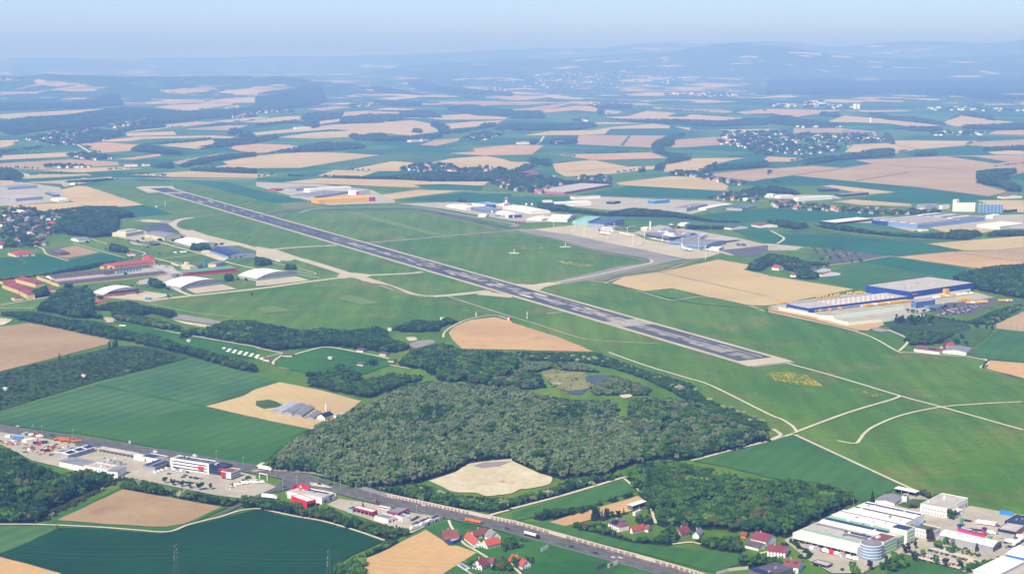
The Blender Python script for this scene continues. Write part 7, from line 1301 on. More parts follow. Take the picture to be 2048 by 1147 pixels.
for i in range(80):
    t, x, y = ('e', vr.uniform(380, 1150), vr.uniform(430, 600)) if i < 50 else ('e', vr.uniform(20, 380), vr.uniform(360, 430))
    if t == 'e' and i < 50 and y > 470 + (1100 - x) * .35: y = 470
    m_ = vr.choice(('steel', 'rust', 'wood', 'concrete', 'rgrey', 'white', 'orange')); heap(gp(t, x, y), vr.uniform(2, 5), vr.uniform(.8, 2), m_, 'pile of ' + {'steel': 'grey metal', 'rust': 'rusty red', 'wood': 'brown timber', 'concrete': 'pale concrete', 'rgrey': 'grey building', 'white': 'white building', 'orange': 'orange'}[m_] + ' material in the builders yard', grp="material piles in the builders yard", an=vr.uniform(0, 3))
for i in range(26): heap(gp('D0', vr.uniform(760, 930), vr.uniform(290, 340)), vr.uniform(1.5, 3.5), vr.uniform(.8, 1.8), vr.choice(('white', 'steel', 'rgrey')), 'white or grey goods stacked in the workshop court', grp="goods in the workshop court", an=vr.uniform(0, 3))
for i in range(22):
    q = vr.random(); heap(gp('a', 1130 + 420 * q + vr.uniform(-30, 30), 880 - 130 * q + vr.uniform(-18, 18)), vr.uniform(1.2, 2.6), vr.uniform(1, 2.2), vr.choice(('white', 'white', 'concrete', 'rgrey')), 'pale stone display block right of the red and white cube', grp="stone display blocks", an=vr.uniform(0, 3), cat='stone block', name='stone_block')
# parcel depot trailers
g2 = "yellow containers at the parcel depot"
rowv("C3 365,140 540,118", 12, ['swap_y'], R(75), 'yellow swap container in the row behind the long hall', 'container', g2, 'swap_container', 2); rowv("C3 590,108 715,100", 8, ['swap_y'], R(75), 'yellow swap container behind the long hall, right group', 'container', g2, 'swap_container', 2)
rowv("C3 90,178 140,176", 4, ['swap_y'], R(20), 'yellow swap container left of the long hall', 'container', g2, 'swap_container', 2); rowv("C3 720,200 1050,163", 22, ['swap_y', 'swap_y', 'swap_y', 'swap_w'], R(-50), '% swap container docked along the long hall', 'container', g2, 'swap_container'); rowv("C3 345,240 575,218", 3, ['swap_y'], R(-50), 'yellow swap container docked near the hall corner', 'container', g2, 'swap_container')
rowv("C3 1230,140 1520,105", 12, ['swap_w', 'swap_y', 'swap_w'], R(-50), '% swap container docked at the tall blue hall', 'container', g2, 'swap_container', 2); rowv("C3 1415,155 1500,150", 8, ['swap_y'], R(-50), 'yellow swap container in the yard of the tall blue hall', 'container', g2, 'swap_container', 3); rowv("C3 1480,178 1640,168", 9, ['swap_w', 'swap_y'], R(-10), '% trailer box in the truck row by the car park', 'container', g2, 'swap_container', 3); rowv("C3 1735,162 1800,160", 2, ['lorry_yellow'], R(0), 'yellow and white lorry on the depot access road', 'lorry', "lorries on the depot road", 'lorry')
for j in range(5): rowv("C3 %d,%d %d,%d" % (1300 - j * 8, 232 + j * 8, 1560 - j * 14, 195 + j * 12), 20, MIXC, R(-50), '% car in the depot staff car park', 'car', "cars in the depot staff car park", 'parked_car', .6)
# airport cars
for j in range(3): rowv("i %d,%d %d,%d" % (1850 + j * 10, 325 + j * 14, 2000, 335 + j * 12), 5, ['car_black', 'car_grey'], R(20), 'dark car in the short row on the pale airport car park', 'car', "cars on the pale airport car park", 'parked_car', 1)
for j in range(3): rowv("k %d,%d %d,%d" % (780, 250 + j * 16, 1080, 235 + j * 22), 14, MIXC, R(-30), '% car parked behind the hangar annex', 'car', "cars behind the hangar annex", 'parked_car', 2)
rowv("j 1190,590 1350,595", 4, ['fire'], R(-60), 'red fire engine lined up in front of the blue fronted hangar', 'fire engine', "fire engines on the apron", 'fire_engine')
rowv("n 1350,370 1460,400", 0, ['car_grey'], 0, 'x', 'car', None, 'x') if False else None
rowv("B0 1290,625 1440,615", 10, ['boxvan', 'car_grey'], R(-20), '% vehicle parked between the camp roads', 'lorry', "army vehicles in the camp", 'box_truck', 2); rowv("n 1420,572 1560,562", 5, ['car_black', 'car_grey'], R(-10), '% car in front of the brick fronted hangar', 'car', "cars at the hangar", 'parked_car'); vehicle('cont_b', gp('B0', 1110, 970), R(-10), 'long bright blue container at the hangar apron edge', 'container', None, 'container')
for j in range(5): rowv("B3 %d,%d %d,%d" % (300 + j * 30, 640 + j * 8, 620 + j * 30, 625 + j * 4), 9, MIXC, R(-40), '% car on the tree lined airport car park', 'car', "cars on the tree lined car park", 'parked_car', 3) if j < 3 else None
for j in range(7):
    for i in range(5): g = gp('B3', 330 + i * 75 + j * 12, 580 + j * 16 + i * 6); put(g.x, g.y, 8, 'silver' if (i + j) % 3 else 'greenw', 'car park')
# ---- aircraft
def airliner(nm, p, q, span, label, tail='navy', body='white', regional=False):
    a, b_ = gp(*p), gp(*q); t = b_ - a; L_ = t.length; e = empty(nm, (a.x, a.y, 0), math.atan2(t.y, t.x), label, "aircraft"); r = L_ * .052; z = r * 1.9; mb = MB(); n = 10
    st = [(0, .12, .5), (.08, .35, .35), (.25, .85, .1), (.35, 1, 0), (.85, 1, 0), (.93, .82, -.08), (.98, .45, -.15), (1, .08, -.2)]; rings = []
    for s, k, dz in st: rings.append([(s * L_, r * k * math.cos(6.283 * i / n), z + dz * r + r * k * math.sin(6.283 * i / n)) for i in range(n)])
    for u, v in zip(rings[:-1], rings[1:]):
        for i in range(n): j = (i + 1) % n; mb.face([u[i], u[j], v[j], v[i]])
    mb.build("fuselage", M(body), e)
    for s in (-1, 1):
        w = MB(); x0, x1 = L_ * .62, L_ * .47; pts_ = [(x0, s * r * .6), (x1 - L_ * .02, s * r * .6), (x1 - L_ * .13, s * span / 2), (x1 - L_ * .09, s * span / 2)]
        for zz in (z - r * .4, z - r * .4 - .35): w.face([(x, y, zz + abs(y) * .06) for x, y in pts_])
        for i in range(4): j = (i + 1) % 4; w.face([(*pts_[i], z - r * .4 + abs(pts_[i][1]) * .06), (*pts_[j], z - r * .4 + abs(pts_[j][1]) * .06), (*pts_[j], z - r * .4 - .35 + abs(pts_[j][1]) * .06), (*pts_[i], z - r * .4 - .35 + abs(pts_[i][1]) * .06)])
        w.build("wing", M('steel'), e); h = MB(); pt = [(L_ * .13, s * .3), (L_ * .05, s * .3), (L_ * .0, s * span * .18), (L_ * .04, s * span * .18)]; zt = z + r * (3.2 if regional else .5)
        for zz in (zt, zt - .25): h.face([(x, y, zz) for x, y in pt])
        h.build("tailplane", M(body), e); g = MB(); g.rod((L_ * (.5 if not regional else .28), s * span * (.17 if not regional else .09), z - r * (.9 if not regional else -.4)), (L_ * (.6 if not regional else .38), s * span * (.17 if not regional else .09), z - r * (.9 if not regional else -.4)), r * .5, 8); g.build("engine", M('steel'), e)
        MB().rod((L_ * .5, s * r, 0), (L_ * .5, s * r, z), .3, 5).build("landing_gear", M('grey'), e)
    f = MB()
    for s in (-.2, .2): f.face([(L_ * .17, s, z + r * .5), (L_ * .02, s, z + r * .5), (-L_ * .02, s, z + r * 3.4), (L_ * .05, s, z + r * 3.4)])
    f.face([(L_ * .17, -.2, z + r * .5), (L_ * .17, .2, z + r * .5), (L_ * .05, .2, z + r * 3.4), (L_ * .05, -.2, z + r * 3.4)]); f.face([(L_ * .05, -.2, z + r * 3.4), (L_ * .05, .2, z + r * 3.4), (-L_ * .02, .2, z + r * 3.4), (-L_ * .02, -.2, z + r * 3.4)])
    f.build("fin", M(tail), e); MB().rod((L_ * .9, 0, 0), (L_ * .9, 0, z), .25, 5).build("nose_gear", M('grey'), e); return e
airliner("airliner", ('k', 510, 362), ('k', 690, 392), 34, 'white airliner with dark blue tail in the middle of the apron'); airliner("airliner", ('i', 1112, 400), ('i', 1250, 436), 32, 'white airliner with white tail near the terminal end', 'white'); airliner("regional_jet", ('k', 1195, 528), ('k', 1088, 538), 21, 'small white business jet with blue fin on the apron', 'navy', regional=True)
airliner("small_aircraft", ('k', 540, 468), ('k', 606, 470), 14, 'small grey aircraft at the edge of the dark apron', 'grey', 'grey'); airliner("small_aircraft", ('k', 1015, 556), ('k', 972, 552), 12, 'small white propeller aircraft below the business jet', 'white'); airliner("small_aircraft", ('k', 100, 318), ('k', 140, 322), 14, 'small white aircraft at the left end of the apron', 'white'); airliner("small_aircraft", ('B1', 150, 682), ('B1', 182, 690), 12, 'small white jet on the lawn beside the nearest hangars', 'white')
# ---- airfield equipment
def mast_white(tile, x, y, h, lb, red=False):
    g = gp(tile, x, y); e = empty("antenna_mast", (g.x, g.y, 0), 0, lb, "mast")
    for k in range(3): a = k * 2.09; MB().rod((1.2 * math.cos(a), 1.2 * math.sin(a), 0), (.3 * math.cos(a), .3 * math.sin(a), h), .25, 4).build("leg", M('white'), e)
    for k in range(4): MB().cyl(0, 0, h * (.2 + .25 * k), h * (.2 + .25 * k) + .8, 1.2 - .2 * k, n=6).build("platform", M('red' if red and k % 2 else 'white'), e)
mast_white('C2', 113, 290, 12, 'red and white lattice mast beside the runway', True); mast_white('C1', 1645, 272, 7, 'white antenna array mast by the round tan field'); mast_white('B0', 1235, 270, 14, 'thin white mast on the meadow left of the runway')
for t, x0, y0, x1, y1, lb in (('B2', 360, 577, 438, 574, 'white cross shaped antenna array on the airfield grass, right one'), ('B2', -20, 620, 52, 624, 'white antenna array on the airfield grass, left one')):
    a, b_ = gp(t, x0, y0), gp(t, x1, y1); d = b_ - a; e = empty("antenna_array", a, math.atan2(d.y, d.x), lb, "antenna"); MB().box(0, d.length, -2, 2, .3, 1.2).build("ground_screen", M('white'), e); MB().cyl(d.length / 2, 0, 0, 9, .6, n=6).build("mast", M('white'), e)
g = gp('C1', 1892, 300); e = empty("antenna_cabin", (g.x, g.y, 0), R(-30), 'red and white striped cabin at the edge of the round tan field', 'cabin'); MB().box(-3, 3, -2, 2, 0, 4.5).build("cabin", M('red'), e); MB().box(-1.4, 1.4, -2.15, -2.0, 0, 4.6).build("white_panel", M('white'), e)
g = gp('C0', 915, 345); e = empty("small_trailer", (g.x, g.y, 0), 0, 'white trailer with struts on the camp meadow', 'trailer'); MB().box(-5, 5, -1.5, 1.5, .6, 2.2).build("box", M('white'), e); wheels(e, (-2, 2), 1.4, .5)
for t, x, y, lb in (('C0', 1395, 462, 'flat white hut on the meadow above the hedge'), ('C0', 608, 725, 'pale hut alone in the scrub'), ('C0', 22, 822, 'white hut at the left edge of the scrub'), ('C1', 1375, 295, 'white hut at the far tip of the dark trees'), ('C1', 985, 375, 'sand coloured hut between the dark belts'), ('C1', 537, 592, 'small white hut on the depot lawn'), ('B0', 1162, 278, 'white hut at the meadow corner')):
    p = gp(t, x, y); house(p, R(-30), 6, 4, 2.8, 'gable_x', 'white', 'rpale', 1.2, 'field_hut', lb, 'hut')
for i in range(14):
    p = gp('C0', 1660 + (i % 7) * 42 + (i // 7) * 30, 515 + (i % 7) * 9 + (i // 7) * 22); house(p, R(-25), 5, 3, 1.6, 'flat', 'white', 'rwhite', .2, 'bee_hut', 'small white box hut in the double row on the dry lawn', 'hut', 'white box huts')
# ---- noise barrier along the main road
BP = smooth(pts("f 1278,262 D2 -40,768 0,775 300,858 640,952 1000,1050 1340,1147 1500,1200"), 8)
e = empty("noise_barrier", BP[0], 0, "long pale noise barrier with brown panel fields along the main road", "barrier"); O_ = BP[0]; wl = MB(); pn = MB(); pl = MB(); cap = MB(); acc = 0; nf = 0
for p, q in zip(BP[:-1], BP[1:]):
    t = (q - p).normalized(); n_ = Vector((-t.y, t.x, 0)) * .2; L_ = (q - p).length; up = Vector((0, 0, 4)); p0, q0 = p - O_, q - O_
    wl.face([p0 - n_, q0 - n_, q0 - n_ + up, p0 - n_ + up]); wl.face([q0 + n_, p0 + n_, p0 + n_ + up, q0 + n_ + up]); wl.face([p0 - n_ + up, q0 - n_ + up, q0 + n_ + up, p0 + n_ + up])
    s = 0
    while s < L_ - 1:
        a, b_ = p0 + t * s - n_ * 1.6, p0 + t * min(L_, s + 1.9) - n_ * 1.6
        if int(acc / 24) % 5 != 4: pn.face([a + Vector((0, 0, .7)), b_ + Vector((0, 0, .7)), b_ + Vector((0, 0, 3.1)), a + Vector((0, 0, 3.1))])
        s += 4; acc += 4
wl.build("wall_panel", plain("pale_barrier_panel", (216, 206, 190)), e); b2 = pn.build("brown_panels", plain("brown_barrier_boards", (160, 132, 112)), e); b2['kind'] = 'stuff'
e2 = wall_run('plot_fence', 'pale panel fence in front of the solar roofed flat building', "D2 1530,1150 1620,1125 1765,1110", 2.4, plain("pale_barrier_panel", (216, 206, 190)))
# colourful banner fence at the car lot
A, Bb = gp('f', 1585, 690), gp('f', 1978, 525); t = Bb - A; e = empty("banner_fence", A, math.atan2(t.y, t.x), "fence hung with coloured banners beside the used car lot", "fence"); MB().box(0, t.length, -.1, .1, .3, 1.1).build("rail", M('white'), e)
for i in range(16): MB().box(t.length * (.36 + .04 * i), t.length * (.36 + .04 * i) + 1.6, -.25, -.12, .3, 3).build("banner", M(('white', 'lblue', 'white', 'navy', 'rust', 'teal')[i % 6]), e)
# hoardings
def hoard(t, a, b_, h, mat, lb, extra=None):
    A, Bb = gp(t, *a), gp(t, *b_); d = Bb - A; e = empty("billboard", A, math.atan2(d.y, d.x), lb, "billboard"); MB().box(0, d.length, -.1, .1, 1.0, 1.0 + h).build("board", M(mat), e)
    for x in (.6, d.length - .8): MB().box(x, x + .2, .12, .3, 0, 1.0 + h).build("post", M('steel'), e)
    if extra: MB().box(d.length * .2, d.length * .5, -.16, -.1, 1.4, 2.8 + h - 2).build("poster", M(extra), e)
hoard('D2', (217, 990), (270, 965), 3.4, 'white', 'plain white billboard on the lush meadow'); hoard('D2', (630, 1130), (700, 1098), 3.4, 'dgrey', 'dark billboard seen from behind on the meadow'); hoard('D2', (716, 1112), (790, 1080), 3.4, 'white', 'white and red poster billboard next to the dark one', 'red')
hoard('e', (548, 132), (582, 128), 3.2, 'lblue', 'pale blue road sign board at the crop field'); hoard('D0', (962, 178), (978, 180), 3, 'steel', 'small grey sign board at the crop field edge')
# street lamps
for i, (t, x, y, h) in enumerate((('a', 975, 482, 12), ('a', 1372, 572, 12), ('a', 1775, 640, 12), ('a', 1845, 700, 10), ('f', 460, 70, 10), ('f', 658, 125, 10), ('f', 730, 192, 12), ('f', 1003, 205, 13), ('f', 1088, 278, 16), ('f', 200, 120, 9), ('f', 35, 190, 11), ('e', 1248, 318, 10), ('e', 718, 240, 9), ('f', 1645, 500, 10), ('c', 860, 1135, 7), ('c', 892, 1120, 7), ('c', 735, 380, 9), ('D0', 268, 762, 10))):
    p = gp(t, x, y); e = empty("street_lamp", (p.x, p.y, 0), R(60), ('tall pole with white light head beside the main road' if h > 12 else 'thin grey lamp pole by the road or yard'), "street lamp", "lamp poles along the main road"); MB().cyl(0, 0, 0, h, .16, .10, 5).build("pole", M('steel'), e); MB().box(-.2, 1.8, -.2, .2, h - .1, h + .12).build("lamp_head", M('white'), e)
p = gp('f', 1168, 355); e = empty("price_sign", (p.x, p.y, 0), R(-30), "dark magenta price totem of the filling station", "sign"); MB().box(-1, 1, -.3, .3, 0, 7).build("totem", M('magenta'), e); MB().box(-.8, .8, -.4, -.3, 2, 4.4).build("price_panel", M('navy'), e)
for x in (600, 690): p = gp('D1', 0, 0)
e = empty("sign_gantry", gp('a', 1610, 715), rdir(gp('a', 1650, 720)), "white sign gantry frame beside the junction", "gantry"); MB().box(0, .6, -.3, .3, 0, 5.5).build("column", M('white'), e); MB().box(10, 10.6, -.3, .3, 0, 5.5).build("column", M('white'), e); MB().box(0, 10.6, -.25, .25, 5.5, 6.2).build("beam", M('white'), e)
p = gp('D0', 430, 828); e = empty("hunting_stand", (p.x, p.y, 0), .3, "small dark raised hunting stand at the crop field edge", "stand")
for sx in (-1, 1):
    for sy in (-1, 1): MB().rod((sx * 1.1, sy * 1.1, 0), (sx * .8, sy * .8, 3), .12, 4).build("leg", M('wood'), e)
MB().box(-1.1, 1.1, -1.1, 1.1, 3, 5).build("cabin", M('wood'), e); MB().box(-1.4, 1.4, -1.4, 1.4, 5, 5.2).build("roof", M('rdark'), e)
# ---- power line
GW = plain("galvanised_lattice", (92, 104, 104), .5)
def pylon(p, h, an, lb):
    e = empty("power_pylon", (p.x, p.y, 0), an, lb, "pylon", None); w0 = 2.3; mb = MB(); lv = [0, .14, .27, .39, .5, .6, .69, .77, .84, .9, 1]; ww = lambda s: w0 * (1 - s) ** .9 + .35
    for sx in (-1, 1):
        for sy in (-1, 1): MB().rod((sx * ww(0), sy * ww(0), 0), (sx * ww(1), sy * ww(1), h), .10, 4, r1=.06).build("leg", GW, e)
    for a, b_ in zip(lv[:-1], lv[1:]):
        wa, wb = ww(a), ww(b_)
        for k in range(4):
            c = [(-1, -1), (1, -1), (1, 1), (-1, 1)]; u, v = c[k], c[(k + 1) % 4]
            mb.rod((u[0] * wa, u[1] * wa, a * h), (v[0] * wb, v[1] * wb, b_ * h), .035, 3); mb.rod((v[0] * wa, v[1] * wa, a * h), (u[0] * wb, u[1] * wb, b_ * h), .035, 3); mb.rod((u[0] * wb, u[1] * wb, b_ * h), (v[0] * wb, v[1] * wb, b_ * h), .05, 3)
    mb.build("lattice", GW, e); tips = []
    for z, L_ in ((h * .66, 3.2), (h * .76, 4.6), (h * .87, 3.2), (h, 2.2)):
        for s in (-1, 1):
            a = MB(); a.rod((s * .3, 0, z), (s * L_, 0, z), .10, 4); a.rod((s * .3, 0, z + 1), (s * L_, 0, z), .06, 3); a.build("crossarm", GW, e)
            c = MB().cyl(s * L_, 0, z - 1.1 if z < h else z, z if z < h else z + .6, .14, n=5).build("insulator", M('white'), e); tips.append(Vector((s * L_, 0, z - 1.1 if z < h else z)))
    return e, [Matrix.Rotation(an, 4, 'Z') @ t_ + Vector((p.x, p.y, 0)) for t_ in tips]
p1, p2 = G(353, 1160), G(658, 1172); d = (p2 - p1).normalized(); an = math.atan2(d.y, d.x) + math.pi / 2
e1, t1 = pylon(p1, 28, an, "grey lattice power pylon in the dark field, left one"); e2, t2 = pylon(p2, 28, an, "grey lattice power pylon at the hedge, right one"); t0 = [q - (p2 - p1) * 1.35 for q in t1]; t3 = [q + (p2 - p1) * 1.3 for q in t2]
for k in range(8):
    for a, b_ in ((t0[k], t1[k]), (t1[k], t2[k]), (t2[k], t3[k])):
        mb = MB(); n = 14; prev = None
        for i in range(n + 1):
            s = i / n; q = a.lerp(b_, s); q.z -= 4.2 * 4 * s * (1 - s) * ((b_ - a).length / 130) ** 2 * .55
            if prev is not None: mb.rod(prev, q, .03, 3)
            prev = q
        o = mb.build("power_cable", GW); tag(o, "thin overhead cable slung between the power pylons", "cable", "overhead power cables")
# ---- solitary trees
SOLO = {"row0": ("first on the left in the clipped row of the office yard", None), "row1": ("second in the clipped row of the office yard", None), "row2": ("third in the clipped row of the office yard", None), "row3": ("fourth in the clipped row of the office yard", None), "row4": ("largest and last in the clipped row of the office yard", None), "row5": ("right of the clipped row in the office yard", None)}
def solo(key, s, k, h, text): SOLO[key] = (text, None); tree_at(s, k, h, key)
for i, (s, k, h, tx) in enumerate((("D3 780,612", 'fir', 11, "at the back corner of the striped factory"), ("D3 1370,745", 'greenw', 11, "in front of the square pale hall"), ("D3 1210,915", 'plum', 9, "beside the factory drive"), ("D3 1030,1000", 'plum', 9, "next to the round glass tower"), ("D3 1100,965", 'poplar', 10, "slim by the factory drive"), ("D3 1250,1082", 'green', 9, "on the lower car park, left"), ("D3 1325,1100", 'plum', 9, "on the lower car park, middle"), ("D3 1440,1130", 'dark', 9, "on the lower car park, right"), ("D3 1425,1070", 'fresh', 6, "small and bright on the lower car park"),
    ("D3 1160,1010", 'fresh', 6, "small and bright by the drive"), ("D3 1270,960", 'fresh', 9, "left in the grove before the arched hall"), ("D3 1380,965", 'silver', 10, "in the grove before the arched hall"), ("D3 1330,935", 'green', 8, "dark in the grove before the arched hall"), ("D3 1560,980", 'fir', 8, "pointed in front of the arched hall"), ("D3 760,1120", 'plum', 8, "in front of the round glass tower"), ("D3 630,1130", 'green', 9, "in the forecourt of the factory, left"), ("D3 650,1160", 'fresh', 9, "in the forecourt of the factory at the bottom edge"), ("D3 960,1085", 'greenw', 12, "large and round at the lawn corner"), ("D3 890,1110", 'dark', 11, "darker beside the large round lawn tree"),
    ("D3 1150,565", 'brown', 7, "reddish by the carport"), ("D3 1195,585", 'brown', 7, "brown right of the carport"), ("D3 1255,585", 'greenw', 6, "small right of the brown one near the carport"), ("D3 1080,660", 'brown', 7, "brown on the small lawn behind the factory"), ("D3 1090,1040", 'green', 8, "beside the slim tree at the factory drive"), ("f 1000,385", 'fir', 6, "alone by the car wash"), ("f 1330,85", 'bloom', 9, "big and pale in blossom at the wood edge"), ("D1 440,960", 'greenw', 9, "x"), ("c 1450,1000", 'dark', 9, "darkest between drive and lower car park"),
    ("C0 820,520", 'fir', 12, "left in the cluster at the brown field tip"), ("C0 870,500", 'fir', 13, "right in the cluster at the brown field tip"), ("C0 850,510", 'fir', 12, "middle in the cluster at the brown field tip"), ("C0 445,600", 'fir', 12, "alone on the brown field edge"), ("C0 510,585", 'fir', 7, "small beside the lone one on the field edge"), ("C0 255,650", 'darkw', 6, "round on the brown field edge"), ("g 490,440", 'fir', 14, "tallest beside the sandy strip field"), ("d 460,780", 'plum', 13, "tall between canteen and arched hall"), ("b 1350,900", 'greenw', 10, "round in front of the red roofed house"), ("b 1240,590", 'greenw', 9, "round on the meadow above the house"),
    ("C0 740,715 ", 'darkw', 7, "round at the scrub edge"), ("D1 1880,1125", 'green', 8, "between the two lower houses"))):
    if tx != "x": solo("solo%d" % i, s, k, h, tx)
wood("D3 1300,930 1400,920 1560,960 1620,1000 1560,1030 1400,1000 1290,985", [('bush', 3), ('green', 1)], (2.5, 4.5), 5, "grove before the arched hall", floor=False)
wood("D3 1480,1040 1600,1030 1680,1000 1760,990 1740,1060 1640,1130 1560,1147 1480,1147", [('green', 3), ('bush', 2)], (5, 8), 5.5, "grove by the lower car park")
belt("a 340,740 560,770 830,800", [('bush', 1)], (1.4, 2), 2.5, 2, "clipped hedge in the office yard"); belt("a 460,690 760,700", [('bush', 1)], (1.4, 2), 3, 2, "clipped hedge in the office yard"); belt("a 1180,830 1300,790 1480,700", [('bush', 2), ('green', 1)], (3, 5), 3, 5, "green strip right of the cube office")
belt("D0 150,110 330,135 560,190 690,200", [('bush', 2), ('green', 1)], (2.5, 5), 9, 3, "roadside bushes of the builders yard"); belt("D3 1190,900 1340,930 1540,1010", [('bush', 1)], (1.5, 2.5), 4, 3, "factory car park hedge"); belt("D3 1120,1040 1400,1110", [('bush', 1), ('bushd', 1)], (1.5, 2.5), 4, 3, "factory car park hedge"); belt("D3 170,900 300,1010 310,1040", [('bushd', 1)], (3, 4), 2.5, 4, "factory yard hedge")
belt("D1 1440,740 1913,865 D2 150,930 600,1050", [('bush', 1)], (1.2, 2), 14, 3, "roadside bushes below the main road")
for _ in range(60):
    x_, y_ = vr.uniform(560, 1880), vr.uniform(500, 960)
    if 560 < y_ < 930 and x_ > 1250 and y_ > 620: continue
    g_ = gp('B0', x_, y_)
    if not any(abs(g_.x - O_.x - L_ / 2) < 30 and abs(g_.y - O_.y - D / 2) < 30 for O_, _a, L_, D in PLACED): put(g_.x, g_.y, vr.uniform(4, 9), vr.choice(('green', 'dark', 'darkw')), "camp")
hedger = random.Random(77)
for q in PALE.replace("\n", "|").split("|"):
    P_ = pts(q); n_ = len(P_)
    for _ in range(2):
        i = hedger.randrange(n_); a, b_ = P_[i], P_[(i + 1) % n_]
        if a.y < 4800 or b_.y < 4800 or (a - b_).length > 2600: continue
        k0, k1 = sorted((hedger.random(), hedger.random())); a, b_ = a.lerp(b_, k0), a.lerp(b_, k1)
        if (a - b_).length > 80: belt("", [('dark', 3), ('green', 1)], (6, 12), max(12, a.y / 480), max(8, a.y / 600), "field hedges", False, P=[a, b_])
for q, m_, h_ in (("b 480,330 600,300 700,250 880,300 1000,345 900,330 700,300 560,380", BSH, (3, 5)), ("b 1130,420 1350,400 1600,470 1660,480 1600,540 1400,560 1330,640 1180,610 1120,500", GRN, (5, 9)), ("b 780,590 900,640 930,700 860,690", GRN, (5, 7)), ("b 1080,700 1200,720 1220,800 1120,900 1080,860", GRN, (5, 9)), ("b 1350,720 1640,700 1640,820 1560,860 1400,760", DRK, (6, 9)), ("b 500,780 690,720 720,760 640,860 520,850", BSH, (4, 6)), ("b 1000,860 1240,900 1240,1000 900,1000", GRN, (5, 8))):
    wood(q, m_, h_, 5, "gardens by the farm", floor=False)
for q in ("D3 0,840 60,860 180,880 200,900 60,880", "D3 480,1110 560,1090 700,1147 480,1147", "D2 1700,960 1780,990 1913,1000 1913,1040 1700,1010", "D3 860,1040 1040,1010 1040,1100 900,1147 820,1147"): wood(q, GRN, (6, 10), 5.5, "gardens by the main road", floor=False)
# yellow flowers scattered over the meadow
fl = plain("yellow_blossoms", (236, 206, 30), .8); wf = plain("white_blossoms", (226, 228, 214), .8)
def flowers(s, n, mat, size=(.8, 2.2), clus=24):
    poly = ppx(s); x0, x1, y0, y1 = min(p[0] for p in poly), max(p[0] for p in poly), min(p[1] for p in poly), max(p[1] for p in poly); mb = MB(); c = [(vr.uniform(x0, x1), vr.uniform(y0, y1)) for _ in range(clus)]; k = 0
    while k < n:
        q = c[vr.randrange(clus)]; px, py = q[0] + vr.gauss(0, (x1 - x0) / 16), q[1] + vr.gauss(0, (y1 - y0) / 14); k += 1
        if not inside(poly, px, py): continue
        g = G(px, py); r_ = vr.uniform(*size); m_ = vr.randrange(3, 6); mb.face([(g.x + r_ * math.cos(6.283 * i / m_) * 1.2, g.y + r_ * math.sin(6.283 * i / m_) * 1.6, .9 + vr.random() * .3) for i in range(m_)])
    tag(mb.build("meadow_flowers", mat), kind='stuff')
flowers("C3 -20,700 130,688 300,718 430,800 260,790 60,755", 1500, fl, (.3, .8), 90); flowers("B2 300,670 450,690 620,715 560,735 400,705", 700, fl, (.5, 1.4), 40); flowers("B2 0,570 200,550 260,590 60,600", 200, fl, (.5, 1.4), 30)
flowers("C3 600,815 780,820 880,880 700,870", 160, fl, (.3, .7), 40)
# garden pools
for t, s, lb in ((0, "b 462,870 500,855 585,915 550,935", 1), (0, "g 895,435 955,430 960,452 905,458", 2)):
    o = sheet("pool_water", plain("pool_blue", (70, 130, 200) if lb == 1 else (80, 200, 220), .2), s, z=.95)
sheet("terrace", gravel, "b 430,870 500,840 640,925 545,960", z=.9)
# ================================================================ turn the tree list into objects
NICE = {'green': ('broadleaf_tree', 'mid green broadleaf tree', 'tree'), 'greenw': ('broadleaf_tree', 'spreading mid green broadleaf tree', 'tree'), 'dark': ('broadleaf_tree', 'dark green broadleaf tree', 'tree'),
        'darkw': ('broadleaf_tree', 'spreading dark green broadleaf tree', 'tree'), 'silver': ('willow_tree', 'silvery grey willow', 'tree'), 'brown': ('broadleaf_tree', 'brownish half leafed tree', 'tree'),
        'fresh': ('broadleaf_tree', 'fresh yellow green spreading tree', 'tree'), 'fir': ('conifer_tree', 'dark pointed conifer', 'conifer'), 'poplar': ('poplar_tree', 'thin upright poplar', 'tree'),
        'bush': ('shrub', 'green shrub', 'shrub'), 'bushd': ('shrub', 'dark green shrub', 'shrub'), 'bushb': ('shrub', 'brownish bare shrub', 'shrub'), 'bloom': ('flowering_shrub', 'white blossoming shrub', 'shrub'),
        'plum': ('plum_tree', 'dark purple leafed tree', 'tree'), 'bushs': ('shrub', 'silver grey shrub', 'shrub')}
def stuff_group():
    ng = bpy.data.node_groups.new("scatter_trees", 'GeometryNodeTree')
    ng.interface.new_socket("Geometry", in_out='INPUT', socket_type='NodeSocketGeometry'); ng.interface.new_socket("Geometry", in_out='OUTPUT', socket_type='NodeSocketGeometry')
    N = ng.nodes.new; L = ng.links.new
    i = N("NodeGroupInput"); o = N("NodeGroupOutput"); ci = N("GeometryNodeCollectionInfo"); ci.inputs['Collection'].default_value = SRC
    ci.inputs['Separate Children'].default_value = True; ci.inputs['Reset Children'].default_value = True
    ip = N("GeometryNodeInstanceOnPoints"); ip.inputs['Pick Instance'].default_value = True
    def attr(nm, t):
        a = N("GeometryNodeInputNamedAttribute"); a.data_type = t; a.inputs['Name'].default_value = nm; return a.outputs[0]
    cx = N("ShaderNodeCombineXYZ"); L(attr("rz", 'FLOAT'), cx.inputs['Z']); sx = N("ShaderNodeCombineXYZ")
    h = attr("h", 'FLOAT'); wd = attr("wd", 'FLOAT'); L(wd, sx.inputs[0]); L(wd, sx.inputs[1]); L(h, sx.inputs[2])
    L(i.outputs[0], ip.inputs['Points']); L(ci.outputs[0], ip.inputs['Instance']); L(attr("idx", 'INT'), ip.inputs['Instance Index']); L(cx.outputs[0], ip.inputs['Rotation']); L(sx.outputs[0], ip.inputs['Scale'])
    L(ip.outputs[0], o.inputs[0]); return ng
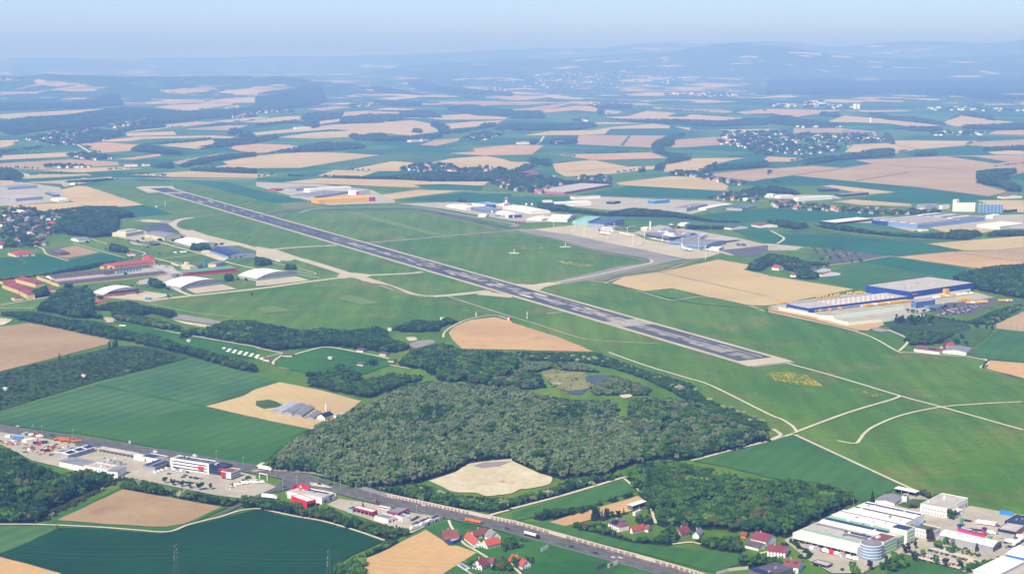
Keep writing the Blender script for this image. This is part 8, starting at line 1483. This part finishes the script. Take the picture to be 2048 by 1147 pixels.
def emit_trees(n_ind=330):
    ng = stuff_group(); er = random.Random(3)
    vis = []
    for i, (x, y, h, k, wd) in enumerate(TREES):
        px, py = proj((x, y, h * .5))
        on = -5 < px < 2053 and py < 1155
        small = k.startswith('bush') or k == 'bloom'
        sc = h / max(200, y) if on else -1
        if wd in SOLO and on: sc += 1
        vis.append((sc, i, small))
    vis.sort(reverse=True)
    pick = set(); nt = nb = 0
    for sc, i, small in vis:
        if sc <= 0: break
        if small and nb < 130: pick.add(i); nb += 1
        elif not small and nt < n_ind: pick.add(i); nt += 1
    proto = {}
    for i in sorted(pick):
        x, y, h, k, wd = TREES[i]; j = i % NV; nm, lab, cat = NICE[k]
        if wd in SOLO: place, grp = SOLO[wd]
        else: place, grp = "among many alike in the " + wd, cat + "s in the " + wd
        w_ = h * er.uniform(.72, 1.2)
        r_ = bpy.data.objects.new(nm, None); COL.objects.link(r_); r_.location = (x, y, .4 if y < 1900 else 0); r_.rotation_euler = (0, 0, er.uniform(0, 6.28)); r_.scale = (w_, w_, h)
        tag(r_, (lab + " " + place), cat, grp)
        for pn, me in (("trunk", TRK[KIND[k][0]]), ("crown", CR[k][j])):
            c = bpy.data.objects.new(pn, me); COL.objects.link(c); c.parent = r_
    groups = {}
    for i, t in enumerate(TREES):
        if i in pick: continue
        small = t[3].startswith('bush') or t[3] == 'bloom'; far = t[1] > 4600
        groups.setdefault("distant_woodland" if far else "undergrowth" if small else "woodland", []).append(t)
    for nm, T in groups.items():
        me = bpy.data.meshes.new(nm); me.from_pydata([(t[0], t[1], float(height(t[0], t[1])) if t[1] > 12500 else 0.0) for t in T], [], [])
        n = len(T)
        hs = np.array([t[2] for t in T]); far = np.array([max(1.0, t[1] / 5200.0) for t in T])
        a = me.attributes.new("h", 'FLOAT', 'POINT'); a.data.foreach_set("value", hs)
        a = me.attributes.new("wd", 'FLOAT', 'POINT'); a.data.foreach_set("value", hs * RNG.uniform(.68, 1.25, n) * np.minimum(far ** 1.3, 2.6))
        a = me.attributes.new("rz", 'FLOAT', 'POINT'); a.data.foreach_set("value", RNG.uniform(0, 6.28, n))
        a = me.attributes.new("idx", 'INT', 'POINT'); a.data.foreach_set("value", [SRC_IDX[(t[3], q % NV)] for q, t in enumerate(T)])
        o = mesh_obj(nm, me); md = o.modifiers.new("scatter", 'NODES'); md.node_group = ng; tag(o, kind='stuff')
    print("trees", len(TREES), "single", len(pick), {k: len(v) for k, v in groups.items()})
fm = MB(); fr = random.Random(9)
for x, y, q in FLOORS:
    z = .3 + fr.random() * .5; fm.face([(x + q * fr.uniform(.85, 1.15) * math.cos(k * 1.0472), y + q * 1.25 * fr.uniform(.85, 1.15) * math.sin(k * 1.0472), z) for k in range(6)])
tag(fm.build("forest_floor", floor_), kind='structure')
SOLO = dict(globals().get('SOLO', {}))
emit_trees()

def ordinal_labels(limit=26):
    """things that would share a label are told apart by their order from left to right"""
    bpy.context.view_layer.update(); D_ = {}
    for o in COL.objects:
        if o.parent is None and o.get('label'): D_.setdefault(o['label'], []).append(o)
    W_ = ['leftmost', 'second', 'third', 'fourth', 'fifth', 'sixth', 'seventh', 'eighth', 'ninth', 'tenth', 'eleventh', 'twelfth', 'thirteenth', 'fourteenth', 'fifteenth', 'sixteenth', 'seventeenth', 'eighteenth', 'nineteenth', 'twentieth'] + ['%dth' % k for k in range(21, 60)]
    for lb, os_ in D_.items():
        if len(os_) < 2 or len(os_) > limit: continue
        os_.sort(key=lambda o: proj(o.location)[0]); n = len(os_); base = ' '.join(lb.replace('among many alike in the ', 'in the ').split()[:11])
        for i, o in enumerate(os_): o['label'] = ('leftmost ' if i == 0 else 'rightmost ' if i == n - 1 else W_[i] + ' from left, ') + base + ' (of %d)' % n if False else ('leftmost ' if i == 0 else 'rightmost ' if i == n - 1 else W_[i] + ' from the left, ') + base
ordinal_labels()
# ================================================================ the air
def haze():
    me = bpy.data.meshes.new("haze"); bm = bmesh.new(); bmesh.ops.create_cube(bm, size=1.0); bm.to_mesh(me); bm.free()
    o = mesh_obj("haze", me); o.scale = (260000, 116000, 1001); o.location = (0, 55000, 1001 / 2 - 2)
    m = bpy.data.materials.new("hazy_air"); m.use_nodes = True; n = m.node_tree
    n.nodes.remove(n.nodes["Principled BSDF"])
    v = n.nodes.new("ShaderNodeVolumePrincipled"); v.inputs['Color'].default_value = HAZE_C
    v.inputs['Density'].default_value = HAZE_D; v.inputs['Anisotropy'].default_value = 0.0
    v.inputs['Absorption Color'].default_value = (HAZE_A, HAZE_A, HAZE_A, 1)
    n.links.new(v.outputs[0], n.nodes["Material Output"].inputs['Volume'])
    me.materials.append(m); tag(o, kind='stuff')
HAZE_C = (0.28, 0.455, 1.0, 1); HAZE_D = 1.04e-4; HAZE_A = 0.6
haze()
